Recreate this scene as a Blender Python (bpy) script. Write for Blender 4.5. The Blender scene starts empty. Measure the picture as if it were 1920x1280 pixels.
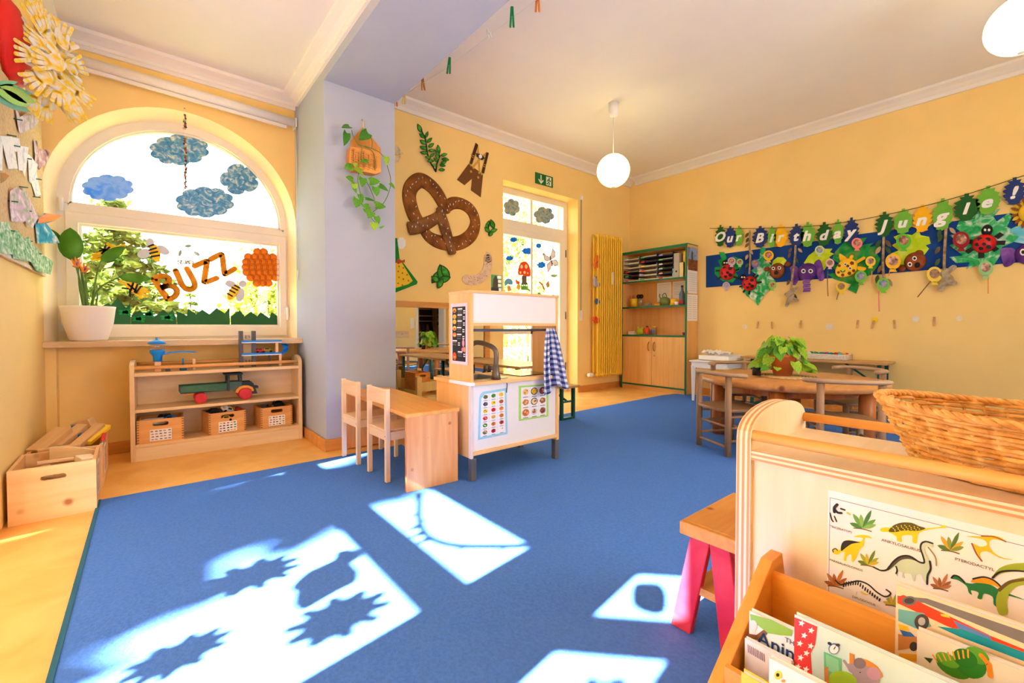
import bpy, math, random
import numpy as np
from mathutils import Vector, Matrix
R = math.radians
SC = bpy.context.scene
COL = SC.collection
# ---------------------------------------------------------------- camera, sky, sun, exposure
CAM_H, FPX, PITCH, AZ, HZ = 0.889, 827.0, R(1.2), math.atan2(1000, 827), 613.0
CYP = HZ + FPX * math.tan(PITCH)
cd = bpy.data.cameras.new('camera'); cam = bpy.data.objects.new('camera', cd); COL.objects.link(cam)
cd.sensor_width = 36; cd.lens = FPX / 1920 * 36; cd.clip_start = 0.02; cd.clip_end = 300
cd.shift_y = (CYP - 640) / 1920
cam.location = (0, 0, CAM_H); cam.rotation_euler = (math.pi / 2 - PITCH, 0, AZ - math.pi / 2)
SC.camera = cam
SKY = 7.0
w = bpy.data.worlds.new('sky'); SC.world = w; w.use_nodes = True
bg = w.node_tree.nodes['Background']; bg.inputs[0].default_value = (0.93, 0.97, 1.0, 1); bg.inputs[1].default_value = SKY
SUN = Vector((0.98, 0.15, -0.742)).normalized()
sl = bpy.data.lights.new('sun', 'SUN'); sl.energy = 115; sl.angle = R(0.5); sl.color = (1, 0.95, 0.86)
so = bpy.data.objects.new('sun', sl); COL.objects.link(so); so.rotation_euler = SUN.to_track_quat('-Z', 'Y').to_euler()
so.location = (-12, -2, 10)
def portal(name, loc, rot, sx, sy):
    l = bpy.data.lights.new(name, 'AREA'); l.shape = 'RECTANGLE'; l.size = sx; l.size_y = sy; l.cycles.is_portal = True
    o = bpy.data.objects.new(name, l); COL.objects.link(o); o.location = loc; o.rotation_euler = rot
portal('portal_arch', (0.24, 4.46, 1.62), (R(-90), 0, 0), 1.5, 1.75)
portal('portal_door', (3.86, 4.46, 1.3), (R(-90), 0, 0), 1.3, 2.65)
portal('portal_rear_fill', (2.75, -1.47, 1.6), (R(90), 0, 0), 2.3, 1.4)
portal('portal_bay', (-1.98, 1.69, 1.2), (0, R(-90), 0), 2.5, 1.9)
SC.view_settings.view_transform = 'Standard'; SC.view_settings.look = 'None'
SC.view_settings.exposure = 0.06; SC.view_settings.gamma = 1; SC.view_settings.use_curve_mapping = False
SC.cycles.max_bounces = 10; SC.cycles.diffuse_bounces = 6; SC.cycles.glossy_bounces = 4
SC.cycles.transparent_max_bounces = 24; SC.cycles.transmission_bounces = 6
SC.cycles.use_denoising = True; SC.cycles.sample_clamp_indirect = 12
SC.cycles.caustics_reflective = False; SC.cycles.caustics_refractive = False

# ---------------------------------------------------------------- geometry of the view (to turn measured points into places on known planes)
_f0 = Vector((math.cos(AZ), math.sin(AZ), 0)); _rt = Vector((math.sin(AZ), -math.cos(AZ), 0)); _u0 = Vector((0, 0, 1))
_fw = _f0 * math.cos(PITCH) - _u0 * math.sin(PITCH); _up = _u0 * math.cos(PITCH) + _f0 * math.sin(PITCH)
C0 = Vector((0, 0, CAM_H))
def ray(u, v): return _fw + _rt * ((u - 960) / FPX) - _up * ((v - CYP) / FPX)
def onz(u, v, z=0.0): r = ray(u, v); return C0 + r * ((z - CAM_H) / r.z)
def ony(u, v, y): r = ray(u, v); return C0 + r * (y / r.y)
def onx(u, v, x): r = ray(u, v); return C0 + r * (x / r.x)
class Frame:                      # a plane: a to the viewer's right, b up, d out of the surface
    def __init__(s, o, ex, n, ey=(0, 0, 1)): s.o, s.ex, s.ey, s.n = Vector(o), Vector(ex).normalized(), Vector(ey).normalized(), Vector(n).normalized()
    def p(s, a, b, d=0.0): return s.o + s.ex * a + s.ey * b + s.n * d
    def px(s, u, v, d=0.0):
        r = ray(u, v); o = s.o + s.n * d; t = (o - C0).dot(s.n) / r.dot(s.n); q = C0 + r * t - o
        return (q.dot(s.ex), q.dot(s.ey))
    def pxs(s, pts, d=0.0): return [s.px(u, v, d) for u, v in pts]
YB, XL, XR = 4.05, -0.505, 5.67
BW = Frame((0, YB, 0), (1, 0, 0), (0, -1, 0))
RW = Frame((XR, 0, 0), (0, -1, 0), (-1, 0, 0))
LW = Frame((XL, 0, 0), (0, 1, 0), (1, 0, 0))
WG = Frame((0, 4.232, 0), (1, 0, 0), (0, -1, 0))     # glass of the arched window
DG = Frame((0, 4.27, 0), (1, 0, 0), (0, -1, 0))      # glass of the terrace door
PF = Frame((0, 3.265, 0), (1, 0, 0), (0, -1, 0))     # front of the pillar
TOP = lambda z: Frame((0, 0, z), (1, 0, 0), (0, 0, 1), (0, 1, 0))

# ---------------------------------------------------------------- materials
def lin(c): return tuple(((x / 255) / 12.92 if x / 255 <= .04045 else ((x / 255 + .055) / 1.055) ** 2.4) for x in c[:3]) + (1,)
MATS = {}
def nmat(name):
    m = bpy.data.materials.new(name); m.use_nodes = True; MATS[name] = m
    return m, m.node_tree, m.node_tree.nodes, m.node_tree.links, m.node_tree.nodes['Principled BSDF']
def plain(name, c, rough=.6, var=.05, scale=12, bump=0., metal=0., spec=.3, trans=0.):
    if name in MATS: return MATS[name]
    m, t, n, l, b = nmat(name)
    b.inputs['Roughness'].default_value = rough; b.inputs['Metallic'].default_value = metal; b.inputs['Specular IOR Level'].default_value = spec
    tc = n.new('ShaderNodeTexCoord'); nz = n.new('ShaderNodeTexNoise'); nz.inputs['Scale'].default_value = scale; nz.inputs['Detail'].default_value = 4
    l.new(tc.outputs['Object'], nz.inputs['Vector'])
    rp = n.new('ShaderNodeValToRGB'); k = lin(c)
    rp.color_ramp.elements[0].position = .3; rp.color_ramp.elements[1].position = .7
    rp.color_ramp.elements[0].color = tuple(x * (1 - var) for x in k[:3]) + (1,); rp.color_ramp.elements[1].color = tuple(min(1, x * (1 + var)) for x in k[:3]) + (1,)
    l.new(nz.outputs['Fac'], rp.inputs['Fac']); l.new(rp.outputs['Color'], b.inputs['Base Color'])
    if bump:
        bp = n.new('ShaderNodeBump'); bp.inputs['Strength'].default_value = bump; bp.inputs['Distance'].default_value = .01
        l.new(nz.outputs['Fac'], bp.inputs['Height']); l.new(bp.outputs['Normal'], b.inputs['Normal'])
    if trans: b.inputs['Transmission Weight'].default_value = trans
    return m
def mottle(name, cols, scale=20, rough=.8, detail=3, dist=.6, stretch=(1, 1, 1)):
    if name in MATS: return MATS[name]
    m, t, n, l, b = nmat(name); b.inputs['Roughness'].default_value = rough; b.inputs['Specular IOR Level'].default_value = .2
    tc = n.new('ShaderNodeTexCoord'); mp = n.new('ShaderNodeMapping'); mp.inputs['Scale'].default_value = stretch
    nz = n.new('ShaderNodeTexNoise'); nz.inputs['Scale'].default_value = scale; nz.inputs['Detail'].default_value = detail; nz.inputs['Distortion'].default_value = dist
    l.new(tc.outputs['Object'], mp.inputs['Vector']); l.new(mp.outputs['Vector'], nz.inputs['Vector'])
    rp = n.new('ShaderNodeValToRGB'); cr = rp.color_ramp
    while len(cr.elements) < len(cols): cr.elements.new(.5)
    for i, c in enumerate(cols):
        cr.elements[i].position = .3 + .4 * i / (len(cols) - 1); cr.elements[i].color = lin(c)
    l.new(nz.outputs['Fac'], rp.inputs['Fac']); l.new(rp.outputs['Color'], b.inputs['Base Color'])
    return m
def wood(name, c1, c2, axis='X', scale=6, rough=.45, knots=None, spec=.3):
    if name in MATS: return MATS[name]
    m, t, n, l, b = nmat(name); b.inputs['Roughness'].default_value = rough; b.inputs['Specular IOR Level'].default_value = spec
    tc = n.new('ShaderNodeTexCoord'); mp = n.new('ShaderNodeMapping')
    s = {'X': (.12, 1.6, 1.6), 'Y': (1.6, .12, 1.6), 'Z': (1.6, 1.6, .12)}[axis]; mp.inputs['Scale'].default_value = s
    nz = n.new('ShaderNodeTexNoise'); nz.inputs['Scale'].default_value = scale * 4; nz.inputs['Detail'].default_value = 8; nz.inputs['Distortion'].default_value = .8
    n2 = n.new('ShaderNodeTexNoise'); n2.inputs['Scale'].default_value = scale * 1.2; n2.inputs['Detail'].default_value = 3
    l.new(tc.outputs['Object'], mp.inputs['Vector']); l.new(mp.outputs['Vector'], nz.inputs['Vector']); l.new(mp.outputs['Vector'], n2.inputs['Vector'])
    ad = n.new('ShaderNodeMath'); ad.operation = 'ADD'; l.new(nz.outputs['Fac'], ad.inputs[0]); l.new(n2.outputs['Fac'], ad.inputs[1])
    ml = n.new('ShaderNodeMath'); ml.operation = 'MULTIPLY'; ml.inputs[1].default_value = .5; l.new(ad.outputs[0], ml.inputs[0])
    rp = n.new('ShaderNodeValToRGB'); rp.color_ramp.elements[0].position = .34; rp.color_ramp.elements[1].position = .64
    rp.color_ramp.elements[0].color = lin(c1); rp.color_ramp.elements[1].color = lin(c2)
    l.new(ml.outputs[0], rp.inputs['Fac']); out = rp.outputs['Color']
    if knots:
        vo = n.new('ShaderNodeTexVoronoi'); vo.inputs['Scale'].default_value = knots; l.new(tc.outputs['Object'], vo.inputs['Vector'])
        r2 = n.new('ShaderNodeValToRGB'); r2.color_ramp.elements[0].position = .05; r2.color_ramp.elements[1].position = .13
        r2.color_ramp.elements[0].color = lin((150, 84, 40)); r2.color_ramp.elements[1].color = (1, 1, 1, 1)
        l.new(vo.outputs['Distance'], r2.inputs['Fac'])
        mx = n.new('ShaderNodeMixRGB'); mx.blend_type = 'MULTIPLY'; mx.inputs[0].default_value = .8; l.new(out, mx.inputs[1]); l.new(r2.outputs['Color'], mx.inputs[2]); out = mx.outputs[0]
    l.new(out, b.inputs['Base Color'])
    return m
def emis(name, c, s):
    if name in MATS: return MATS[name]
    m, t, n, l, b = nmat(name); b.inputs['Base Color'].default_value = lin(c); b.inputs['Emission Color'].default_value = lin(c); b.inputs['Emission Strength'].default_value = s
    return m
def glass(name, tint=(1, 1, 1), gl=.05, rough=.0):
    if name in MATS: return MATS[name]
    m = bpy.data.materials.new(name); m.use_nodes = True; MATS[name] = m; t = m.node_tree; n = t.nodes; l = t.links; n.clear()
    o = n.new('ShaderNodeOutputMaterial'); tr = n.new('ShaderNodeBsdfTransparent'); tr.inputs[0].default_value = tint + (1,)
    g = n.new('ShaderNodeBsdfGlossy'); g.inputs['Roughness'].default_value = rough; mx = n.new('ShaderNodeMixShader'); mx.inputs[0].default_value = gl
    l.new(tr.outputs[0], mx.inputs[1]); l.new(g.outputs[0], mx.inputs[2]); l.new(mx.outputs[0], o.inputs[0])
    return m
def mirror_mat(name):
    m = bpy.data.materials.new(name); m.use_nodes = True; MATS[name] = m; b = m.node_tree.nodes['Principled BSDF']
    b.inputs['Base Color'].default_value = (.9, .91, .9, 1); b.inputs['Metallic'].default_value = 1; b.inputs['Roughness'].default_value = .01
    return m
def ply(name, a, bcol, axis=2, freq=150):     # plywood edge: thin stripes across one axis
    if name in MATS: return MATS[name]
    m, t, n, l, b = nmat(name); b.inputs['Roughness'].default_value = .45
    tc = n.new('ShaderNodeTexCoord'); sp = n.new('ShaderNodeSeparateXYZ'); l.new(tc.outputs['Object'], sp.inputs[0])
    mu = n.new('ShaderNodeMath'); mu.operation = 'MULTIPLY'; mu.inputs[1].default_value = freq; l.new(sp.outputs[axis], mu.inputs[0])
    fr = n.new('ShaderNodeMath'); fr.operation = 'PINGPONG'; fr.inputs[1].default_value = 1; l.new(mu.outputs[0], fr.inputs[0])
    rp = n.new('ShaderNodeValToRGB'); rp.color_ramp.elements[0].position = .4; rp.color_ramp.elements[1].position = .6
    rp.color_ramp.elements[0].color = lin(a); rp.color_ramp.elements[1].color = lin(bcol); l.new(fr.outputs[0], rp.inputs['Fac']); l.new(rp.outputs['Color'], b.inputs['Base Color'])
    return m
def checker(name, c1, c2, c3, s):
    m, t, n, l, b = nmat(name); b.inputs['Roughness'].default_value = .9
    tc = n.new('ShaderNodeTexCoord'); sp = n.new('ShaderNodeSeparateXYZ'); l.new(tc.outputs['UV'], sp.inputs[0]); hs = []
    for i in (0, 1):
        mu = n.new('ShaderNodeMath'); mu.operation = 'MULTIPLY'; mu.inputs[1].default_value = s; l.new(sp.outputs[i], mu.inputs[0])
        md = n.new('ShaderNodeMath'); md.operation = 'FRACT'; l.new(mu.outputs[0], md.inputs[0])
        g = n.new('ShaderNodeMath'); g.operation = 'GREATER_THAN'; g.inputs[1].default_value = .5; l.new(md.outputs[0], g.inputs[0]); hs.append(g)
    ad = n.new('ShaderNodeMath'); ad.operation = 'ADD'; l.new(hs[0].outputs[0], ad.inputs[0]); l.new(hs[1].outputs[0], ad.inputs[1])
    h = n.new('ShaderNodeMath'); h.operation = 'MULTIPLY'; h.inputs[1].default_value = .5; l.new(ad.outputs[0], h.inputs[0])
    rp = n.new('ShaderNodeValToRGB'); rp.color_ramp.interpolation = 'CONSTANT'; cr = rp.color_ramp; cr.elements.new(.3)
    cr.elements[0].position = 0; cr.elements[0].color = lin(c1); cr.elements[1].position = .3; cr.elements[1].color = lin(c2); cr.elements[2].position = .75; cr.elements[2].color = lin(c3)
    l.new(h.outputs[0], rp.inputs['Fac']); l.new(rp.outputs['Color'], b.inputs['Base Color'])
    return m
def translucent(m, k):        # paper and leaves let some light through
    t = m.node_tree; n = t.nodes; l = t.links; b = n['Principled BSDF']; o = n['Material Output']; tr = n.new('ShaderNodeBsdfTranslucent'); mx = n.new('ShaderNodeMixShader'); mx.inputs[0].default_value = k
    if b.inputs['Base Color'].links: l.new(b.inputs['Base Color'].links[0].from_socket, tr.inputs[0])
    l.new(b.outputs[0], mx.inputs[1]); l.new(tr.outputs[0], mx.inputs[2]); l.new(mx.outputs[0], o.inputs[0])
def col(c, rough=.6):          # plain colour from an sRGB triple
    return plain('colour_%d_%d_%d_%d' % (c[0], c[1], c[2], int(rough * 100)), c, rough, .06, 25)

# ---------------------------------------------------------------- mesh builder
WM = {}
class MB:
    def __init__(s): s.v = []; s.f = []; s.m = []; s.mats = []; s.uv = None; s.sm = []
    def mi(s, m):
        if m not in s.mats: s.mats.append(m)
        return s.mats.index(m)
    def add(s, vs, fs, m=None, smooth=False):
        o = len(s.v); s.v += [tuple(x) for x in vs]
        k = s.mi(m) if m is not None else 0
        for f in fs: s.f.append(tuple(o + i for i in f)); s.m.append(k); s.sm.append(smooth)
        return s
    def box(s, x0, x1, y0, y1, z0, z1, m=None):
        vs = [(x, y, z) for z in (z0, z1) for y in (y0, y1) for x in (x0, x1)]
        return s.add(vs, [(0, 2, 3, 1), (4, 5, 7, 6), (0, 1, 5, 4), (2, 6, 7, 3), (0, 4, 6, 2), (1, 3, 7, 5)], m)
    def obox(s, c, size, mat3, m=None):      # oriented box
        c = Vector(c); h = [x / 2 for x in size]
        vs = [c + mat3 @ Vector((x * h[0], y * h[1], z * h[2])) for z in (-1, 1) for y in (-1, 1) for x in (-1, 1)]
        return s.add(vs, [(0, 2, 3, 1), (4, 5, 7, 6), (0, 1, 5, 4), (2, 6, 7, 3), (0, 4, 6, 2), (1, 3, 7, 5)], m)
    def bar(s, a, b, wx, wz, m=None, up=(0, 0, 1)):
        a, b = Vector(a), Vector(b); d = (b - a); L = d.length; d.normalize(); u = Vector(up)
        if abs(d.dot(u)) > .95: u = Vector((1, 0, 0))
        x = d.cross(u).normalized(); z = x.cross(d)
        return s.obox((a + b) / 2, (wx, L, wz), Matrix((x, d, z)).transposed(), m)
    def prism(s, pts, vec, m=None, smooth=False):   # polygon of 3-D points swept along vec
        n = len(pts); vec = Vector(vec); a = [Vector(p) for p in pts]; b = [p + vec for p in a]
        nrm = Vector((0, 0, 0))
        for i in range(n): nrm += a[i].cross(a[(i + 1) % n])
        if nrm.dot(vec) > 0: a.reverse(); b.reverse()
        s.add(a + b, [tuple(range(n)), tuple(range(2 * n - 1, n - 1, -1))], m)
        o = len(s.v) - 2 * n; k = s.m[-1]
        for i in range(n):
            j = (i + 1) % n; s.f.append((o + j, o + i, o + n + i, o + n + j)); s.m.append(k); s.sm.append(smooth)
        return s
    def poly(s, F, pts, d0, d1, m=None): return s.prism([F.p(a, b, d0) for a, b in pts], F.n * (d1 - d0), m)
    def ring(s, F, outer, inner, d0, d1, m=None, closed=True):
        n = len(outer); A = [F.p(a, b, d1) for a, b in outer]; B = [F.p(a, b, d1) for a, b in inner]
        A2 = [F.p(a, b, d0) for a, b in outer]; B2 = [F.p(a, b, d0) for a, b in inner]; fs = []
        for i in range(n if closed else n - 1):
            j = (i + 1) % n
            fs += [(i, j, n + j, n + i), (2 * n + j, 2 * n + i, 3 * n + i, 3 * n + j), (j, i, 2 * n + i, 2 * n + j), (n + i, n + j, 3 * n + j, 3 * n + i)]
        return s.add(A + B + A2 + B2, fs, m)
    def tube(s, pts, r, n=8, m=None, cap=True, smooth=True):
        P = [Vector(p) for p in pts]; k = len(P); rs = r if isinstance(r, (list, tuple)) else [r] * k
        vs = []; ref = None
        for i in range(k):
            d = (P[min(i + 1, k - 1)] - P[max(i - 1, 0)]).normalized()
            if ref is None:
                ref = Vector((0, 0, 1)) if abs(d.z) < .9 else Vector((1, 0, 0))
            x = d.cross(ref)
            if x.length < 1e-4: x = d.orthogonal()
            x.normalize(); y = d.cross(x).normalized(); ref = -y if False else ref
            ref = x.cross(d)
            for j in range(n):
                a = 2 * math.pi * j / n; vs.append(P[i] + (x * math.cos(a) + y * math.sin(a)) * rs[i])
        fs = [(i * n + j, i * n + (j + 1) % n, (i + 1) * n + (j + 1) % n, (i + 1) * n + j) for i in range(k - 1) for j in range(n)]
        s.add(vs, fs, m, smooth)
        if cap:
            o = len(s.v) - len(vs); kk = s.m[-1]
            s.f.append(tuple(o + j for j in range(n - 1, -1, -1))); s.m.append(kk); s.sm.append(False)
            s.f.append(tuple(o + (k - 1) * n + j for j in range(n))); s.m.append(kk); s.sm.append(False)
        return s
    def lathe(s, prof, c=(0, 0, 0), n=24, m=None, axis=(0, 0, 1), smooth=True, sx=1., sy=1.):
        ax = Vector(axis).normalized(); x = ax.orthogonal().normalized() if abs(ax.z) < .99 else Vector((1, 0, 0)); y = ax.cross(x); c = Vector(c)
        k = len(prof); vs = []
        for r, h in prof:
            for j in range(n):
                a = 2 * math.pi * j / n; vs.append(c + ax * h + (x * math.cos(a) * sx + y * math.sin(a) * sy) * r)
        fs = [(i * n + j, i * n + (j + 1) % n, (i + 1) * n + (j + 1) % n, (i + 1) * n + j) for i in range(k - 1) for j in range(n)]
        s.add(vs, fs, m, smooth); o = len(s.v) - len(vs); kk = s.m[-1]
        if prof[0][0] > 1e-6: s.f.append(tuple(o + j for j in range(n - 1, -1, -1))); s.m.append(kk); s.sm.append(False)
        if prof[-1][0] > 1e-6: s.f.append(tuple(o + (k - 1) * n + j for j in range(n))); s.m.append(kk); s.sm.append(False)
        return s
    def ell(s, c, r, m=None, n=16, k=10, rot=None):      # ellipsoid
        c = Vector(c); rot = rot or Matrix.Identity(3); vs = []
        for i in range(k + 1):
            t = math.pi * i / k
            for j in range(n):
                a = 2 * math.pi * j / n
                vs.append(c + rot @ Vector((r[0] * math.sin(t) * math.cos(a), r[1] * math.sin(t) * math.sin(a), r[2] * math.cos(t))))
        fs = [((i + 1) * n + j, (i + 1) * n + (j + 1) % n, i * n + (j + 1) % n, i * n + j) for i in range(k) for j in range(n)]
        return s.add(vs, fs, m, True)
    def disc(s, F, a, b, r, d0, d1, m=None, n=18, ry=None, rot=0.):
        ry = ry or r; c, q = math.cos(rot), math.sin(rot)
        return s.poly(F, [(a + r * math.cos(t) * c - ry * math.sin(t) * q, b + r * math.cos(t) * q + ry * math.sin(t) * c) for t in [2 * math.pi * i / n for i in range(n)]], d0, d1, m)
    def stroke(s, F, pts, wd, d0, d1, m=None, caps=True):
        for i in range(len(pts) - 1):
            a, b = Vector(pts[i]), Vector(pts[i + 1]); d = b - a
            if d.length < 1e-6: continue
            d.normalize(); nn = Vector((-d.y, d.x)) * wd / 2
            s.poly(F, [tuple(a + nn), tuple(b + nn), tuple(b - nn), tuple(a - nn)], d0, d1, m)
        if caps:
            for p in pts: s.disc(F, p[0], p[1], wd / 2, d0, d1 - 1e-5, m, 10)
        return s
    def text(s, F, st, a, b, size, d, m=None, shear=0., align='CENTER', sx=1., ext=.0004, bold=0.):
        vs, fs = textmesh(st, align)
        return s.add([F.p(a + (x + y * shear) * size * sx, b + y * size, d) for x, y in vs], fs, m)
    def build(s, name, mats=None, parent=None, world=False, bevel=0., seg=2, solid=0., sub=0, kind=None, label=None):
        me = bpy.data.meshes.new(name)
        vs = s.v
        if parent is not None and world:
            inv = WM[parent.name].inverted(); vs = [tuple(inv @ Vector(v)) for v in vs]
        me.from_pydata(vs, [], s.f); 
        if s.mats:
            for m in s.mats: me.materials.append(m)
            me.polygons.foreach_set('material_index', s.m)
        else: me.materials.append(mats)
        me.polygons.foreach_set('use_smooth', s.sm)
        if s.uv:
            ul = me.uv_layers.new(name='UVMap')
            for lp in me.loops: ul.data[lp.index].uv = s.uv[lp.vertex_index]
        me.update()
        o = bpy.data.objects.new(name, me); COL.objects.link(o)
        if parent is not None: o.parent = parent; WM[o.name] = WM[parent.name]
        else: WM[o.name] = Matrix.Identity(4)
        if bevel:
            b = o.modifiers.new('bevel', 'BEVEL'); b.width = bevel; b.segments = seg; b.limit_method = 'ANGLE'; b.angle_limit = R(40)
        if solid:
            b = o.modifiers.new('solid', 'SOLIDIFY'); b.thickness = solid; b.offset = 0
        if sub:
            b = o.modifiers.new('sub', 'SUBSURF'); b.levels = sub; b.render_levels = sub
        if kind: o['kind'] = kind
        if label: o['label'] = label
        return o
_TX = {}
def textmesh(st, align):
    k = (st, align)
    if k not in _TX:
        cu = bpy.data.curves.new('txt', 'FONT'); cu.body = st; cu.align_x = align; cu.align_y = 'CENTER'; cu.size = 1; cu.resolution_u = 3; cu.offset = .012
        o = bpy.data.objects.new('txt', cu); COL.objects.link(o)
        dg = bpy.context.evaluated_depsgraph_get(); me = bpy.data.meshes.new_from_object(o.evaluated_get(dg))
        _TX[k] = ([(v.co.x, v.co.y) for v in me.vertices], [tuple(p.vertices) for p in me.polygons])
        bpy.data.meshes.remove(me); bpy.data.objects.remove(o); bpy.data.curves.remove(cu)
    return _TX[k]
def tag(o, label, cat, group=None, kind=None):
    o['label'] = label; o['category'] = cat
    if group: o['group'] = group
    if kind: o['kind'] = kind
    return o
def thing(name, label, cat, loc=(0, 0, 0), rz=0., group=None):
    o = bpy.data.objects.new(name, None); COL.objects.link(o); o.empty_display_size = .05
    o.location = loc; o.rotation_euler = (0, 0, rz); WM[o.name] = Matrix.Translation(loc) @ Matrix.Rotation(rz, 4, 'Z')
    return tag(o, label, cat, group)
def struct(o): o['kind'] = 'structure'; return o
def sroot(name, loc=(0, 0, 0)):
    o = bpy.data.objects.new(name, None); COL.objects.link(o); o.location = loc; o.empty_display_size = .05
    WM[o.name] = Matrix.Translation(loc); o['kind'] = 'structure'; return o
def dup(root, loc, rz, label, group=None):
    r = root.copy(); COL.objects.link(r); r.location = loc; r.rotation_euler = (0, 0, rz); r['label'] = label
    WM[r.name] = Matrix.Translation(loc) @ Matrix.Rotation(rz, 4, 'Z')
    if group: r['group'] = group
    def rec(o, n):
        for ch in list(o.children):
            c = ch.copy(); COL.objects.link(c); c.parent = n; WM[c.name] = WM[n.name]; rec(ch, c)
    rec(root, r); return r
def inst(me_obj, parent, loc, rot=(0, 0, 0), sc=(1, 1, 1), name=None):      # another object that shares the mesh of me_obj
    o = me_obj.copy(); o.name = name or me_obj.name.split('.')[0]; COL.objects.link(o); o.parent = parent; o.location = loc; o.rotation_euler = rot; o.scale = sc
    return o
def smooth(pts, k=4, closed=True):
    out = []; n = len(pts)
    for i in range(n if closed else n - 1):
        g = lambda j: pts[j % n] if closed else pts[max(0, min(n - 1, j))]
        p0, p1, p2, p3 = g(i - 1), g(i), g(i + 1), g(i + 2)
        for q in range(k):
            t = q / k
            out.append(tuple(.5 * ((2 * p1[d]) + (-p0[d] + p2[d]) * t + (2 * p0[d] - 5 * p1[d] + 4 * p2[d] - p3[d]) * t * t + (-p0[d] + 3 * p1[d] - 3 * p2[d] + p3[d]) * t ** 3) for d in range(len(p1))))
    if not closed: out.append(tuple(pts[-1]))
    return out
def scallop(cx, cy, rx, ry, n=9, amp=.16, ph=0., k=10):
    out = []
    for i in range(n * k):
        t = 2 * math.pi * i / (n * k); r = 1 - amp + amp * 1.3 * math.sqrt(abs(math.sin(n * t / 2 + (ph if n % 2 == 0 else 0)))); out.append((cx + rx * r * math.cos(t), cy + ry * r * math.sin(t)))
    return out
def ellp(cx, cy, rx, ry, n=20, rot=0.):
    c, q = math.cos(rot), math.sin(rot)
    return [(cx + rx * math.cos(t) * c - ry * math.sin(t) * q, cy + rx * math.cos(t) * q + ry * math.sin(t) * c) for t in [2 * math.pi * i / n for i in range(n)]]
def leafpoly(cx, cy, w, h, rot=0., n=7):      # pointed leaf outline, tip up before rotation
    pts = [(w / 2 * math.sin(math.pi * i / n) ** .8 * (1.1 - .3 * i / n), -h / 2 + h * i / n) for i in range(n + 1)] + [(-w / 2 * math.sin(math.pi * i / n) ** .8 * (1.1 - .3 * i / n), -h / 2 + h * i / n) for i in range(n - 1, 0, -1)]
    c, q = math.cos(rot), math.sin(rot)
    return [(cx + x * c - y * q, cy + x * q + y * c) for x, y in pts]
random.seed(7)
# ---------------------------------------------------------------- shared materials
WALL = plain('wall_yellow', (247, 214, 140), .85, .025, 3, .03, spec=.15)
CEIL = plain('ceiling_white', (238, 233, 226), .9, .015, 3, spec=.1)
PILL = plain('pillar_blue_grey', (172, 180, 197), .85, .02, 4, .03, spec=.15)
PVC = plain('window_frame_white', (238, 230, 216), .35, .01)
LINO = mottle('linoleum_orange', [(232, 170, 88), (240, 184, 100), (247, 196, 116)], 5, .32, 6)
BASEB = wood('baseboard_wood', (196, 128, 56), (222, 158, 84), 'X', 5)
BEECHX = wood('beech_x', (216, 178, 128), (236, 206, 160), 'X', 5)
BEECHY = wood('beech_y', (216, 178, 128), (236, 206, 160), 'Y', 5)
BEECHZ = wood('beech_z', (216, 178, 128), (236, 206, 160), 'Z', 5)
MAPLE = wood('maple_z', (232, 208, 168), (244, 226, 192), 'Z', 4, .4)
MAPLEX = wood('maple_x', (226, 200, 158), (240, 220, 184), 'X', 4, .4)
BEAMX = wood('rail_beech_x', (214, 150, 88), (232, 176, 112), 'X', 5)
BEAMY = wood('rail_beech_y', (222, 150, 66), (238, 176, 92), 'Y', 5)
PINEX = wood('pine_x', (224, 168, 104), (240, 196, 136), 'X', 4, .4, 4.2)
PINEY = wood('pine_y', (212, 138, 62), (234, 170, 90), 'Y', 4, .35, 5)
PINEZ = wood('pine_z', (204, 132, 74), (230, 170, 110), 'Z', 4, .4, 9.0)
PALEZ = wood('pale_pine_z', (232, 192, 146), (245, 216, 176), 'Z', 5, .5)
PALEX = wood('pale_pine_x', (232, 190, 140), (245, 214, 172), 'X', 5, .5)
PALEY = wood('pale_pine_y', (232, 192, 146), (245, 216, 176), 'Y', 5, .5)
WHITE = plain('white_lacquer', (240, 238, 236), .4, .01)
PAPER = plain('paper_white', (244, 242, 240), .8, .01)
BLACK = plain('black', (26, 25, 26), .6, .1)
DARKM = plain('dark_metal', (74, 74, 78), .35, .05, metal=.6)
STEEL = plain('steel', (190, 188, 184), .3, .03, metal=.9)
GRNMET = plain('green_metal', (20, 86, 74), .45, .05)
GLASS = glass('window_glass'); CLEAR = glass('clear_plastic', (.93, .95, .96), .12, .05)
LEAFG = mottle('leaf_green', [(58, 120, 30), (92, 160, 44), (130, 186, 70)], 14, .4)
LEAFD = mottle('leaf_dark_green', [(40, 96, 28), (66, 128, 40), (92, 152, 56)], 14, .4)
LEAFY = mottle('leaf_lime', [(96, 158, 30), (150, 196, 46), (196, 218, 86)], 16, .4)
STEM = plain('stem_green', (92, 122, 52), .6, .1)
# ---------------------------------------------------------------- room shell
struct(MB().box(-2.1, 5.9, -1.45, 4.45, -.12, 0).build('floor', LINO))
o = MB()
cxa, Ra, zs = .2375, .7425, 1.725
arc = [(cxa - Ra * math.cos(math.pi * i / 32), zs + Ra * math.sin(math.pi * i / 32)) for i in range(33)]
for i in range(32):          # wall above the arch, in strips
    a, b = arc[i], arc[i + 1]
    o.prism([(a[0], YB, a[1]), (b[0], YB, b[1]), (b[0], YB, 3.1), (a[0], YB, 3.1)], (0, .4, 0))
o.box(XL - .12, .98, 4.15, 4.45, 0, .755)
o.box(.98, 3.215, YB, 4.45, 0, 3.1); o.box(3.215, 4.505, YB, 4.45, 2.605, 3.1); o.box(4.505, 5.9, YB, 4.45, 0, 3.1)
struct(o.build('wall_back', WALL))
struct(MB().box(XL - .3, XL, 2.76, 4.45, 0, 3.1).build('wall_left', WALL))
struct(MB().box(XR, XR + .2, -1.45, YB, 0, 3.1).build('wall_right', WALL))
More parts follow.
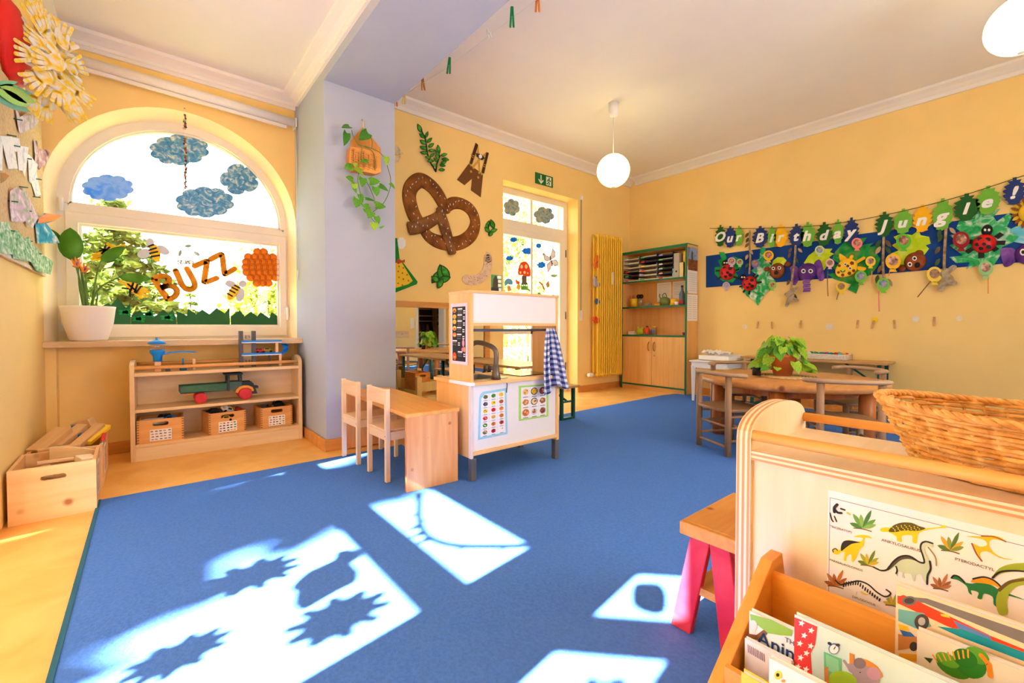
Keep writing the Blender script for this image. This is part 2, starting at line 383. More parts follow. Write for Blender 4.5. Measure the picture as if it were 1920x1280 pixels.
o = MB(); o.box(XL - .1, 1.6, -1.45, -1.25, 0, 3.1); o.box(1.6, 3.9, -1.45, -1.25, 0, .9); o.box(1.6, 3.9, -1.45, -1.25, 2.3, 3.1); o.box(3.9, 4.85, -1.45, -1.25, 0, 3.1); o.box(4.85, 5.55, -1.45, -1.25, 2.05, 3.1); o.box(5.55, XR, -1.45, -1.25, 0, 3.1)
struct(o.build('wall_front', WALL))
struct(MB().box(.98, 1.51, 3.265, YB, 0, 3.1).build('wall_pillar', PILL))
struct(MB().box(.98, 1.51, -1.25, 3.265, 2.628, 3.2).build('ceiling_beam', PILL))
struct(MB().box(-2.1, .98, -1.45, 4.45, 2.80, 3.2).build('ceiling_alcove', CEIL))
struct(MB().box(1.51, 5.9, -1.45, 4.45, 3.10, 3.2).build('ceiling', CEIL))
# bay with the low window to the left of the camera
o = MB(); o.box(-2.0, XL - .3, 2.76, 2.9, 0, 2.8)
o.box(-1.93, -1.87, 2.56, 2.76, 0, 2.8); o.box(-1.93, -1.87, .60, .83, 0, 2.8); o.box(-1.93, -1.87, .83, 2.56, 2.356, 2.8); o.box(-1.93, -1.87, .83, 2.56, 0, .1)
def seg(o, a, b, z0, z1, t=.05):
    d = Vector((b[0] - a[0], b[1] - a[1], 0)).normalized(); n = Vector((d.y, -d.x, 0)) * -t
    o.prism([(a[0], a[1], z0), (b[0], b[1], z0), (b[0], b[1], z1), (a[0], a[1], z1)], n)
pa, pb = (-1.735, .438), (-1.51, .204)
for a, b, z0, z1 in [((-1.9, .61), pa, 0, 2.8), (pb, (-.56, -.78), 0, 2.8), (pa, pb, 0, .1), (pa, pb, 2.33, 2.8), ((-.56, -.74), (-.505, -1.3), 0, 2.8)]: seg(o, a, b, z0, z1)
struct(o.build('wall_bay', WALL))
win = sroot('window_2', (-1.9, 1.69, .1))
o = MB(); o.box(-1.93, -1.87, .83, 2.56, 1.946, 2.0625); o.build('rail', PVC, win, True)
MB().box(-1.905, -1.897, .83, 2.56, .1, 1.946).build('pane', GLASS, win, True); MB().box(-1.905, -1.897, .83, 2.56, 2.0625, 2.356).build('pane', GLASS, win, True)
win3 = win = sroot('window_3', (pa[0], pa[1], .1)); o = MB(); seg(o, pa, pb, 1.955, 2.07); o.build('rail', PVC, win, True)
win = sroot('added_fill_window', (2.75, -1.35, .9)); FR_ = Frame((0, -1.40, 0), (-1, 0, 0), (0, 1, 0))  # unseen rear window, added so sky light fills the right of the room
MB().ring(FR_, [(-1.6, .9), (-3.9, .9), (-3.9, 2.3), (-1.6, 2.3)], [(-1.67, .97), (-3.83, .97), (-3.83, 2.23), (-1.67, 2.23)], 0, .06).build('frame', PVC, win, True); MB().box(2.72, 2.78, -1.40, -1.34, .97, 2.23).build('mullion', PVC, win, True); MB().box(1.6, 3.9, -1.375, -1.371, .9, 2.3).build('pane', GLASS, win, True)
# mouldings
def crown(name, a, b, n, z, prof, m=CEIL):
    a, b, n = Vector(a), Vector(b), Vector(n)
    struct(MB().prism([(a.x + n.x * d, a.y + n.y * d, z + h) for d, h in prof], b - a).build(name, m))
P1 = [(0, 0), (.018, 0), (.018, .022), (.03, .026), (.034, .045), (.06, .062), (.10, .078), (.105, .1), (0, .1)]
crown('trim_1', (XL, YB, 0), (.98, YB, 0), (0, -1, 0), 2.70, P1)
crown('trim_2', (XL, 2.76, 0), (XL, YB - .1, 0), (1, 0, 0), 2.70, P1)
crown('trim_3', (.98, -1.25, 0), (.98, YB - .1, 0), (-1, 0, 0), 2.70, P1)
P2 = [(0, 0), (.02, 0), (.03, .03), (.07, .06), (.11, .08), (.12, .1), (0, .1)]
crown('trim_4', (1.51, YB, 0), (XR, YB, 0), (0, -1, 0), 3.0, P2)
crown('trim_5', (XR, -1.25, 0), (XR, YB - .11, 0), (-1, 0, 0), 3.0, P2)
def bb(name, x0, x1, y0, y1): struct(MB().box(x0, x1, y0, y1, 0, .085).build(name, BASEB, bevel=.004))
bb('baseboard_pillar', .962, 1.528, 3.247, 3.265); bb('baseboard_pillar_side', .962, .98, 3.266, 4.13)
bb('baseboard_back', 1.53, 3.215, 4.032, 4.05); bb('baseboard_door', 4.505, 5.65, 4.032, 4.05); bb('baseboard_right', 5.652, 5.67, -1.2, 4.03); bb('baseboard_window', -.45, .96, 4.132, 4.15)
struct(MB().box(-.505, -.455, 4.06, 4.15, 0, .754).build('trim_6', WALL))
SILLM = wood('sill_wood', (196, 164, 124), (222, 196, 160), 'X', 6, .5)
struct(MB().prism([(-.505, 3.975, .757), (.99, 3.875, .757), (.979, 4.2, .757), (-.505, 4.2, .757)], (0, 0, .04)).build('window_sill', SILLM, bevel=.004))
def rect(a0, a1, b0, b1): return [(a0, b0), (a1, b0), (a1, b1), (a0, b1)]
# ---------------------------------------------------------------- arched window
win = sroot('window_1', (.2375, 4.22, .797))
FW = Frame((0, 4.27, 0), (1, 0, 0), (0, -1, 0))
k = 32
Rf = .70; arf = [(.243 - Rf * math.cos(math.pi * i / 32), zs + Rf * math.sin(math.pi * i / 32)) for i in range(33)]
o = MB(); ra_ = [(cxa - Ra, .797)] + arc + [(cxa + Ra, .797)]; rb_ = [(.243 - Rf, .797)] + arf + [(.243 + Rf, .797)]
for i in range(len(ra_) - 1): o.add([(ra_[i][0], YB - .001, ra_[i][1]), (ra_[i + 1][0], YB - .001, ra_[i + 1][1]), (rb_[i + 1][0], 4.2, rb_[i + 1][1]), (rb_[i][0], 4.2, rb_[i][1])], [(0, 1, 2, 3)], None, True)
struct(o.build('trim_7', plain('reveal_cream', (250, 232, 192), .85, .02)))
outer = [(cxa - Ra, .797)] + arc + [(cxa + Ra, .797)]
ci, Ri, zi = .25, .645, 1.722
inner = [(ci - Ri, zi)] + [(ci - Ri * math.cos(math.pi * i / 32), zi + Ri * math.sin(math.pi * i / 32)) for i in range(33)] + [(ci + Ri, zi)]
o = MB(); o.ring(FW, outer[1:-1], inner[1:-1], 0, .07, None, False)
o.poly(FW, [(cxa - Ra, .797), (-.40, .797), (-.40, zs), (cxa - Ra, zs)], 0, .07); o.poly(FW, [(.92, .797), (cxa + Ra, .797), (cxa + Ra, zs), (.92, zs)], 0, .07)
o.poly(FW, [(-.40, .797), (.92, .797), (.92, .84), (-.40, .84)], 0, .07); o.poly(FW, [(-.40, 1.655), (.92, 1.655), (.92, 1.6995), (ci + Ri, zi), (ci - Ri, zi), (-.40, 1.6995)], 0, .0695)
o.build('frame', PVC, win, True)
in2 = [(ci - (Ri - .014) * math.cos(math.pi * i / 32), zi + .014 + (Ri - .028) * math.sin(math.pi * i / 32)) for i in range(33)]
MB().ring(FW, inner[1:-1], in2, .01, .05, PVC, False).build('glazing_bead', PVC, win, True)
sa = [(-.415, .815), (.932, .815), (.932, 1.668), (-.415, 1.668)]; sb = [(-.35, .895), (.88, .895), (.88, 1.595), (-.35, 1.595)]
sash = MB().ring(FW, sa, sb, .02, .088).build('sash', PVC, win, True, bevel=.006)
gb = [(-.336, .909), (.866, .909), (.866, 1.581), (-.336, 1.581)]
MB().ring(FW, sb, gb, .03, .06).build('glazing_bead', PVC, sash, True)
MB().poly(FW, rect(ci - Ri, ci + Ri, zi - .004, zi + .016), .0, .05).build('glazing_bead', PVC, win, True)
MB().poly(FW, sb, .030, .034).build('pane', GLASS, win, True)
MB().poly(FW, inner[1:-1], .030, .034).build('pane', GLASS, win, True)
o = MB(); o.poly(FW, [(.915, 1.0), (.94, 1.0), (.94, 1.07), (.915, 1.07)], .088, .1); o.tube([FW.p(.928, 1.05, .1), FW.p(.928, 1.05, .13), FW.p(.928, .95, .135)], .009, 8); o.build('handle', WHITE, win, True)
for z in (.86, 1.66): MB().tube([FW.p(-.43, z, .09), FW.p(-.43, z + .09, .09)], .012, 8).build('hinge', WHITE, win, True)
# ---------------------------------------------------------------- terrace door with transom
dr = sroot('door_1', (3.86, 4.27, 0))
FD = Frame((0, 4.32, 0), (1, 0, 0), (0, -1, 0))
MB().ring(FD, rect(3.215, 4.505, 0, 2.605), rect(3.29, 4.43, .06, 2.53), 0, .07).build('frame', PVC, dr, True)
MB().poly(FD, rect(3.29, 4.43, 2.10, 2.22), 0, .075).build('transom_bar', PVC, dr, True)
MB().poly(FD, rect(3.83, 3.87, 2.22, 2.53), .01, .06).build('glazing_bar', PVC, dr, True)
lf = MB().ring(FD, rect(3.29, 4.46, .05, 2.11), rect(3.37, 4.35, .14, 2.03), .015, .085).build('leaf', PVC, dr, True, bevel=.005)
MB().poly(FD, rect(3.842, 3.874, .14, 2.03), .02, .06).build('glazing_bar', PVC, lf, True); MB().poly(FD, rect(3.37, 4.35, .80, .84), .02, .06).build('glazing_bar', PVC, lf, True)
MB().poly(FD, rect(3.36, 4.36, .13, 2.04), .03, .034).build('pane', GLASS, dr, True); MB().poly(FD, rect(3.29, 4.43, 2.22, 2.53), .03, .034).build('pane', GLASS, dr, True)
for z in (.3, 1.0, 1.85): MB().tube([(4.468, 4.24, z), (4.468, 4.24, z + .1)], .01, 8).build('hinge', DARKM, dr, True)
# ---------------------------------------------------------------- corridor seen in the mirror
struct(MB().box(4.2, 7.8, -3.6, -1.45, -.1, 0).build('floor_corridor', LINO)); o = MB(); o.box(4.2, 7.8, -3.6, -3.5, 0, 3.1); o.box(4.1, 4.2, -3.6, -1.45, 0, 3.1); o.box(7.8, 7.9, -3.6, -1.45, 0, 3.1); o.box(5.9, 7.8, -1.55, -1.45, 0, 3.1)
struct(o.build('wall_corridor', plain('corridor_wall', (214, 206, 190), .9))); struct(MB().box(4.1, 7.9, -3.6, -1.45, 2.6, 2.7).build('ceiling_corridor', CEIL))
dd = sroot('door_2', (5.2, -1.25, 0)); o = MB(); o.box(4.80, 4.86, -1.47, -1.22, 0, 2.1); o.box(5.54, 5.60, -1.47, -1.22, 0, 2.1); o.box(4.86, 5.54, -1.47, -1.22, 2.04, 2.1); o.build('frame', PVC, dd, True)
# ---------------------------------------------------------------- rug
RUG = plain('rug_blue', (77, 121, 202), .95, .10, 90, .25, spec=.05)
rug = thing('rug', 'large royal blue carpet covering most of the orange floor', 'rug', (2.6, .9, 0))
o = MB(); o.prism([(-.197, -1.15, .001), (5.5, -1.15, .001), (5.5, 3.07, .001), (5.142, 3.15, .001), (3.2, 3.10, .001), (1.0, 3.062, .001), (-.197, 3.062, .001)], (0, 0, .007)); o.build('pile', RUG, rug, True)
o = MB(); rr = random.Random(3)
for i in range(300):
    y = -1.1 + i * .0139; L = .003 + rr.random() * .007
    o.bar((-.192, y, .004), (-.197 - L, y + rr.uniform(-.01, .01), .003), .008, .004)
o.bar((-.199, -1.15, .006), (-.199, 3.06, .006), .014, .009)
o.build('fringe', plain('rug_edge_teal', (38, 96, 122), .95), rug, True, kind='stuff', label='dark teal frayed carpet edge')
# ---------------------------------------------------------------- outdoors
GROUND = mottle('lawn', [(96, 112, 40), (124, 136, 56), (150, 152, 76)], 1.5, .9)
struct(MB().box(-40, 40, 4.5, 70, -1.6, -1.5).build('ground', GROUND))
def foliage(name, pts, size, mat, parent, seed=1, up=.3):
    """many small leaf quads at the given points"""
    rg = np.random.default_rng(seed); n = len(pts); P = np.asarray(pts, dtype=np.float32)
    d = rg.normal(size=(n, 3)); d[:, 2] *= up; d /= np.linalg.norm(d, axis=1)[:, None] + 1e-9
    e = np.cross(d, rg.normal(size=(n, 3))); e /= np.linalg.norm(e, axis=1)[:, None] + 1e-9
    s = (size * rg.uniform(.6, 1.4, n))[:, None]
    V = np.stack([P - d * s, P + e * s * .5, P + d * s, P - e * s * .5], 1).reshape(-1, 3)
    me = bpy.data.meshes.new(name); me.vertices.add(4 * n); me.vertices.foreach_set('co', V.astype(np.float32).ravel()); me.loops.add(4 * n); me.loops.foreach_set('vertex_index', np.arange(4 * n, dtype=np.int32))
    me.polygons.add(n); me.polygons.foreach_set('loop_start', np.arange(0, 4 * n, 4, dtype=np.int32)); me.polygons.foreach_set('loop_total', np.full(n, 4, dtype=np.int32)); me.update(); me.validate()
    me.materials.append(mat); o = bpy.data.objects.new(name, me); COL.objects.link(o); o.parent = parent; WM[o.name] = WM[parent.name]; return o
BARK = plain('bark', (92, 70, 50), .9, .2, 6, .4)
def spruce(label, x, y, z0, h, r, mat, seed, nl=16, dens=60, group=None, size=.11):
    t = thing('spruce_tree', label, 'tree', (x, y, z0), 0, group); rg = np.random.default_rng(seed); pts = []
    br = MB().tube([(0, 0, 0), (0, 0, h)], [h * .02, .02], 7); br.build('trunk', BARK, t)
    for i in range(nl):
        f = i / (nl - 1); zz = h * (.06 + .92 * f); L = r * (1 - f) + .12
        nb = max(5, int(13 * (1 - f) + 4))
        for b in range(nb):
            a = 2 * math.pi * (b + rg.uniform(0, .8)) / nb; q = int(dens * (L / r) + 8); tt = rg.uniform(.1, 1, q); LL = L * rg.uniform(.75, 1.15)
            sp = rg.normal(0, .10 * r * .5, (q, 3)) * (0.3 + (1 - tt)[:, None] * .6)
            p = np.stack([np.cos(a) * LL * tt, np.sin(a) * LL * tt, zz - .28 * LL * tt ** 1.3 + .1 * L], 1) + sp * np.array([1, 1, .5]); pts.append(p)
    foliage('foliage', np.concatenate(pts), size, mat, t, seed, .3); return t
def bush(label, x, y, z0, h, rx, ry, mat, seed, n=6000, size=.10, group=None, cat='tree', trunk=True):
    t = thing('leafy_tree' if cat == 'tree' else 'shrub', label, cat, (x, y, z0), 0, group); rg = np.random.default_rng(seed)
    if trunk: MB().tube([(0, 0, 0), (.05, 0, h * .5), (0, .05, h * .8)], [.09, .06, .03], 7).build('trunk', BARK, t)
    cl = rg.normal(size=(60, 3)); cl /= np.linalg.norm(cl, axis=1)[:, None]; cl *= rg.uniform(.35, .95, (60, 1)); k = rg.integers(0, 60, n)
    P = cl[k] + rg.normal(0, .13, (n, 3)); P = P * np.array([rx, ry, h * .5]) + np.array([0, 0, h * .55]); P[:, 2] = np.maximum(P[:, 2], .02)
    foliage('foliage', P, size, mat, t, seed, 1.); return t
FOL1 = mottle('spruce_needles', [(58, 76, 30), (96, 112, 44), (132, 140, 62)], 2.2, .8)
FOL2 = mottle('light_foliage', [(96, 116, 28), (140, 152, 48), (178, 180, 84)], 2.2, .8)
FOL3 = mottle('mid_foliage', [(84, 108, 30), (120, 138, 48), (156, 166, 78)], 2.2, .8)
spruce('tall green spruce outside the left of the arched window', -.42, 10.5, -1.5, 4.66, 2.5, FOL1, 11, 22, 260, size=.08)
spruce('small distant spruce in the middle of the arched window', 1.45, 23.5, -1.5, 4.2, .8, FOL1, 12, 12, 26)
bush('bright leafy tree outside the right of the arched window', 1.45, 6.9, -1.5, 3.45, .85, .6, FOL2, 13, 9000, .055)
bush('low light green shrub behind the white rails, below the spruce', -.4, 6.6, -1.5, 2.35, .85, .6, FOL2, 14, 9000, .06, cat='shrub', trunk=False)
bush('bright leafy tree filling the view through the terrace door', 7.7, 8.6, -1.5, 6.6, 2.6, 1.5, mottle('overexposed_foliage', [(150, 164, 84), (188, 196, 128), (216, 220, 176)], 2.2, .8), 16, 20000, .07)  # leaf colours paled to paint in the washed-out sunlight
spruce('slim spruce outside the bay that shades part of the carpet', -10, .83, -1.5, 10.4, 4.2, FOL1, 18, 50, 90, size=.17)
o = thing('balcony_rail', 'pair of white horizontal rails outside the arched window', 'railing', (.3, 4.75, .5))
for z in (.985, .90): MB().tube([(-1.5, 4.75, z), (1.9, 4.75, z)], .011, 8).build('rail', WHITE, o, True)
for x in (-1.4, 1.85): MB().tube([(x, 4.75, -.2), (x, 4.75, .99)], .014, 8).build('post', WHITE, o, True)
o = thing('stair_railing', 'white metal railing with upright bars outside the terrace door', 'railing', (4.3, 5.4, 0))
for i in range(13):
    x = 3.6 + i * .16; MB().box(x, x + .02, 5.39, 5.41, 0, .95).build('baluster', WHITE, o, True)
MB().box(3.5, 5.7, 5.37, 5.43, .93, .98).build('handrail', WHITE, o, True); MB().bar((3.55, 5.3, .62), (4.3, 5.3, 1.2), .04, .05).build('slanted_rail', WHITE, o, True); MB().bar((3.5, 5.28, .55), (5.7, 5.28, .55), .03, .04).build('lower_rail', WHITE, o, True)
struct(MB().box(3.0, 6.0, 4.45, 5.6, -.15, -.02).build('terrace', plain('terrace_stone', (206, 200, 190), .9, .1, 6)))
o = MB(); o.box(5.1, 5.3, 4.6, 5.3, 0, 3.0); struct(o.build('wall_outside', plain('outside_render', (240, 238, 232), .9)))
def crop(x0, y0, s): return lambda pts: [(x0 + a / s, y0 + b / s) for a, b in pts]
def slotpanel(m, F, a0, a1, b0, b1, ca, cb, sw, sh, d0, d1, mat=None):
    N = 24; inn = []; out = []
    for i in range(N):
        t = 2 * math.pi * (i + .5) / N; c, s_ = math.cos(t), math.sin(t)
        inn.append((ca + (sw / 2 - sh / 2) * (1 if c > 0 else -1) + sh / 2 * c, cb + sh / 2 * s_))
    for i in range(N):
        dx, dy = inn[i][0] - ca, inn[i][1] - cb
        t = min(((a1 - ca) / dx if dx > 0 else (a0 - ca) / dx) if abs(dx) > 1e-9 else 1e9, ((b1 - cb) / dy if dy > 0 else (b0 - cb) / dy) if abs(dy) > 1e-9 else 1e9)
        out.append([ca + dx * t, cb + dy * t])
    for X, Y in ((a0, b0), (a1, b0), (a1, b1), (a0, b1)):     # pull the nearest outer point onto each corner
        j = min(range(N), key=lambda i: (out[i][0] - X) ** 2 + (out[i][1] - Y) ** 2); out[j] = [X, Y]
    return m.ring(F, out, inn, d0, d1, mat)
# ---------------------------------------------------------------- low open shelf below the arched window
sh = thing('open_shelf', 'low beech shelf with rounded ends standing below the arched window', 'shelf', (-.095, 3.797, 0), R(-2))
PLY = ply('ply_edge', (206, 150, 100), (240, 214, 172), 0, 190)
def endpanel(x0, x1, dep, h, hc):
    pr = [(0, 0), (0, hc)] + [(dep / 2 - dep / 2 * math.cos(math.pi * i / 14), hc + (h - hc) * math.sin(math.pi * i / 14) ** .6) for i in range(1, 14)] + [(dep, hc), (dep, 0)]
    return MB().prism([(x0, a, b) for a, b in pr], (x1 - x0, 0, 0))
endpanel(0, .026, .29, .665, .595).build('side_panel', BEECHZ, sh, bevel=.003); endpanel(1.014, 1.04, .29, .665, .595).build('side_panel', BEECHZ, sh, bevel=.003)
MB().box(.026, 1.014, 0.003, .285, .562, .585).build('top_board', BEECHX, sh, bevel=.002); MB().box(.026, 1.014, .006, .28, .322, .342).build('shelf_board', BEECHX, sh, bevel=.002)
MB().box(.026, 1.014, .004, .285, .092, .112).build('bottom_board', BEECHX, sh, bevel=.002); MB().box(.026, 1.014, .012, .032, .0, .092).build('plinth', MAPLEX, sh); MB().box(.026, 1.014, .27, .285, .0, .562).build('back_panel', MAPLEX, sh)
MB().tube([(.026, .016, .617), (1.014, .016, .617)], .012, 10).build('rail', BEAMX, sh); MB().tube([(.026, .27, .63), (1.014, .27, .63)], .012, 10).build('rail', BEAMX, sh)
# toy boxes on the bottom board
BOXW = wood('toy_box_wood', (206, 144, 78), (226, 170, 102), 'X', 5); JOINT = plain('joint_brown', (150, 92, 44), .6)
def toybox(label, x, y, rz, card, w=.235, d=.22, h=.155):
    t = thing('toy_box', label, 'box', (x, y, .1125), rz, 'toy boxes on the low shelf')
    F = Frame((0, -d / 2, 0), (1, 0, 0), (0, -1, 0)); o = MB(); slotpanel(o, F, -w / 2, w / 2, 0, h, 0, h * .8, .085, .026, -.012, 0); fr = o.build('front_panel', BOXW, t)
    MB().box(-w / 2, w / 2, d / 2 - .012, d / 2, 0, h).build('back_panel', BOXW, t); MB().box(-w / 2, -w / 2 + .012, -d / 2 + .012, d / 2 - .012, 0, h).build('side_panel', BOXW, t); MB().box(w / 2 - .012, w / 2, -d / 2 + .012, d / 2 - .012, 0, h).build('side_panel', BOXW, t)
    MB().box(-w / 2 + .012, w / 2 - .012, -d / 2 + .012, d / 2 - .012, 0, .01).build('base', BOXW, t)
    o = MB()
    for s in (-1, 1):
        for i in range(9): o.box(s * (w / 2 - .006) - .006, s * (w / 2 - .006) + .006, -d / 2 - .0012, -d / 2, .006 + i * .0168, .013 + i * .0168)
    o.build('finger_joints', JOINT, fr)
    o = MB(); o.poly(F, rect(-.058, .058, .012, .088), .0006, .0016, PAPER); rg = random.Random(int(x * 1000) + 9)
    for i in range(4):
        for j in range(5):
            c = rg.choice(card); a, b = -.045 + j * .0225 + rg.uniform(-.003, .003), .022 + i * .018
            o.poly(F, [(a - .008, b - .003), (a + .006, b - .004), (a + .008, b + .003), (a - .005, b + .005)], .0016, .0021, col(c))
    o.build('picture_card', PAPER, t, label='white picture card of toys'); return t
def shx(u, v=810, y=3.785): return ony(u, v, y).x
toybox('beech toy box at the left end of the low shelf, holding a plane', .066, 3.912, R(-2), [(150, 96, 70), (190, 150, 120), (120, 120, 150)], .25)
toybox('beech toy box in the middle of the low shelf with rows of tiny vehicles', .435, 3.917, R(6), [(40, 40, 44), (180, 60, 40), (60, 110, 60), (220, 180, 60)])
toybox('beech toy box at the right end of the low shelf, beside the pillar', .765, 3.918, R(3), [(70, 66, 62), (200, 180, 60), (190, 90, 60)], .225)
def car(label, p, rz, c, s=1., tilt=0., cat='toy car', group='toys in the beech boxes'):
    t = thing('toy_car', label, cat, p, rz, group); o = MB()
    o.prism([(-.045 * s, -.02 * s, .008 * s), (.045 * s, -.02 * s, .008 * s), (.045 * s, -.02 * s, .022 * s), (.028 * s, -.02 * s, .026 * s), (.016 * s, -.02 * s, .042 * s), (-.02 * s, -.02 * s, .042 * s), (-.032 * s, -.02 * s, .026 * s), (-.045 * s, -.02 * s, .024 * s)], (0, .04 * s, 0))
    o.build('body', col(c, .3), t, bevel=.002); MB().box(-.018 * s, .014 * s, -.0206 * s, .0206 * s, .028 * s, .039 * s).build('window', BLACK, t)
    for a in (-.027, .027):
        for b in (-.021, .021): MB().lathe([(.0, -.003), (.01 * s, -.003), (.01 * s, .003), (0, .003)], (a * s, b * s, .01 * s), 10, axis=(0, 1, 0)).build('wheel', BLACK, t)
    t.rotation_euler = (tilt, tilt * .7, rz); return t
pl = thing('toy_aeroplane', 'white toy aeroplane lying in the left toy box', 'toy plane', (.02, 3.90, .238), R(5), 'toys in the beech boxes')
o = MB().tube([(-.095, 0, 0), (-.085, 0, 0), (-.03, 0, 0), (.06, 0, 0), (.09, 0, -.004)], [.006, .02, .026, .024, .008], 12); o.build('fuselage', WHITE, pl)
MB().prism([(-.02, -.07, .0), (.02, -.07, 0), (.03, .07, 0), (-.03, .07, 0)], (0, 0, .005)).build('wing', WHITE, pl)
for i in range(6): MB().box(-.05 + i * .018, -.042 + i * .018, -.0268, -.0235, .002, .012).build('window', BLACK, pl)
rg = random.Random(5)
car('blue toy car in the left toy box', (.118, 3.885, .235), R(-20), (30, 120, 210), .9, .1); car('dark toy truck at the back of the left toy box', (.09, 3.97, .225), R(30), (30, 34, 60), 1.2); car('red toy car behind the handle slot of the left toy box', (-.0, 3.84, .17), R(10), (190, 40, 50), 1.)
car('white toy van on top of the middle toy box', (.445, 3.885, .262), R(35), (236, 236, 232), 1.0, .5); car('yellow toy digger in the middle toy box', (.48, 3.93, .245), R(80), (220, 170, 40), 1., .3); car('black toy car at the left of the middle toy box', (.37, 3.90, .242), R(10), (36, 36, 38), 1.1, .2); car('red toy car at the right of the middle toy box', (.525, 3.9, .235), R(-40), (214, 70, 40), .9, .2); car('yellow toy car behind the handle slot of the middle toy box', (.44, 3.83, .2), 0, (226, 190, 50), .9)
car('black toy tractor on top of the right toy box', (.80, 3.91, .25), R(20), (40, 38, 36), 1.1, .4); car('grey toy car at the left of the right toy box', (.71, 3.93, .235), R(60), (90, 84, 80), 1.)
o = thing('toy_crane_boom', 'wooden toy crane arm sticking out of the right toy box', 'toy', (.76, 3.93, .22), 0, 'toys in the beech boxes'); MB().bar((-.02, 0, 0), (.035, 0, .075), .008, .01).build('arm', PALEX, o); MB().tube([(.035 + .025 * math.cos(a), .0, .06 + .025 * math.sin(a)) for a in [i * .5 for i in range(7)]], .003, 6).build('hook', DARKM, o)
# wooden truck on the middle board
cr = crop(270, 600, 6.4); FT = Frame((0, 3.85, 0), (1, 0, 0), (0, -1, 0)); tp = lambda pts: FT.pxs(cr(pts))
tk = thing('toy_truck', 'old wooden toy truck with green bed and red wheels on the middle shelf', 'toy truck', (.42, 3.9, .342))
TG = plain('truck_green', (62, 104, 78), .7, .15, 40); TB = plain('truck_dark', (48, 58, 62), .6, .15, 40); TO = plain('truck_orange', (224, 150, 50), .6, .08); TR = plain('truck_red', (206, 52, 62), .7, .12, 30)
o = MB(); o.poly(FT, tp([(440, 795), (992, 757), (992, 838), (440, 872)]), -.006, 0); o.poly(FT, tp([(440, 795), (992, 757), (992, 838), (440, 872)]), -.13, -.124); o.build('side_board', TG, tk, True)
o = MB(); a, b = tp([(440, 795)])[0], tp([(440, 872)])[0]; c, d = tp([(992, 757)])[0], tp([(992, 838)])[0]
MB().box(a[0] - .006, a[0], 3.85, 3.98, b[1], a[1]).build('tailboard', TB, tk, True); MB().box(c[0], c[0] + .006, 3.85, 3.98, d[1], c[1]).build('headboard', TB, tk, True)
MB().box(a[0], c[0] + .21, 3.875, 3.955, b[1] - .012, b[1] + .004).build('chassis', TB, tk, True)
o = MB(); q = tp([(1000, 740), (1175, 738), (1175, 830), (1000, 850)]); o.poly(FT, q, -.125, -.005); o.build('cab', plain('truck_bluegreen', (74, 98, 96), .7, .15, 40), tk, True)
o = MB()
for pts in ([(1000, 660), (1030, 655), (1030, 850), (1005, 850)], [(1150, 650), (1175, 650), (1180, 745), (1160, 745)]):
    o.poly(FT, tp(pts), -.012, 0); o.poly(FT, tp(pts), -.13, -.118)
o.poly(FT, tp([(970, 645), (1185, 632), (1185, 652), (975, 665)]), -.135, .005); o.build('cab_roof', TB, tk, True)
MB().poly(FT, tp([(1175, 745), (1290, 735), (1325, 765), (1325, 830), (1175, 830)]), -.11, -.02).build('hood', TB, tk, True, bevel=.004)
MB().poly(FT, tp([(1300, 820), (1345, 825), (1365, 880), (1300, 885)]), -.12, -.01).build('bumper', TB, tk, True)
fo = tp([(1100, 870), (1105, 840), (1140, 800), (1190, 782), (1250, 782), (1300, 800), (1315, 830), (1315, 850)]); fi = tp([(1130, 870), (1135, 850), (1160, 825), (1195, 812), (1245, 812), (1280, 825), (1292, 845), (1292, 852)])
for dd_ in ((-.012, .008), (-.14, -.12)):
    o = MB(); 
    for i in range(len(fo) - 1): o.poly(FT, [fo[i], fo[i + 1], fi[i + 1], fi[i]], *dd_)
    o.build('fender', TO, tk, True)
for (x, y) in ((683, 935), (1215, 880)):
    cx_, cz_ = tp([(x, y)])[0]; r = cz_ - .3435
    for yy in (3.842, 3.958): MB().lathe([(0, -.012), (r * .9, -.012), (r, -.008), (r, .008), (r * .9, .012), (0, .012)], (cx_, yy, .3435 + r), 20, axis=(0, 1, 0)).build('wheel', TR, tk, True)
    MB().tube([(cx_, 3.85, .3435 + r), (cx_, 3.95, .3435 + r)], .006, 8).build('axle', TB, tk, True)
MB().poly(FT, tp([(480, 880), (600, 868), (600, 905), (490, 905)]), -.1, -.03).build('rear_block', TO, tk, True)
# car-park toys on the top board
PB = plain('toy_blue', (24, 132, 222), .35, .03); TW = wood('toy_wood', (222, 172, 120), (238, 196, 150), 'Z', 6); TGR = plain('toy_grey', (86, 84, 90), .5)
FA = Frame((0, 3.85, 0), (1, 0, 0), (0, -1, 0)); ap = lambda pts: FA.pxs(cr(pts))
t = thing('toy_silo', 'blue and clear toy wash tower with a ramp, left on top of the low shelf', 'toy', (.1, 3.85, .586))
x0, z0 = ap([(165, 560)])[0]; zt = ap([(140, 240)])[0][1]
MB().box(x0 - .017, x0 + .017, 3.835, 3.868, .586, .66).build('post', TW, t, True)
MB().lathe([(.0, .655), (.024, .655), (.026, .69), (.042, .715), (.042, .735), (0, .735)], (x0, 3.85, 0), 20).build('funnel', PB, t, True)
MB().lathe([(.041, .735), (.043, .775)], (x0 - .003, 3.85, 0), 20).build('clear_tank', CLEAR, t, True)
MB().lathe([(.048, .775), (.05, .785), (.03, .797), (.008, .803), (.007, .818), (0, .818)], (x0 - .003, 3.85, 0), 20).build('lid', PB, t, True)
o = MB(); pts = smooth([(ap([(205, 415)])[0]), (ap([(300, 385)])[0]), (ap([(420, 372)])[0]), (ap([(540, 372)])[0]), (ap([(620, 378)])[0])], 4, False)
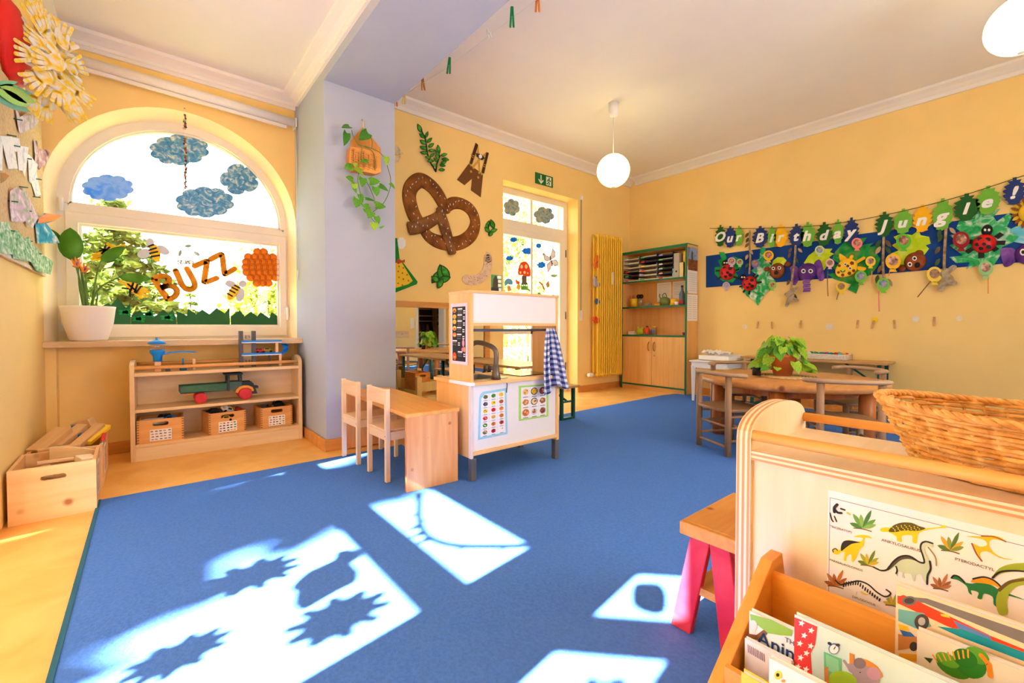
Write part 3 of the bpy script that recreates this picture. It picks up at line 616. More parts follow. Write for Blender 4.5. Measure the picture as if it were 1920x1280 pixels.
for i in range(len(pts) - 1):
    a, b = pts[i], pts[i + 1]; o.prism([FA.p(a[0], a[1], .02), FA.p(b[0], b[1], .02), FA.p(b[0], b[1] - .008, .02), FA.p(a[0], a[1] - .008, .02)], (0, .045, 0))
o.build('ramp', PB, t, True)
a = ap([(600, 480)])[0]; MB().box(a[0] - .008, a[0] + .008, 3.84, 3.86, .586, .665).build('post', TW, t, True)
a = ap([(468, 500)])[0]; MB().tube([(a[0], 3.85, .586), (a[0], 3.85, .625)], .02, 12).build('pump', plain('toy_teal', (32, 118, 160), .4), t, True); MB().tube([(a[0], 3.85, .625), (a[0], 3.85, .67)], .005, 8).build('pump_rod', PB, t, True)
a = ap([(285, 515)])[0]; MB().box(a[0] - .014, a[0] + .014, 3.84, 3.865, .586, .62).build('barrier_box', TGR, t, True); MB().box(a[0] + .012, a[0] + .055, 3.85, 3.856, .605, .611).build('barrier_arm', TGR, t, True)
t = thing('toy_garage', 'toy garage with grey lift tower and blue ramp on top of the low shelf', 'toy', (.68, 3.87, .586))
FB = Frame((0, 3.87, 0), (1, 0, 0), (0, -1, 0)); bp_ = lambda pts: FB.pxs(cr(pts))
zt = bp_([(1165, 130)])[0][1]
for u in (1165, 1318):
    x = bp_([(u, 400)])[0][0]; MB().box(x - .012, x + .012, 3.85, 3.9, .586, zt).build('lift_column', TGR, t, True)
x1, x2 = bp_([(1165, 400)])[0][0], bp_([(1318, 400)])[0][0]
MB().box(x1 + .012, x2 - .012, 3.865, 3.869, .60, zt - .005).build('lift_window', CLEAR, t, True)
o = MB(); o.text(Frame((0, 3.8645, 0), (1, 0, 0), (0, -1, 0)), 'E3', (x1 + x2) / 2, bp_([(1240, 205)])[0][1], .036, 0, TGR); o.text(Frame((0, 3.8645, 0), (1, 0, 0), (0, -1, 0)), 'U', (x1 + x2) / 2, .625, .04, 0, TGR); o.build('lift_number', TGR, t, True)
def deck(z, xa, xb, nm):
    MB().box(xa, xb, 3.83, 3.92, z - .007, z).build(nm, WHITE, t, True); MB().box(xa, xb, 3.828, 3.922, z, z + .012).build('road', PB, t, True)
zd1, zd2 = bp_([(1300, 262)])[0][1], bp_([(1500, 405)])[0][1]; xe = bp_([(1640, 400)])[0][0]
deck(zd1, x1, xe, 'upper_deck'); deck(zd2, x1, xe, 'lower_deck')
o = MB(); N = 12
for i in range(N):
    a0_, a1_ = -math.pi / 2 + math.pi * i / N, -math.pi / 2 + math.pi * (i + 1) / N; h0, h1 = zd2 + (zd1 - zd2) * i / N, zd2 + (zd1 - zd2) * (i + 1) / N
    P = lambda a_, r, h: (xe + r * math.cos(a_) * .9, 3.875 + r * math.sin(a_) * .9, h)
    o.add([P(a0_, .02, h0), P(a0_, .062, h0), P(a1_, .062, h1), P(a1_, .02, h1), P(a0_, .062, h0 + .022), P(a1_, .062, h1 + .022), P(a0_, .02, h0 - .008), P(a0_, .062, h0 - .008), P(a1_, .062, h1 - .008), P(a1_, .02, h1 - .008)], [(0, 1, 2, 3), (1, 4, 5, 2), (6, 9, 8, 7), (7, 8, 5, 4), (0, 3, 9, 6)])
o.build('curved_ramp', PB, t, True)
for u, z1 in ((1585, zd1), (1625, zd2)):
    x = bp_([(u, 400)])[0][0]; MB().box(x - .009, x + .009, 3.835, 3.853, .586 if u == 1625 else zd2 + .012, z1 - .007).build('post', TW, t, True)
x = bp_([(1505, 460)])[0][0]; MB().box(x - .006, x + .006, 3.86, 3.88, .586, zd2 - .007).build('grey_post', TGR, t, True)
car('red toy car parked on the lower deck of the toy garage', (bp_([(1385, 380)])[0][0], 3.86, zd2 + .013), R(10), (200, 40, 44), .75, cat='toy car', group='cars in the toy garage'); car('dark yellow toy car parked on the lower deck of the toy garage', (bp_([(1480, 380)])[0][0], 3.875, zd2 + .013), R(-5), (150, 130, 40), .9, group='cars in the toy garage')
# ---------------------------------------------------------------- pine crates with blocks
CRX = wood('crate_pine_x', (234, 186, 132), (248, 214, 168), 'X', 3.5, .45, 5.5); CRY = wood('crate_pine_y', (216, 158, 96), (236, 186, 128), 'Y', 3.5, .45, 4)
def crate(label, x0, x1, y0, y1, h, rz=0.):
    cx_, cy_ = (x0 + x1) / 2, (y0 + y1) / 2; t = thing('pine_crate', label, 'crate', (cx_, cy_, 0), rz, 'pine crates by the left wall'); w, d = x1 - x0, y1 - y0
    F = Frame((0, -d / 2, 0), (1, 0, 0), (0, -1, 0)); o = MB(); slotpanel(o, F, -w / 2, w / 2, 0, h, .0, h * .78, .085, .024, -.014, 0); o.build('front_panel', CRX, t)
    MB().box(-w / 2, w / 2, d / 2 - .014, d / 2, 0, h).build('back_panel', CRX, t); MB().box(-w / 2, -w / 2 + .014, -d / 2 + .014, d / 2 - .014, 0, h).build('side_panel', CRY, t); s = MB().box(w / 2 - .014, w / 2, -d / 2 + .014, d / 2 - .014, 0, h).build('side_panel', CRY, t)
    MB().box(-w / 2 + .014, w / 2 - .014, -d / 2 + .014, d / 2 - .014, 0, .012).build('base', CRX, t)
    F2 = Frame((w / 2, 0, 0), (0, 1, 0), (1, 0, 0)); o = MB(); o.poly(F2, rect(-.09, .03, .05, .21), .0005, .0015, PAPER); o.poly(F2, rect(-.08, .02, .06, .2), .0016, .002, mottle('crate_print', [(120, 110, 104), (214, 190, 160), (170, 120, 80)], 40)); o.build('picture_card', PAPER, s, label='faded picture card'); return t
crate('pale pine crate of wooden blocks at the left edge, nearest the carpet', -.492, -.203, 2.925, 3.275, .247, R(1)); crate('pine crate behind the nearest one, piled with long wooden bricks', -.490, -.20, 3.30, 3.74, .235)
rg = random.Random(11)
def block(label, p, size, rot, m, cat='block', group='wooden blocks in the crates', bev=.002):
    o = MB().box(-size[0] / 2, size[0] / 2, -size[1] / 2, size[1] / 2, -size[2] / 2, size[2] / 2).build('wooden_block', m, None, bevel=bev); o.location = p; o.rotation_euler = rot; return tag(o, label, cat, group)
G1 = 'plain wooden block heaped inside the nearest pine crate'
for i in range(16):
    block(G1, (rg.uniform(-.44, -.26), rg.uniform(2.98, 3.22), .115 + .012 * (i // 2)), (rg.uniform(.05, .12), .03, .02), (rg.uniform(-.15, .15), rg.uniform(-.15, .15), rg.uniform(0, 3)), [PALEX, MAPLEX, BEECHX][i % 3])
block('long pale plank lying on the blocks of the nearest crate', (-.36, 3.14, .222), (.13, .025, .012), (0, .05, .15), PALEX); block('white block at the right corner of the nearest crate', (-.245, 3.05, .228), (.06, .08, .03), (.1, .1, .4), MAPLE)
o = MB(); a_ = [(-.09 + .18 * i / 10, .05 * math.sin(math.pi * (i / 20 + .5))) for i in range(11)]
o.prism([(x, 0, .03 + z) for x, z in a_] + [(.09, 0, 0), (-.09, 0, 0)], (0, .03, 0)); o = o.build('wooden_block', BEECHX, None, bevel=.002); o.location = (-.30, 3.20, .20); o.rotation_euler = (0, 0, .1); tag(o, 'large curved wooden arch leaning in the nearest crate', 'block', 'wooden blocks in the crates')
BRK = wood('brick_beech', (206, 158, 104), (226, 184, 134), 'Y', 4)
block('broad beech brick at the left of the rear crate', (-.415, 3.46, .262), (.08, .2, .05), (R(24), R(5), R(-28)), BRK); block('beech brick in the middle of the rear crate', (-.345, 3.52, .262), (.05, .2, .05), (R(22), R(8), R(-26)), BRK); block('long flat beech plank slanting across the rear crate', (-.285, 3.50, .25), (.05, .30, .028), (R(18), R(6), R(-22)), BRK)
block('bright yellow plank in the rear crate', (-.237, 3.56, .256), (.042, .20, .025), (R(16), R(12), R(-20)), plain('yellow_paint', (244, 200, 40), .5)); block('short beech block at the back of the rear crate', (-.30, 3.66, .31), (.09, .06, .05), (R(10), R(-18), R(-25)), BRK); block('blue stick between the bricks of the rear crate', (-.325, 3.58, .28), (.02, .12, .03), (R(20), 0, R(20)), col((60, 110, 160)))
block('beech brick lying low at the front of the rear crate', (-.37, 3.35, .225), (.16, .05, .05), (0, 0, R(6)), BRK); block('beech brick at the far end of the rear crate', (-.25, 3.69, .262), (.1, .08, .04), (0, R(10), R(10)), BRK)
o = thing('skipping_rope_handle', 'red handle with grey shaft at the edge of the rear crate', 'toy', (-.205, 3.38, .25)); MB().tube([(0, .02, -.01), (.004, .09, .018)], [.008, .011], 10).build('grip', plain('toy_red', (214, 40, 36), .4), o); MB().tube([(0, -.03, -.03), (0, .02, -.01)], .007, 8).build('shaft', STEEL, o)
# ---------------------------------------------------------------- plant on the sill
pt = thing('strelitzia_plant', 'bird of paradise plant with orange flowers in white pot on the sill', 'plant', (-.30, 4.06, .797))
MB().lathe([(.0, 0), (.085, 0), (.095, .01), (.125, .12), (.136, .215), (.139, .228), (.133, .23), (.128, .21), (0, .2)], (0, 0, 0), 32).build('pot', plain('pot_white', (240, 232, 220), .5, .01), pt)
MB().lathe([(0, .205), (.127, .205)], (0, 0, 0), 24).build('soil', plain('soil', (70, 52, 38), .95, .2, 40), pt)
FP = Frame((0, 4.05, 0), (1, 0, 0), (0, -1, 0))
def stalk(pts, r0, r1, name='stalk', m=STEM):
    P = [FP.p(*FP.px(u, v), d) for u, v, d in pts]; P = smooth(P, 4, False); n = len(P); return MB().tube(P, [r0 + (r1 - r0) * i / (n - 1) for i in range(n)], 7).build(name, m, pt, True)
def blade(tip, base, w, d0, d1, m, bend=.02, name='leaf', fold=.25, parent=None, nrm=None):
    a = FP.p(*FP.px(*base), d0); b = FP.p(*FP.px(*tip), d1); L = b - a; s = L.cross(Vector(nrm) if nrm else FP.n).normalized(); nn = s.cross(L).normalized(); o = MB(); K = 8; vs = []; fs = []
    for i in range(K + 1):
        t = i / K; ww = w * (math.sin(math.pi * min(1, t * .92 + .05)) ** .75) * (1.05 - .25 * t) if 0 < i < K else .001; c = a + L * t + nn * bend * math.sin(math.pi * t)
        vs += [c - s * ww / 2 + nn * fold * ww * .5, c, c + s * ww / 2 + nn * fold * ww * .5]
    for i in range(K):
        for j in (0, 1): fs.append((3 * i + j, 3 * i + j + 1, 3 * i + 4 + j, 3 * i + 3 + j))
    o.add(vs, fs, None, True); return o.build(name, m, parent or pt, True, solid=.0015)
BIGL = mottle('strelitzia_leaf', [(60, 116, 24), (78, 138, 32), (102, 160, 50)], 6, .35)
stalk([(166, 586, 0), (160, 540, .0), (147, 490, .02), (137, 487, .03)], .008, .004); blade((133, 428), (137, 490), .13, .03, .03, BIGL, .02)
stalk([(163, 586, .03), (150, 520, .05), (135, 480, .04), (112, 455, .02)], .006, .003); blade((89, 428), (118, 460), .055, .02, -.02, BIGL, .01, fold=.5)
stalk([(170, 586, .0), (176, 545, 0), (182, 512, 0), (190, 490, .01)], .007, .004); blade((234, 463), (189, 490), .075, .01, .03, BIGL, -.02)
stalk([(172, 586, .02), (178, 555, .03), (195, 535, .04), (224, 521, .05)], .007, .004); blade((284, 524), (223, 520), .07, .05, .06, BIGL, -.015)
for pts in ([(160, 586, .04), (155, 540, .05), (146, 505, .05)], [(165, 586, .04), (164, 545, .05), (162, 515, .05)], [(168, 586, -.02), (158, 550, 0), (152, 510, 0)], [(175, 586, .02), (183, 560, .02), (182, 545, .02)], [(160, 586, .0), (150, 545, .0), (147, 500, .01)], [(178, 588, .0), (182, 575, .02), (180, 560, .0)]): stalk(pts, .006, .004)
ORG = plain('flower_orange', (246, 136, 30), .5, .1); PUR = plain('flower_violet', (120, 90, 150), .5)
for u, v in ((146, 503), (161, 513)):
    fl = stalk([(u, v, .05), (u - 8, v - 3, .06)], .007, .003, 'flower', plain('spathe', (150, 110, 70), .5))
    for du, dv, m in ((-10, -16, ORG), (-3, -20, ORG), (5, -17, ORG), (9, -10, ORG), (2, -14, PUR), (-6, -6, ORG)): blade((u + du, v + dv), (u, v), .014, .05, .06, m, .004, 'petal', .3, fl)
# ---------------------------------------------------------------- decorations on the arched window
def deco(name, label, cat, group=None): return thing(name, label, cat, (0, 4.232, 1.2), 0, group)
CL1 = mottle('cloud_paint_blue', [(120, 166, 224), (160, 188, 230), (90, 156, 232)], 16, .8); CL2 = mottle('cloud_paint_cotton', [(72, 132, 184), (110, 164, 200), (226, 224, 214)], 26, .9, 2, 1.2)
for i, (lb, cx_, cy_, rx, ry, n, m) in enumerate([('flat sky blue paper cloud at the left of the arched pane', 202, 352, 48, 24, 10, CL1), ('blue and white dabbed cloud at the top of the arched pane', 336, 281, 55, 28, 10, CL2), ('blue and white dabbed cloud at the bottom of the arched pane', 384, 379, 54, 28, 10, CL2), ('small five-lobed blue cloud at the right of the arched pane', 450, 336, 36, 28, 5, CL2)]):
    o = MB(); o.poly(WG, WG.pxs(scallop(cx_, cy_, rx, ry, n, .2 if n == 5 else .13, .4)), .001, .004); o = tag(o.build('paper_cloud', m), lb, 'cloud', 'paper clouds on the arched window')
ORL = mottle('letter_orange', [(214, 124, 14), (232, 146, 24), (242, 166, 40)], 18, .7); cb = crop(80, 420, 4)
for lb, st in [('orange letter B of the word on the window', [[(835, 415), (880, 480), (935, 560)], [(835, 412), (890, 390), (938, 400), (945, 430), (925, 460), (885, 480)], [(885, 480), (950, 462), (1000, 485), (1005, 520), (980, 550), (935, 560)]]), ('orange letter U of the word on the window', [[(998, 350), (1020, 400), (1045, 455), (1080, 488), (1120, 488), (1140, 465), (1130, 420), (1082, 335)]]), ('first orange letter Z, next to the letter U', [[(1140, 315), (1222, 280), (1230, 295), (1215, 400), (1218, 435), (1305, 405)]]), ('second orange letter Z, nearest the honeycomb', [[(1258, 265), (1333, 228), (1348, 250), (1362, 360), (1375, 372), (1438, 335)]])]:
    o = MB()
    for q in st: o.stroke(WG, WG.pxs(smooth(cb(q), 4, False)), .040, .001, .004)
    tag(o.build('letter', ORL), lb, 'letter', 'letters on the arched window')
YEL = mottle('bee_yellow', [(240, 176, 20), (250, 206, 50), (252, 220, 90)], 20, .8); WING = plain('wing_paper', (214, 212, 222), .8, .04)
def bee(label, body, wings, head, stripes, rot):
    t = deco('paper_bee', label, 'bee', 'paper bees on the arched window')
    for w_ in wings: MB().poly(WG, WG.pxs(cb(ellp(*w_))), .001, .003).build('wing', WING, t, True)
    b = MB().poly(WG, WG.pxs(cb(ellp(*body))), .003, .006).build('body', YEL, t, True); MB().poly(WG, WG.pxs(cb(ellp(*head))), .003, .005).build('head', WING, t, True)
    for q in stripes: MB().stroke(WG, WG.pxs(cb(q)), .012, .006, .007).build('stripe', BLACK, b, True)
bee('grey winged bee at the top of the lower window pane', (845, 215, 36, 68, 20, -.28), [(760, 220, 52, 34, 18, -.3), (900, 195, 55, 30, 18, .45)], (805, 140, 30, 34), [[(795, 168), (830, 155)], [(800, 195), (850, 180)], [(805, 220), (860, 208)], [(815, 245), (875, 235)]], 0)
bee('grey winged bee below the letter Z, facing up right', (1430, 510, 34, 68, 20, .6), [(1410, 450, 42, 26, 16, .3), (1480, 530, 34, 52, 16, .2)], (1500, 448, 30, 26), [[(1385, 520), (1420, 540)], [(1400, 495), (1440, 515)], [(1420, 475), (1460, 495)], [(1440, 460), (1475, 478)]], 0)
def handbee(label, palm, fingers, cross):
    t = deco('handprint_bee', label, 'bee', 'paper bees on the arched window'); o = MB().poly(WG, WG.pxs(cb(ellp(*palm))), .001, .004, YEL)
    for f in fingers: o.stroke(WG, WG.pxs(cb(f)), .02, .0015, .0042, YEL)
    b = o.build('handprint', YEL, t, True)
    for q in cross: MB().stroke(WG, WG.pxs(cb(q)), .012, .0045, .0055).build('stripe', BLACK, b, True)
handbee('yellow handprint bee between the plant leaves', (500, 200, 70, 38, 18, -.25), [[(470, 210), (380, 235)], [(470, 225), (370, 262)], [(500, 230), (410, 265)], [(520, 170), (490, 150)], [(540, 180), (610, 160)]], [[(430, 180), (500, 210)], [(445, 220), (500, 175)], [(470, 165), (460, 215)], [(430, 200), (500, 195)]])
handbee('yellow handprint bee under the lowest plant leaf', (680, 475, 66, 36, 18, .5), [[(640, 450), (580, 430)], [(720, 500), (795, 510)], [(710, 510), (780, 540)], [(690, 510), (740, 550)], [(720, 480), (780, 490)]], [[(600, 480), (640, 485)], [(655, 490), (655, 540)], [(640, 450), (700, 500)], [(680, 440), (660, 500)], [(710, 455), (690, 510)], [(735, 470), (700, 515)]])
hv = deco('honeycomb_hive', 'orange honeycomb hive made of round caps on the window', 'beehive'); CAP = plain('cap_orange', (246, 160, 36), .6, .08); CAPB = plain('cap_rim', (222, 124, 24), .6, .08)
rows = [(210, (1608, 1655)), (248, (1540, 1588, 1634, 1680, 1722)), (285, (1525, 1565, 1610, 1655, 1698, 1740)), (324, (1522, 1572, 1617, 1662, 1705, 1750)), (363, (1528, 1575, 1622, 1666, 1711, 1756)), (402, (1557, 1603, 1648, 1693, 1742)), (443, (1603, 1648, 1690))]
first = None
for y, xs in rows:
    for x in xs:
        a, b = WG.px(*cb([(x, y)])[0])
        if first is None:
            o = MB(); n = 14; F = Frame((0, 0, 0), (1, 0, 0), (0, -1, 0)); o.disc(F, 0, 0, .029, .001, .006, CAP, n); o.ring(F, ellp(0, 0, .0315, .0315, n), ellp(0, 0, .028, .028, n), .001, .024, CAPB); first = o.build('cap', CAP, hv); me0 = first; first.location = (a, 0, b - 1.2)
        else: inst(me0, hv, (a, 0, b - 1.2))
a, b = WG.px(*cb([(1632, 178)])[0]); MB().ring(WG, ellp(a, b, .02, .02, 14), ellp(a, b, .015, .015, 14), .001, .014).build('loop', CAPB, hv, True)
GRS = plain('grass_paper', (44, 100, 58), .85, .05); HND = plain('handprint_green', (24, 150, 74), .85, .1)
for lb, q, hands in [('green paper grass strip with tall spikes behind the plant pot', [(365, 605), (450, 612), (495, 590), (510, 610), (563, 550), (625, 630), (658, 590), (660, 760), (365, 760)], [(620, 660)]), ('green paper grass strip with bright handprints', [(665, 680), (730, 645), (765, 685), (815, 635), (835, 695), (905, 640), (940, 670), (975, 640), (1000, 700), (1005, 757), (665, 760)], [(720, 710), (795, 675), (935, 700)]), ('plain green paper grass strip below the letters', [(1000, 650), (1080, 685), (1090, 632), (1150, 675), (1195, 640), (1250, 675), (1305, 628), (1365, 670), (1400, 625), (1405, 760), (1012, 760)], []), ('plain green paper grass strip below the honeycomb', [(1410, 690), (1480, 645), (1515, 690), (1560, 655), (1610, 690), (1635, 660), (1700, 705), (1715, 660), (1770, 695), (1770, 760), (1410, 765)], [])]:
    t = deco('grass_strip', lb, 'paper grass', 'paper grass along the window'); MB().poly(WG, WG.pxs(cb(q)), .001, .003).build('strip', GRS, t, True)
    for hx, hy in hands:
        o = MB(); o.poly(WG, WG.pxs(cb(ellp(hx, hy, 22, 20, 12))), .003, .004)
        for dx, dy in ((-42, -10), (-38, 12), (30, -20), (40, 0), (36, 20)): o.stroke(WG, WG.pxs(cb([(hx, hy), (hx + dx, hy + dy)])), .014, .003, .004)
        o.build('handprint', HND, t, True)
t = deco('bird_feeder', 'clear window bird feeder with seed and leaf shaped suckers', 'bird feeder')
q = WG.pxs(cb([(1002, 300), (1150, 310), (1160, 250), (1090, 160), (1005, 230)])); MB().poly(WG, q, .001, .004).build('clear_house', CLEAR, t, True)
q = WG.pxs(cb([(1005, 305), (1150, 313), (1150, 302), (1005, 293)])); MB().poly(WG, q, -.03, -.004).build('tray', CLEAR, t, True)
o = MB()
for i in range(60): a, b = WG.px(*cb([(rg.uniform(1012, 1140), rg.uniform(272, 296))])[0]); o.ell(WG.p(a, b, rg.uniform(-.028, -.006)), (.005, .004, .004), None, 6, 4)
o.build('seed', plain('seed_brown', (140, 92, 62), .8, .2), t, True, kind='stuff')
for x, y, r in ((1090, 165, .3), (1030, 218, -.9), (1155, 222, .9)): MB().poly(WG, WG.pxs(cb(leafpoly(x, y, 26, 56, r + 1.2))), .004, .007).build('sucker_leaf', plain('leaf_white_green', (160, 180, 160), .5, .2, 30), t, True)
# hanging string of beads
t = thing('bead_string', 'string of small stones and a crystal hanging before the arched window', 'mobile', (.27, 4.02, 1.8)); FS = Frame((0, 4.03, 0), (1, 0, 0), (0, -1, 0))
a0 = FS.px(346, 203); a1 = FS.px(348, 362); MB().tube([FS.p(*a0, 0), FS.p(*a1, 0)], .0012, 5).build('thread', PAPER, t, True); MB().ell(FS.p(*a0, 0), (.006, .006, .006), None, 8, 6).build('nail', STEEL, t, True)
bc = [col((120, 60, 40)), col((170, 80, 60)), col((60, 40, 34)), col((200, 160, 130)), col((90, 110, 70))]
for i in range(44):
    f = .08 + .86 * i / 43
    if .25 < f < .33 or .62 < f < .66: continue
    b = a0[1] + (a1[1] - a0[1]) * f; x = a0[0] + (a1[0] - a0[0]) * f; MB().ell(FS.p(x + rg.uniform(-.006, .006), b, rg.uniform(-.004, .004)), (rg.uniform(.006, .012), .007, .0075), None, 7, 5).build('bead', bc[i % 5], t, True)
MB().lathe([(0, -.02), (.009, -.005), (.007, .012), (0, .02)], FS.p(a1[0], a1[1], 0), 8, smooth=False).build('crystal', CLEAR, t, True)
# roller blind
t = thing('roller_blind', 'white roller blind rolled up above the arched window', 'blind', (.25, 3.97, 2.57)); za, zb = 2.605, 2.57
MB().tube([(-.47, 3.975, za), (.955, 3.975, zb)], .032, 16).build('roll', CEIL, t, True); MB().bar((-.47, 3.985, za - .045), (.90, 3.985, zb - .045), .018, .022).build('bottom_bar', CEIL, t, True)
for x, z in ((-.475, za), (.965, zb)): MB().box(x - .006, x + .006, 3.945, YB, z - .035, z + .035).build('bracket', STEEL if x < 0 else WHITE, t, True)
MB().tube([(.962, 3.955, zb), (.965, 3.955, 1.75), (.966, 3.957, 1.28), (.968, 3.962, 1.75), (.967, 3.962, zb)], .0022, 5).build('pull_chain', WHITE, t, True); MB().tube([(.966, 3.957, 1.36), (.966, 3.957, 1.28)], .005, 6).build('chain_weight', WHITE, t, True)
# ---------------------------------------------------------------- left wall: pin board and sun
pb_ = thing('pin_board', 'brown cork pin board with drawings on the left wall', 'pin board', (XL, 3.4, 1.7)); CORK = mottle('cork', [(196, 164, 120), (210, 180, 136), (222, 194, 152)], 60, .95)
MB().poly(LW, [(2.80, 1.225), (4.02, 1.225), (4.02, 2.18), (2.80, 2.02)], .003, .014).build('board', CORK, pb_, True); MB().poly(LW, [(2.80, 1.205), (4.02, 1.205), (4.02, 1.2245), (2.80, 1.2245)], .003, .018).build('edge_strip', SILLM, pb_, True)
def pin(name, label, cat, pts, m, d0=.016, d1=.03, curl=.0, group='drawings on the pin board'):
    """a cut paper pinned to the board, its free edge standing off"""
    P = LW.pxs(pts, .02); o = MB(); n = len(P); w0 = min(a for a, b in P); w1 = max(a for a, b in P)
    V = [LW.p(a, b, d0 + (d1 - d0) * ((a - w0) / (w1 - w0 + 1e-6)) ** 2 + .001) for a, b in P]; V2 = [v + LW.n * .0012 for v in V]
    o.add(V + V2, [tuple(range(n - 1, -1, -1)), tuple(range(n, 2 * n))] + [(i, (i + 1) % n, n + (i + 1) % n, n + i) for i in range(n)], m); t = o.build(name, m); tag(t, label, cat, group); return t
DR1 = mottle('drawing_green', [(236, 240, 236), (150, 196, 150), (70, 140, 90)], 40, .9); DR2 = mottle('drawing_pink', [(240, 236, 236), (214, 186, 206), (150, 190, 130)], 30, .9); DR3 = mottle('drawing_white', [(244, 242, 246), (250, 250, 250), (214, 210, 226)], 30, .9); DR4 = mottle('drawing_blue', [(246, 244, 240), (70, 170, 200), (40, 130, 180)], 18, .9)
pc = crop(0, 180, 3.368)
pin('paper_heart', 'green and pink paper heart at the top of the pin board', 'drawing', pc([(95, 65), (120, 130), (150, 108), (180, 112), (192, 145), (180, 190), (150, 220), (120, 235), (108, 180)]), DR2, .02, .05)
for k, (lb, q) in enumerate([('white fringed paper at the left of the pin board', [(5, 250), (65, 255), (90, 455), (50, 460), (20, 300), (18, 470), (0, 470), (0, 260)]), ('white fringed paper second from the left on the pin board', [(70, 260), (105, 265), (112, 350), (90, 350), (80, 300)]), ('long white fringed paper in the middle of the pin board', [(110, 310), (160, 320), (150, 510), (140, 470), (122, 470)]), ('narrow white fringed paper right of the middle of the pin board', [(160, 360), (185, 370), (220, 430), (205, 560), (185, 540), (180, 410)]), ('white strip hanging low near the window', [(200, 420), (220, 440), (240, 620), (225, 640), (205, 560)])]): pin('fringed_paper', lb, 'drawing', pc(q), DR3, .016, .03)
pin('paper_butterfly', 'purple and green butterfly low on the pin board', 'drawing', pc([(60, 600), (85, 570), (105, 600), (120, 770), (100, 795), (70, 790), (60, 700)]), DR2, .02, .06); pin('paper_butterfly', 'pale pink butterfly standing off the middle of the pin board', 'drawing', pc([(135, 570), (155, 600), (188, 760), (175, 835), (155, 790), (140, 660)]), DR2, .02, .05); pin('paper_butterfly', 'orange and blue butterfly at the right edge of the pin board', 'drawing', pc([(222, 830), (220, 780), (250, 735), (278, 745), (270, 780), (255, 800), (275, 880), (280, 920), (232, 930)]), DR4, .02, .09); pin('paper_butterfly', 'brown and pink butterfly edge near the window corner', 'drawing', pc([(212, 285), (225, 280), (230, 330), (255, 330), (250, 420), (232, 465), (220, 430)]), mottle('drawing_brown', [(90, 66, 54), (200, 150, 160), (240, 230, 230)], 20), .02, .06)
pin('paper_leaf', 'plain orange petal above the blue butterfly on the pin board', 'drawing', pc([(220, 800), (228, 765), (250, 735), (278, 742), (268, 775), (240, 800)]), col((240, 130, 40)), .03, .1)
pin('paper_leaf', 'orange edged green leaf at the left image edge on the pin board', 'drawing', pc([(0, 485), (20, 484), (35, 500), (20, 535), (0, 550)]), mottle('drawing_orange', [(226, 110, 40), (60, 150, 90)], 16), .02, .03)
for lb, q in [('green painted grass paper at the lower left of the pin board', [(0, 790), (40, 800), (50, 850), (70, 870), (90, 1010), (0, 990)]), ('green painted grass paper in the middle of the lower pin board', [(55, 850), (100, 845), (125, 900), (140, 880), (165, 1050), (80, 1025)]), ('green painted grass paper at the lower right of the pin board', [(150, 940), (180, 925), (210, 950), (240, 1000), (275, 1040), (268, 1125), (215, 1100), (175, 1020)])]: pin('grass_paper', lb, 'drawing', pc(q), DR1, .018, .06)
for x, y in ((115, 148), (75, 250), (100, 315), (175, 395), (85, 665), (150, 575), (175, 725), (65, 850), (105, 925), (240, 995), (270, 1015), (180, 915), (240, 525), (232, 638)):
    a, b = LW.px(*pc([(x, y)])[0], .03); MB().tube([LW.p(a, b, .014), LW.p(a, b, .045)], .003, 6).build('push_pin', col((60, 110, 90)), pb_, True)
sn = thing('paper_sun', 'red dome ringed by yellow and white handprints high on the left wall', 'wall decoration', (XL, 3.4, 2.3)); a, b = LW.px(24, 86, .02)
MB().lathe([(.205, .002), (.2, .025), (.17, .05), (.10, .07), (0, .078)], LW.p(a, b, 0), 28, axis=(1, 0, 0)).build('dome', plain('sun_red', (206, 30, 28), .55, .04), sn, True)
HP = mottle('handprint_yellow', [(250, 206, 20), (251, 224, 90), (248, 247, 240), (250, 248, 240)], 20, .9, 3, 1.); HPM = MB(); F0 = Frame((0, 0, 0), (0, 1, 0), (1, 0, 0)); HPM.poly(F0, ellp(0, .03, .04, .045, 12), 0, .002)
for q in (-.045, -.022, 0, .022): HPM.stroke(F0, [(q * .7, .06), (q * 1.3, .135)], .018, 0, .002)
HPM.stroke(F0, [(.03, .02), (.065, .06)], .018, 0, .002); hp0 = HPM.build('handprint', HP, sn)
for i in range(26):
    t = 2 * math.pi * i / 13; q = hp0 if i == 0 else inst(hp0, sn, (0, 0, 0)); q.location = (.10 + .02 * (i % 3) + .05 * (i // 13), (a - 3.4) + (.15 - .05 * (i // 13)) * math.cos(t) + .10, (b - 2.3) + (.15 - .05 * (i // 13)) * math.sin(t)); q.rotation_euler = (t - math.pi / 2, rg.uniform(-.3, .3), -.75 + rg.uniform(-.3, .3))
lf = thing('paper_palm', 'green paper palm leaves above the pin board', 'paper leaves', (XL, 3.2, 2.0))
for tip, base, wd, m in [((28, 152), (-30, 165), .03, (90, 180, 130)), ((58, 176), (-30, 155), .035, (60, 150, 100)), ((61, 191), (-10, 160), .05, (140, 180, 40)), ((48, 197), (-20, 165), .045, (140, 196, 60)), ((55, 209), (-30, 172), .04, (50, 140, 104)), ((30, 160), (-25, 168), .03, (90, 170, 70))]:
    A, B = LW.px(*base, .1), LW.px(*tip, .1); L = math.hypot(B[0] - A[0], B[1] - A[1]); rot = math.atan2(B[1] - A[1], B[0] - A[0]) - math.pi / 2
    MB().poly(LW, leafpoly((A[0] + B[0]) / 2, (A[1] + B[1]) / 2, wd, L, rot), .1 + .004 * m[0] / 50, .1015 + .004 * m[0] / 50).build('leaf', col(m), lf, True)
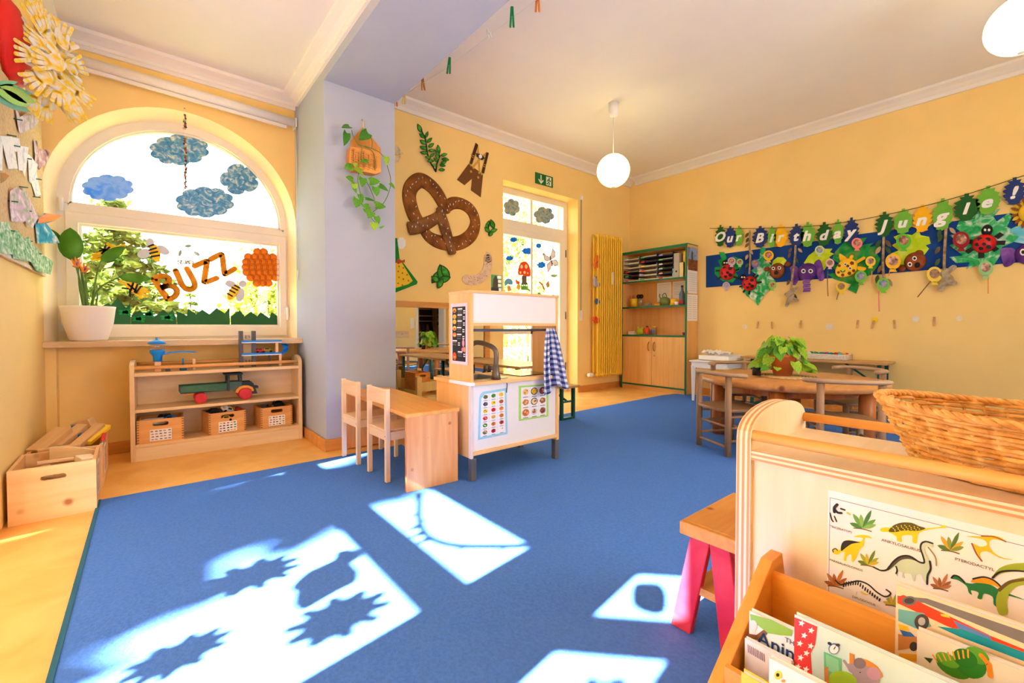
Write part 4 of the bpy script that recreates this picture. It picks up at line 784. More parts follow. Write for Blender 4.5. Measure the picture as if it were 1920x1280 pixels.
# ---------------------------------------------------------------- heart leaf used by the trailing plants
def heartleaf(parent, m, name='leaf'):
    o = MB(); K = 6; vs = []; fs = []; ws = [.02, .40, .50, .46, .34, .18, .0]; ys = [0, .0, .18, .4, .62, .82, 1.]
    for i in range(K + 1):
        y = ys[i] - (.12 if i == 1 else 0); zc = -.12 * ys[i] ** 2
        vs += [(-ws[i], y, zc + .10 * ws[i]), (0, ys[i] if i != 1 else .06, zc), (ws[i], y, zc + .10 * ws[i])]
    for i in range(K):
        for j in (0, 1): fs.append((3 * i + j, 3 * i + j + 1, 3 * i + 4 + j, 3 * i + 3 + j))
    o.add(vs, fs, None, True); return o.build(name, m, parent)
def aim(o, p, d, nrm, s, wd=1.):          # place a unit leaf: base p, direction d, facing nrm, length s
    d = Vector(d).normalized(); z = Vector(nrm); z = (z - d * z.dot(d)).normalized(); x = d.cross(z)
    o.location = p; o.rotation_euler = Matrix((x, d, z)).transposed().to_euler(); o.scale = (s * wd, s, s)
# ---------------------------------------------------------------- hanging basket with pothos on the pillar
t = thing('wall_basket_plant', 'woven birch bark basket with trailing pothos hung on the pillar', 'hanging plant', (1.25, 3.25, 2.0)); hc = crop(640, 220, 5.818)
WV = [wood('bark_strip_a', (214, 144, 62), (236, 170, 84), 'X', 4), wood('bark_strip_b', (190, 118, 50), (216, 148, 70), 'Z', 4)]
bk = PF.pxs(hc([(100, 250), (225, 115), (300, 190), (425, 350), (425, 600), (300, 605), (130, 555), (85, 490)])); fr_ = PF.pxs(hc([(95, 325), (200, 330), (430, 395), (430, 600), (370, 618), (130, 570), (85, 500)]), .07)
MB().poly(PF, bk, .004, .012).build('back_panel', WV[1], t, True)
MB().poly(PF, fr_, .066, .075).build('front_panel', WV[0], t, True)
o = MB(); e = [PF.p(a, b, .07) for a, b in fr_]; 
for i in (2, 3, 4, 5, 6):
    a, b = fr_[i], fr_[(i + 1) % 7]; o.add([PF.p(a[0], a[1], .004), PF.p(b[0], b[1], .004), PF.p(b[0], b[1], .07), PF.p(a[0], a[1], .07)], [(0, 1, 2, 3)])
o.build('side_band', WV[1], t, True)
for i in range(13):
    for j in range(14):
        gx, gy = 100 + i * 28, 320 + j * 25 + (12 if i % 2 else 0); q = [(gx - 25, gy), (gx, gy - 21), (gx + 25, gy), (gx, gy + 21)]
        if all(90 < x < 432 and y > 325 + (x - 95) * .2 and y < 560 + (x - 100) * .17 for x, y in q): MB().poly(PF, PF.pxs(hc(q), .075), .075, .077 + .003 * (i % 2)).build('bark_weave', WV[i % 2], t, True)
MB().tube([PF.p(*PF.px(*hc([(228, 30)])[0]), .012), PF.p(*PF.px(*hc([(235, 120)])[0]), .012)], .004, 6).build('cord', PALEX, t, True); MB().tube([PF.p(*PF.px(*hc([(228, 30)])[0]), .0), PF.p(*PF.px(*hc([(228, 30)])[0]), .02)], .005, 8).build('nail', STEEL, t, True)
rg = random.Random(21)
for q in ([(180, 290), (220, 330), (215, 400), (218, 465)], [(180, 290), (300, 345), (350, 400), (365, 480), (365, 580)], [(250, 310), (400, 365), (470, 450), (520, 600), (540, 680), (520, 800), (460, 935), (345, 1030)], [(190, 600), (175, 700), (200, 820), (225, 960)], [(270, 700), (320, 780), (365, 900)], [(300, 1060), (340, 1110), (380, 1160)], [(180, 290), (130, 200), (110, 140)], [(300, 180), (330, 260), (330, 340)], [(185, 500), (190, 560), (190, 620)]):
    P = smooth([PF.p(*PF.px(x, y, .085), .085 + rg.uniform(-.005, .01)) for x, y in hc(q)], 4, False); MB().tube(P, .0028, 5).build('vine', STEM, t, True)
lf0 = None
for x, y, L, ang, m, wd in [(90, 100, 110, 205, LEAFD, .7), (60, 170, 170, 255, LEAFD, .5), (290, 170, 150, 225, LEAFD, .75), (120, 540, 100, 200, LEAFG, 1), (230, 600, 100, 175, LEAFY, 1), (290, 480, 110, 195, LEAFG, .5), (490, 430, 110, 265, LEAFY, .6), (530, 720, 80, -45, LEAFG, .8), (130, 690, 95, 170, LEAFG, 1), (150, 720, 70, 250, LEAFY, 1), (140, 770, 60, 290, LEAFG, .8), (235, 660, 110, 260, LEAFG, .8), (310, 700, 110, 10, LEAFG, .9), (375, 760, 100, 275, LEAFG, .9), (415, 740, 110, -30, LEAFD, .5), (200, 840, 90, 290, LEAFG, .9), (180, 890, 105, 255, LEAFG, 1), (265, 890, 110, 0, LEAFD, .4), (370, 960, 120, 5, LEAFG, .9), (270, 990, 90, 300, LEAFG, 1), (330, 1030, 90, 240, LEAFG, 1), (380, 1080, 90, 285, LEAFG, 1), (360, 1150, 85, 265, LEAFY, 1), (300, 970, 90, 190, LEAFG, .7), (150, 500, 50, 265, LEAFY, 1), (420, 1205, 60, 30, LEAFG, .4)]:
    if lf0 is None: lf0 = heartleaf(t, m); q = lf0
    else:
        q = inst(lf0, t, (0, 0, 0))
        if m is not LEAFD: q.material_slots[0].link = 'OBJECT'; q.material_slots[0].material = m
    p = Vector(PF.p(*PF.px(*hc([(x, y)])[0], .09), .09)) - Vector((1.25, 3.25, 2.0)); a = R(ang); aim(q, p, (math.cos(a), -.25 + rg.uniform(-.2, .1), math.sin(a)), (rg.uniform(-.4, .4), -1, rg.uniform(.1, .6)), L / 5.818 / 250, wd)
# ---------------------------------------------------------------- painted cut-outs on the back wall
pz = crop(740, 220, 4.574)
PRZ = mottle('pretzel_brown', [(92, 48, 14), (126, 70, 22), (158, 96, 38)], 7, .6, 4, .5)
PRD = plain('pretzel_dark', (84, 44, 16), .6, .1)
t = thing('pretzel', 'huge brown salted pretzel cut-out on the yellow back wall', 'wall decoration', (2.2, YB, 1.7))
def rope(name, pts, rr, base, m=PRZ):       # a flattened round strand lying on the wall
    P2 = smooth([(a, b) for a, b in BW.pxs(pz(pts))], 6, False); n = len(P2); r3 = smooth([(r,) for r in rr], 6, False); K = 9; vs = []; fs = []; o = MB()
    for i in range(n):
        a, b = P2[max(0, i - 1)], P2[min(n - 1, i + 1)]; dx, dy = b[0] - a[0], b[1] - a[1]; L = math.hypot(dx, dy); nx, ny = -dy / L, dx / L; r = max(.004, r3[i][0])
        if i in (0, n - 1): r *= .55
        for j in range(K):
            t_ = math.pi * j / (K - 1); vs.append(BW.p(P2[i][0] + nx * r * math.cos(t_), P2[i][1] + ny * r * math.cos(t_), base + .022 * math.sin(t_) * (r / .075)))
    for i in range(n - 1):
        for j in range(K - 1): fs.append((i * K + j, (i + 1) * K + j, (i + 1) * K + j + 1, i * K + j + 1))
        fs.append((i * K, i * K + K - 1, (i + 1) * K + K - 1, (i + 1) * K))
    fs += [tuple(range(K)), tuple((n - 1) * K + j for j in range(K - 1, -1, -1))]
    o.add(vs, fs, m, True); return o.build(name, m, t, True), P2, r3
r_ = .076
b1, p1, _ = rope('loop', [(250, 960), (170, 850), (125, 700), (140, 600), (215, 540), (300, 580), (370, 660), (420, 760), (440, 830)], [r_ * .9, r_, r_, r_, r_, r_, r_, r_ * .9, r_ * .7], .004)
b2, p2, _ = rope('loop', [(440, 770), (500, 735), (580, 745), (655, 800), (690, 900), (660, 1000), (580, 1065), (480, 1085), (370, 1065), (290, 1020), (240, 950)], [r_ * .8, r_ * .85, r_ * .85, r_ * .9, r_ * .9, r_, r_, r_, r_ * .95, r_ * .8, r_ * .7], .003)
b3, p3_, _ = rope('arm', [(105, 955), (180, 945), (270, 910), (355, 860), (420, 790)], [r_ * .85, r_ * .9, r_ * .85, r_ * .7, r_ * .5], .018, mottle('pretzel_arm', [(88, 52, 26), (122, 76, 38), (150, 100, 56)], 8, .6))
b4, p4_, _ = rope('arm', [(370, 770), (395, 860), (430, 980), (465, 1090), (488, 1180)], [r_ * .45, r_ * .8, r_ * .85, r_ * .75, r_ * .65], .024, MATS['pretzel_arm'])
sg = random.Random(3); seed0 = None
for br, PP, base in ((b1, p1, .004), (b2, p2, .003), (b3, p3_, .018), (b4, p4_, .024)):
    for i in range(3, len(PP) - 2, 2):
        a, b = PP[i]; off = sg.uniform(-.045, .045); dx, dy = PP[i + 1][0] - PP[i - 1][0], PP[i + 1][1] - PP[i - 1][1]; L = math.hypot(dx, dy); a -= dy / L * off; b += dx / L * off; h = base + .024 * math.sqrt(max(0, 1 - (off / .07) ** 2)) + .001
        if seed0 is None:
            o = MB(); o.ell((0, 0, 0), (.004, .003, .011), None, 6, 5); seed0 = o.build('salt_grain', PAPER, br); q = seed0
        else: q = inst(seed0, br, (0, 0, 0))
        q.location = Vector(BW.p(a, b, h)) - Vector((2.2, YB, 1.7)); q.rotation_euler = (0, sg.uniform(-.9, .9), 0)
GRP = mottle('painted_leaf_green', [(30, 110, 24), (58, 150, 40), (96, 180, 66)], 16, .7)
GRD = plain('painted_leaf_edge', (16, 62, 16), .7)
def wallleaf(name, label, leaves, stem=None, mid=True):
    t = thing(name, label, 'wall decoration', (2.4, YB, 1.8), 0, 'painted cut-outs on the back wall')
    dd_ = .002
    for x, y, w_, h, rot in leaves:
        q = BW.pxs(pz(leafpoly(x, y, w_ * 1.25, h * 1.12, rot))); dd_ += .0025; MB().poly(BW, q, dd_, dd_ + .001).build('leaf_edge', GRD, t, True); q = BW.pxs(pz(leafpoly(x, y, w_ * .85, h * .86, rot))); MB().poly(BW, q, dd_ + .001, dd_ + .002).build('leaf', GRP, t, True)
    if stem: MB().stroke(BW, BW.pxs(pz(stem)), .014, .003, .009).build('stem', GRD, t, True)
pi = math.pi
wallleaf('leaf_sprig', 'two-branched green leaf sprig above the pretzel', [(212, 95, 32, 80, pi - .45), (235, 160, 30, 62, pi * .7), (272, 150, 22, 56, pi * 1.1), (240, 215, 30, 62, pi * .7), (293, 200, 26, 58, pi * 1.25), (240, 265, 30, 60, pi * .62), (305, 245, 28, 56, pi * 1.3), (245, 308, 28, 64, pi * .55), (310, 290, 26, 60, pi * 1.5), (365, 280, 28, 74, pi * 1.1 - .5), (275, 350, 22, 52, pi * .62), (310, 330, 22, 48, pi * 1.25), (352, 318, 22, 50, pi * .8), (408, 330, 26, 52, pi * 1.42), (418, 370, 30, 62, pi * 1.55), (290, 385, 22, 56, pi * .52), (330, 375, 20, 46, pi * .8), (345, 355, 20, 50, pi * .75), (398, 400, 26, 50, pi * 1.4), (318, 420, 20, 46, pi * .55), (388, 425, 24, 50, pi * 1.55), (380, 462, 26, 52, pi * 1.5)], [(225, 110), (262, 190), (275, 300), (300, 380), (350, 465), (360, 400), (385, 330)])
wallleaf('leaf_cluster', 'small five-fingered green leaf right of the pretzel', [(795, 925, 30, 80, pi + .3), (835, 915, 36, 80, pi - .35), (790, 965, 28, 60, pi * .75), (845, 970, 30, 60, pi * 1.4), (820, 1000, 26, 50, pi * 1.2)], [(800, 920), (805, 1010)])
pw = crop(560, 150, 3.122)
leaves2 = [(805, 1150, 40, 100, pi + .6), (830, 1130, 44, 110, pi - .1), (855, 1125, 44, 100, pi - .5), (850, 1165, 40, 80, pi * 1.4), (825, 1190, 34, 70, pi * 1.15), (795, 1165, 34, 60, pi * .7)]
wallleaf('leaf_cluster', 'larger green vine leaf below the pretzel', [((x / 3.122 + 560 - 740) * 4.574, (y / 3.122 + 150 - 220) * 4.574, w_ * 1.3, h * 1.3, rt_) for x, y, w_, h, rt_ in leaves2], None)
t = thing('paper_lederhosen', 'brown paper lederhosen with braces on the back wall', 'wall decoration', (2.9, YB, 2.2), 0, 'painted cut-outs on the back wall'); SU = plain('suede_brown', (116, 72, 38), .9, .06, 40); DB = plain('strap_brown', (70, 36, 22), .8); YS = plain('strap_yellow', (204, 156, 60), .8)
MB().poly(BW, BW.pxs(pz([(632, 400), (755, 490), (735, 685), (652, 625), (662, 525), (597, 582), (533, 535)])), .003, .008).build('trousers', SU, t, True)
MB().poly(BW, BW.pxs(pz([(690, 220), (712, 238), (660, 405), (638, 398)])), .008, .011).build('strap', DB, t, True); MB().poly(BW, BW.pxs(pz([(785, 300), (803, 308), (762, 485), (738, 478)])), .008, .011).build('strap', DB, t, True)
MB().stroke(BW, BW.pxs(pz([(708, 245), (718, 330), (725, 470)])), .022, .004, .006).build('back_strap', YS, t, True); MB().stroke(BW, BW.pxs(pz([(785, 308), (740, 345), (675, 420)])), .022, .0055, .0075).build('back_strap', YS, t, True)
MB().poly(BW, BW.pxs(pz([(690, 308), (740, 320), (768, 352), (745, 370), (700, 340)])), .011, .014).build('chest_band', DB, t, True); MB().poly(BW, BW.pxs(pz(scallop(729, 338, 14, 18, 6, .3))), .014, .016).build('edelweiss', PAPER, t, True)
for x, y in ((648, 413), (670, 435), (648, 467), (718, 478), (740, 487), (710, 518)): a, b = BW.px(*pz([(x, y)])[0]); MB().disc(BW, a, b, .014, .008, .016, None, 10).build('button', YS, t, True)
for q in ([(655, 340), (682, 355)], [(650, 320), (676, 335)], [(755, 405), (775, 412)], [(750, 420), (771, 428)]): MB().stroke(BW, BW.pxs(pz(q)), .008, .011, .013).build('buckle', YS, t, True)
t = thing('paper_sausage', 'pale speckled sausage cut-out beside the terrace door', 'wall decoration', (2.95, YB, 1.45), 0, 'painted cut-outs on the back wall'); SA = mottle('sausage_pink', [(214, 178, 150), (230, 200, 174), (238, 214, 190)], 20, .8)
P2 = smooth(pw([(965, 1163), (1000, 1170), (1050, 1165), (1090, 1130), (1105, 1070), (1103, 1030)]), 5, False); P2 = BW.pxs(P2); o = MB()
for i in range(len(P2) - 1):
    f = i / (len(P2) - 1); r0 = .055 * min(1, 6 * f + .35, 6 * (1 - f) + .3); o.stroke(BW, [P2[i], P2[i + 1]], 2 * r0, .003, .008 + .0004 * i)
o.build('sausage', SA, t, True)
for q in ([(958, 1150), (975, 1165), (958, 1178)], [(1095, 1005), (1105, 1028), (1122, 1010)]): MB().poly(BW, BW.pxs(pw(q)), .003, .008).build('knotted_end', SA, t, True)
o = MB()
for i in range(34):
    k_ = sg.randrange(2, len(P2) - 2); o.disc(BW, P2[k_][0] + sg.uniform(-.035, .035), P2[k_][1] + sg.uniform(-.035, .035), .004, .018, .0195, None, 6)
o.build('specks', plain('speck_brown', (110, 80, 60), .8), t, True, kind='stuff')
t = thing('paper_dress', 'green and yellow spotted paper dress beside the pillar', 'wall decoration', (1.95, YB, 1.45), 0, 'painted cut-outs on the back wall'); GR2 = plain('dress_green', (22, 130, 44), .8)
MB().poly(BW, BW.pxs(pw([(540, 925), (575, 925), (590, 1050), (600, 1055), (695, 1180), (690, 1195), (570, 1242), (520, 1240)])), .003, .006).build('dress', GR2, t, True); MB().poly(BW, BW.pxs(pw([(540, 1075), (600, 1065), (665, 1175), (640, 1195), (530, 1228)])), .006, .009).build('apron', plain('apron_yellow', (240, 196, 50), .8), t, True)
for i, (x, y) in enumerate([(585, 1090), (610, 1100), (580, 1120), (605, 1130), (632, 1140), (585, 1155), (610, 1165), (640, 1175), (580, 1190), (605, 1200)]): a, b = BW.px(*pw([(x, y)])[0]); MB().disc(BW, a, b, .009, .009, .0105, None, 8).build('spot', plain('spot_brown', (176, 110, 40), .8), t, True)
MB().poly(BW, BW.pxs(pw([(565, 1065), (580, 1045), (598, 1058), (618, 1050), (618, 1068), (596, 1070), (580, 1078)])), .009, .013).build('bow', plain('bow_red', (180, 70, 40), .8), t, True); MB().poly(BW, BW.pxs(pw(scallop(600, 955, 26, 34, 8, .12))), .003, .006).build('lace_sleeve', PAPER, t, True)
t = thing('paper_edelweiss', 'pale flower cut-out half hidden behind the pillar', 'wall decoration', (1.9, YB, 2.2), 0, 'painted cut-outs on the back wall')
for x, y, rt_ in ((560, 470, 1.8), (575, 400, 2.4), (580, 430, 1.6), (575, 465, .8), (545, 440, 0)): MB().poly(BW, BW.pxs(pw(leafpoly(x, y, 24, 60, rt_))), .003 + .001 * rt_, .006 + .001 * rt_).build('petal', mottle('edelweiss_petal', [(196, 170, 120), (220, 200, 160), (230, 220, 190)], 18), t, True)
# exit sign
t = thing('exit_sign', 'green emergency exit sign with arrow and running figure above the door', 'sign', (3.84, YB, 2.73)); SG = plain('sign_green', (20, 110, 56), .5, .02); SW = plain('sign_white', (236, 240, 214), .5, .02); ex = crop(900, 320, 5.333)
sq = lambda x, y: BW.px(*ex([(x, y)])[0]); A0, B0 = sq(550, 5), sq(725, 167); wS, hS = B0[0] - A0[0], .135; cz_ = 2.735
MB().poly(BW, rect(A0[0], B0[0], cz_ - hS / 2, cz_ + hS / 2), .002, .008).build('plate', SG, t, True); sx0 = A0[0]
o = MB(); o.stroke(BW, [(sx0 + wS * .31, cz_ + .05), (sx0 + wS * .31, cz_ - .05)], .016, .008, .0095, None, False); o.stroke(BW, [(sx0 + wS * .19, cz_ - .012), (sx0 + wS * .31, cz_ - .05), (sx0 + wS * .43, cz_ - .012)], .016, .008, .0093); o.build('arrow', SW, t, True)
MB().poly(BW, rect(sx0 + wS * .60, sx0 + wS * .90, cz_ - .056, cz_ + .052), .008, .0095).build('doorway', SW, t, True); gx = sx0 + wS * .75; o = MB(); o.disc(BW, gx + .008, cz_ + .033, .011, .0095, .011, None, 10)
for q in ([(gx + .004, cz_ + .02), (gx - .004, cz_ - .01)], [(gx + .004, cz_ + .018), (gx + .024, cz_ + .0), (gx + .032, cz_ + .01)], [(gx + .002, cz_ + .018), (gx - .02, cz_ + .012), (gx - .026, cz_ - .006)], [(gx - .004, cz_ - .01), (gx + .014, cz_ - .024), (gx + .004, cz_ - .048)], [(gx - .004, cz_ - .01), (gx - .016, cz_ - .034), (gx - .036, cz_ - .038)]): o.stroke(BW, q, .011, .0095, .011)
o.build('running_figure', SG, t, True)
# ---------------------------------------------------------------- decorations on the terrace door
dc = crop(930, 430, 6.736)
def ddeco(name, label, cat, g=None): return thing(name, label, cat, (3.8, 4.27, 1.5), 0, g)
DCL = mottle('collage_cloud', [(90, 130, 150), (150, 170, 172), (196, 176, 150)], 22, .9, 2, 1.2)
for lb, x, y, rx, ry, n, ph in [('patchy grey blue cloud in the left transom pane', 320, 365, 78, 82, 6, .5), ('patchy grey blue cloud in the right transom pane', 643, 445, 98, 82, 6, 1.0)]: tag(MB().poly(DG, DG.pxs(ex(scallop(x, y, rx, ry, n, .22, ph))), -.008, -.004).build('paper_cloud', DCL), lb, 'cloud', 'collage clouds in the door transom')
BCL = mottle('bright_blue', [(0, 96, 214), (24, 130, 236), (60, 150, 240)], 20, .8)
for lb, x, y, rx, ry in [('bright blue cloud at the top left of the door glass', 225, 128, 42, 30), ('large bright blue cloud beside the door glazing bar', 402, 272, 70, 40), ('bright blue cloud at the left edge of the door glass', 175, 362, 46, 30), ('small bright blue cloud right of the glazing bar', 542, 205, 32, 30), ('round bright blue cloud below the butterfly wing', 578, 448, 50, 40)]: tag(MB().poly(DG, DG.pxs(dc(scallop(x, y, rx, ry, 7, .16, x))), -.0085, -.004).build('paper_cloud', BCL), lb, 'cloud', 'blue clouds on the door glass')
t = ddeco('paper_toadstool', 'large red spotted paper toadstool on the door glass', 'toadstool'); RD = plain('toadstool_red', (232, 76, 36), .8, .06)
MB().poly(DG, DG.pxs(dc([(330, 580), (395, 580), (388, 650), (405, 700), (318, 700), (335, 650)])), -.009, -.006).build('stalk', plain('stalk_grey', (110, 96, 84), .8, .1), t, True); c_ = MB().poly(DG, DG.pxs(dc(smooth([(285, 570), (285, 500), (310, 425), (350, 405), (395, 415), (428, 480), (435, 585), (380, 590), (330, 575)], 3))), -.006, -.003).build('cap', RD, t, True)
for x, y, a, b in ((325, 470, 16, 26), (383, 468, 18, 28), (310, 545, 12, 18), (362, 542, 14, 18), (403, 553, 9, 12)): MB().poly(DG, DG.pxs(dc(ellp(x, y, a, b, 12))), -.003, -.001).build('spot', plain('spot_cream', (240, 220, 160), .8), c_, True)
MB().poly(DG, DG.pxs(dc([(315, 765), (318, 690), (335, 720), (345, 685), (360, 715), (375, 685), (385, 715), (400, 690), (408, 765)])), -.003, -.001).build('grass', col((120, 180, 70)), t, True)
t = ddeco('paper_toadstool', 'small blue paper mushroom at the left of the door glass', 'toadstool'); MB().poly(DG, DG.pxs(dc([(145, 715), (180, 705), (200, 770), (155, 785)])), -.008, -.005).build('stalk', col((214, 140, 90)), t, True); MB().poly(DG, DG.pxs(dc(smooth([(118, 715), (115, 650), (155, 615), (205, 640), (210, 690), (180, 700), (150, 690)], 3))), -.005, -.003).build('cap', plain('mush_blue', (96, 160, 204), .8, .1), t, True)
t = ddeco('paper_gnome', 'little paper gnome with red cap beside the big toadstool', 'gnome'); MB().poly(DG, DG.pxs(dc([(245, 625), (300, 660), (305, 690), (262, 690)])), -.007, -.004).build('cap', RD, t, True); MB().poly(DG, DG.pxs(dc(ellp(290, 725, 26, 38, 14))), -.009, -.005).build('body', col((244, 196, 60)), t, True)
t = ddeco('paper_butterfly', 'brown outlined white butterfly on the right of the door glass', 'butterfly'); BRN = col((120, 66, 48)); WT = col((246, 240, 236))
for q in ([(690, 340), (720, 240), (755, 290), (755, 345), (700, 375)], [(690, 360), (595, 300), (615, 370), (640, 400), (690, 390)], [(700, 395), (650, 440), (655, 545), (695, 490), (715, 440)], [(705, 390), (765, 380), (790, 445), (740, 460), (715, 430)]): MB().poly(DG, DG.pxs(dc(q)), -.009, -.007).build('wing', WT, t, True); MB().stroke(DG, DG.pxs(dc(q + q[:1])), .010, -.007, -.005).build('wing_edge', BRN, t, True)
MB().stroke(DG, DG.pxs(dc([(672, 300), (700, 390), (718, 465)])), .014, -.006, -.003).build('body', BRN, t, True)
for lb, x, y, w_, h, rt_, c in [('pale green paper leaf below the butterfly', 735, 583, 46, 98, pi / 2, (160, 190, 110)), ('small olive leaf beside the glazing bar', 425, 768, 22, 60, -.8, (140, 160, 100)), ('bright green leaf tip above the toy kitchen', 555, 825, 40, 70, -.7, (70, 170, 60)), ('green paper leaf behind the picture frame', 195, 815, 30, 80, pi / 2, (90, 170, 70))]: tag(MB().poly(DG, DG.pxs(dc(leafpoly(x, y, w_, h, rt_))), -.008, -.005).build('paper_leaf', col(c)), lb, 'leaf', 'paper leaves on the door glass')
t = ddeco('paper_fairy', 'small orange paper grasshopper with wings on the door glass', 'paper figure'); MB().stroke(DG, DG.pxs(dc([(555, 665), (590, 700), (610, 750)])), .028, -.008, -.004).build('body', col((206, 120, 50)), t, True); MB().poly(DG, DG.pxs(dc([(630, 690), (670, 640), (688, 720), (650, 740)])), -.008, -.005).build('wing', col((224, 150, 60)), t, True)
for q in ([(575, 705), (530, 750)], [(600, 740), (620, 765)], [(590, 680), (590, 640)]): MB().stroke(DG, DG.pxs(dc(q)), .008, -.006, -.004).build('leg', BRN, t, True)
t = ddeco('paper_toadstool', 'red paper toadstool edge right of the toy kitchen top', 'toadstool'); MB().poly(DG, DG.pxs(dc(smooth([(690, 860), (720, 820), (760, 840), (775, 900), (770, 950), (745, 955), (750, 900)], 3))), -.008, -.004).build('cap', RD, t, True); MB().poly(DG, DG.pxs(dc(ellp(740, 850, 12, 14, 10))), -.004, -.002).build('spot', MATS['spot_cream'], t, True)
tag(MB().poly(DG, DG.pxs(dc(smooth([(745, 1040), (775, 1005), (790, 1030), (785, 1080), (760, 1095), (745, 1080)], 3))), -.008, -.005).build('paper_butterfly', mottle('orange_wing', [(226, 120, 40), (240, 170, 80)], 16)), 'small orange butterfly at the lower right of the door glass', 'butterfly')
# ---------------------------------------------------------------- mirror on the back wall
t = thing('wall_mirror', 'wide wood framed mirror low on the back wall behind the kitchen', 'mirror', (2.25, YB, .7)); MFX = wood('mirror_frame', (196, 130, 58), (220, 158, 84), 'X', 5)
MB().box(1.515, 2.935, 4.035, 4.045, .345, 1.088).build('mirror_glass', mirror_mat('mirror'), t, True)
for a in ((1.515, 3.0, 4.02, 4.048, 1.085, 1.145), (1.515, 3.0, 4.02, 4.048, .27, .348)): MB().box(*a).build('frame_rail', MFX, t, True)
MB().box(2.93, 3.0, 4.02, 4.048, .348, 1.085).build('frame_stile', MFX, t, True)
# ---------------------------------------------------------------- play kitchen
k = thing('play_kitchen', 'wooden play kitchen with white panels, sink and hob standing on the carpet', 'play kitchen', (1.76, 2.27, 0)); KB = wood('kitchen_birch_z', (232, 180, 108), (244, 200, 134), 'Z', 4, .45); KBX = wood('kitchen_birch_x', (228, 176, 112), (242, 200, 142), 'X', 4, .45)
x0, x1, y0, y1 = 1.412, 2.118, 2.068, 2.462
DKG = plain('leg_grey', (92, 92, 98), .45, .03)
for x in (x0, x1 - .035):
    for y in (y0, y1 - .035): MB().box(x, x + .035, y, y + .035, 0, .128).build('leg', DKG, k, True, bevel=.002)
MB().box(x0 + .014, x1 - .022, y0 + .012, y0 + .022, .165, .545).build('back_panel', WHITE, k, True)
o = MB(); o.box(x0 + .002, x0 + .018, y0 + .03, y1, .128, .545); o.build('side_panel', KB, k, True); MB().box(x1 - .022, x1, y0, y1, .128, .545).build('side_panel', KB, k, True)
MB().box(x0, x0 + .016, y0 + .006, y0 + .03, .128, .545).build('corner_post', plain('post_pale', (228, 214, 200), .5), k, True)
MB().box(x0 + .014, x1 - .022, y0, y0 + .03, .145, .165).build('bottom_rail', KBX, k, True); MB().box(x0 + .02, x1 - .022, y1 - .014, y1, .165, .545).build('front_door', KBX, k, True)
MB().box(x0 + .018, x1 - .022, y0 + .025, y1 - .014, .165, .18).build('floor_board', KBX, k, True)
ct = MB().ring(TOP(.545), rect(x0 - .014, x1 + .012, y0 - .012, y1 + .012), rect(x0 + .07, x0 + .30, y0 + .075, y1 - .04), 0, .02).build('worktop', KBX, k, True, bevel=.003)
o = MB(); o.ring(TOP(.5655), rect(x0 + .055, x0 + .315, y0 + .06, y1 - .025), rect(x0 + .08, x0 + .29, y0 + .085, y1 - .05), 0, .003); o.ring(TOP(.46), rect(x0 + .08, x0 + .29, y0 + .085, y1 - .05), rect(x0 + .083, x0 + .287, y0 + .088, y1 - .053), 0, .106); o.box(x0 + .08, x0 + .29, y0 + .085, y1 - .05, .455, .46); o.build('sink', STEEL, k, True)
MB().box(x1 - .29, x1 - .03, y0 + .06, y1 - .03, .565, .571).build('hob', plain('hob_glass', (70, 62, 54), .08, .02, spec=.8), k, True)
F_ = plain('faucet_grey', (112, 102, 94), .35, .03, metal=.5); fx, fy = x0 + .205, y0 + .04
fa = MB().tube([(fx, fy, .565), (fx, fy, .60), (fx, fy, .605), (fx, fy, .655)], [.03, .024, .022, .02], 14).build('faucet', F_, k, True)
MB().tube(smooth([(fx, fy, .65), (fx - .002, fy + .0, .74), (fx - .025, fy + .06, .775), (fx - .05, fy + .13, .785), (fx - .06, fy + .17, .765), (fx - .062, fy + .175, .715)], 5, False), .015, 12).build('spout', F_, fa, True)
MB().tube([(fx, fy, .63), (fx - .03, fy + .045, .635)], .012, 10).build('tap_stub', F_, fa, True); MB().lathe([(0, -.008), (.022, -.008), (.022, .008), (0, .008)], (fx - .03, fy + .045, .635), 6, axis=(.4, -.6, .1)).build('tap_knob', F_, fa, True)
sy1 = 2.31
MB().box(x0 + .002, x0 + .018, y0 + .006, sy1, .565, 1.075).build('upper_side', KB, k, True); MB().box(x1 - .02, x1 - .002, y0 + .006, sy1, .565, 1.075).build('upper_side', KB, k, True)
MB().box(x0, x1, y0 + .0, sy1 + .005, 1.075, 1.091).build('upper_top', KBX, k, True, bevel=.002); MB().box(x0 + .018, x1 - .02, y0 + .012, y0 + .022, .905, 1.075).build('upper_panel', WHITE, k, True); MB().box(x0 + .018, x1 - .02, y0 + .008, y0 + .028, .888, .905).build('upper_rail', KBX, k, True)
MB().tube([(x0 + .018, y0 + .02, .862), (x1 - .02, y0 + .02, .862)], .0075, 8).build('hanging_rod', plain('rod_grey', (86, 88, 104), .4, metal=.4), k, True)
MB().box(x0 - .018, x0 + .012, y0 - .0165, y0 + .21, .548, .566).build('edge_tape', PAPER, k, True)
KS = Frame((x0, 0, 0), (0, -1, 0), (-1, 0, 0)); KF = Frame((0, y0 + .012, 0), (1, 0, 0), (0, -1, 0))
t = thing('menu_poster', 'black fast food menu with pink border taped to the kitchen side', 'poster', (x0, 2.2, .8)); o = MB(); ma, mb = -2.285, -2.105
o.poly(KS, rect(ma, mb, .662, 1.02), .0005, .0015, plain('poster_pink', (244, 222, 232), .7)); o.poly(KS, rect(ma + .02, mb - .02, .68, 1.0), .0016, .002, plain('menu_black', (36, 36, 36), .6)); rg = random.Random(2); wdt = mb - ma - .04; Lx = ma + .02
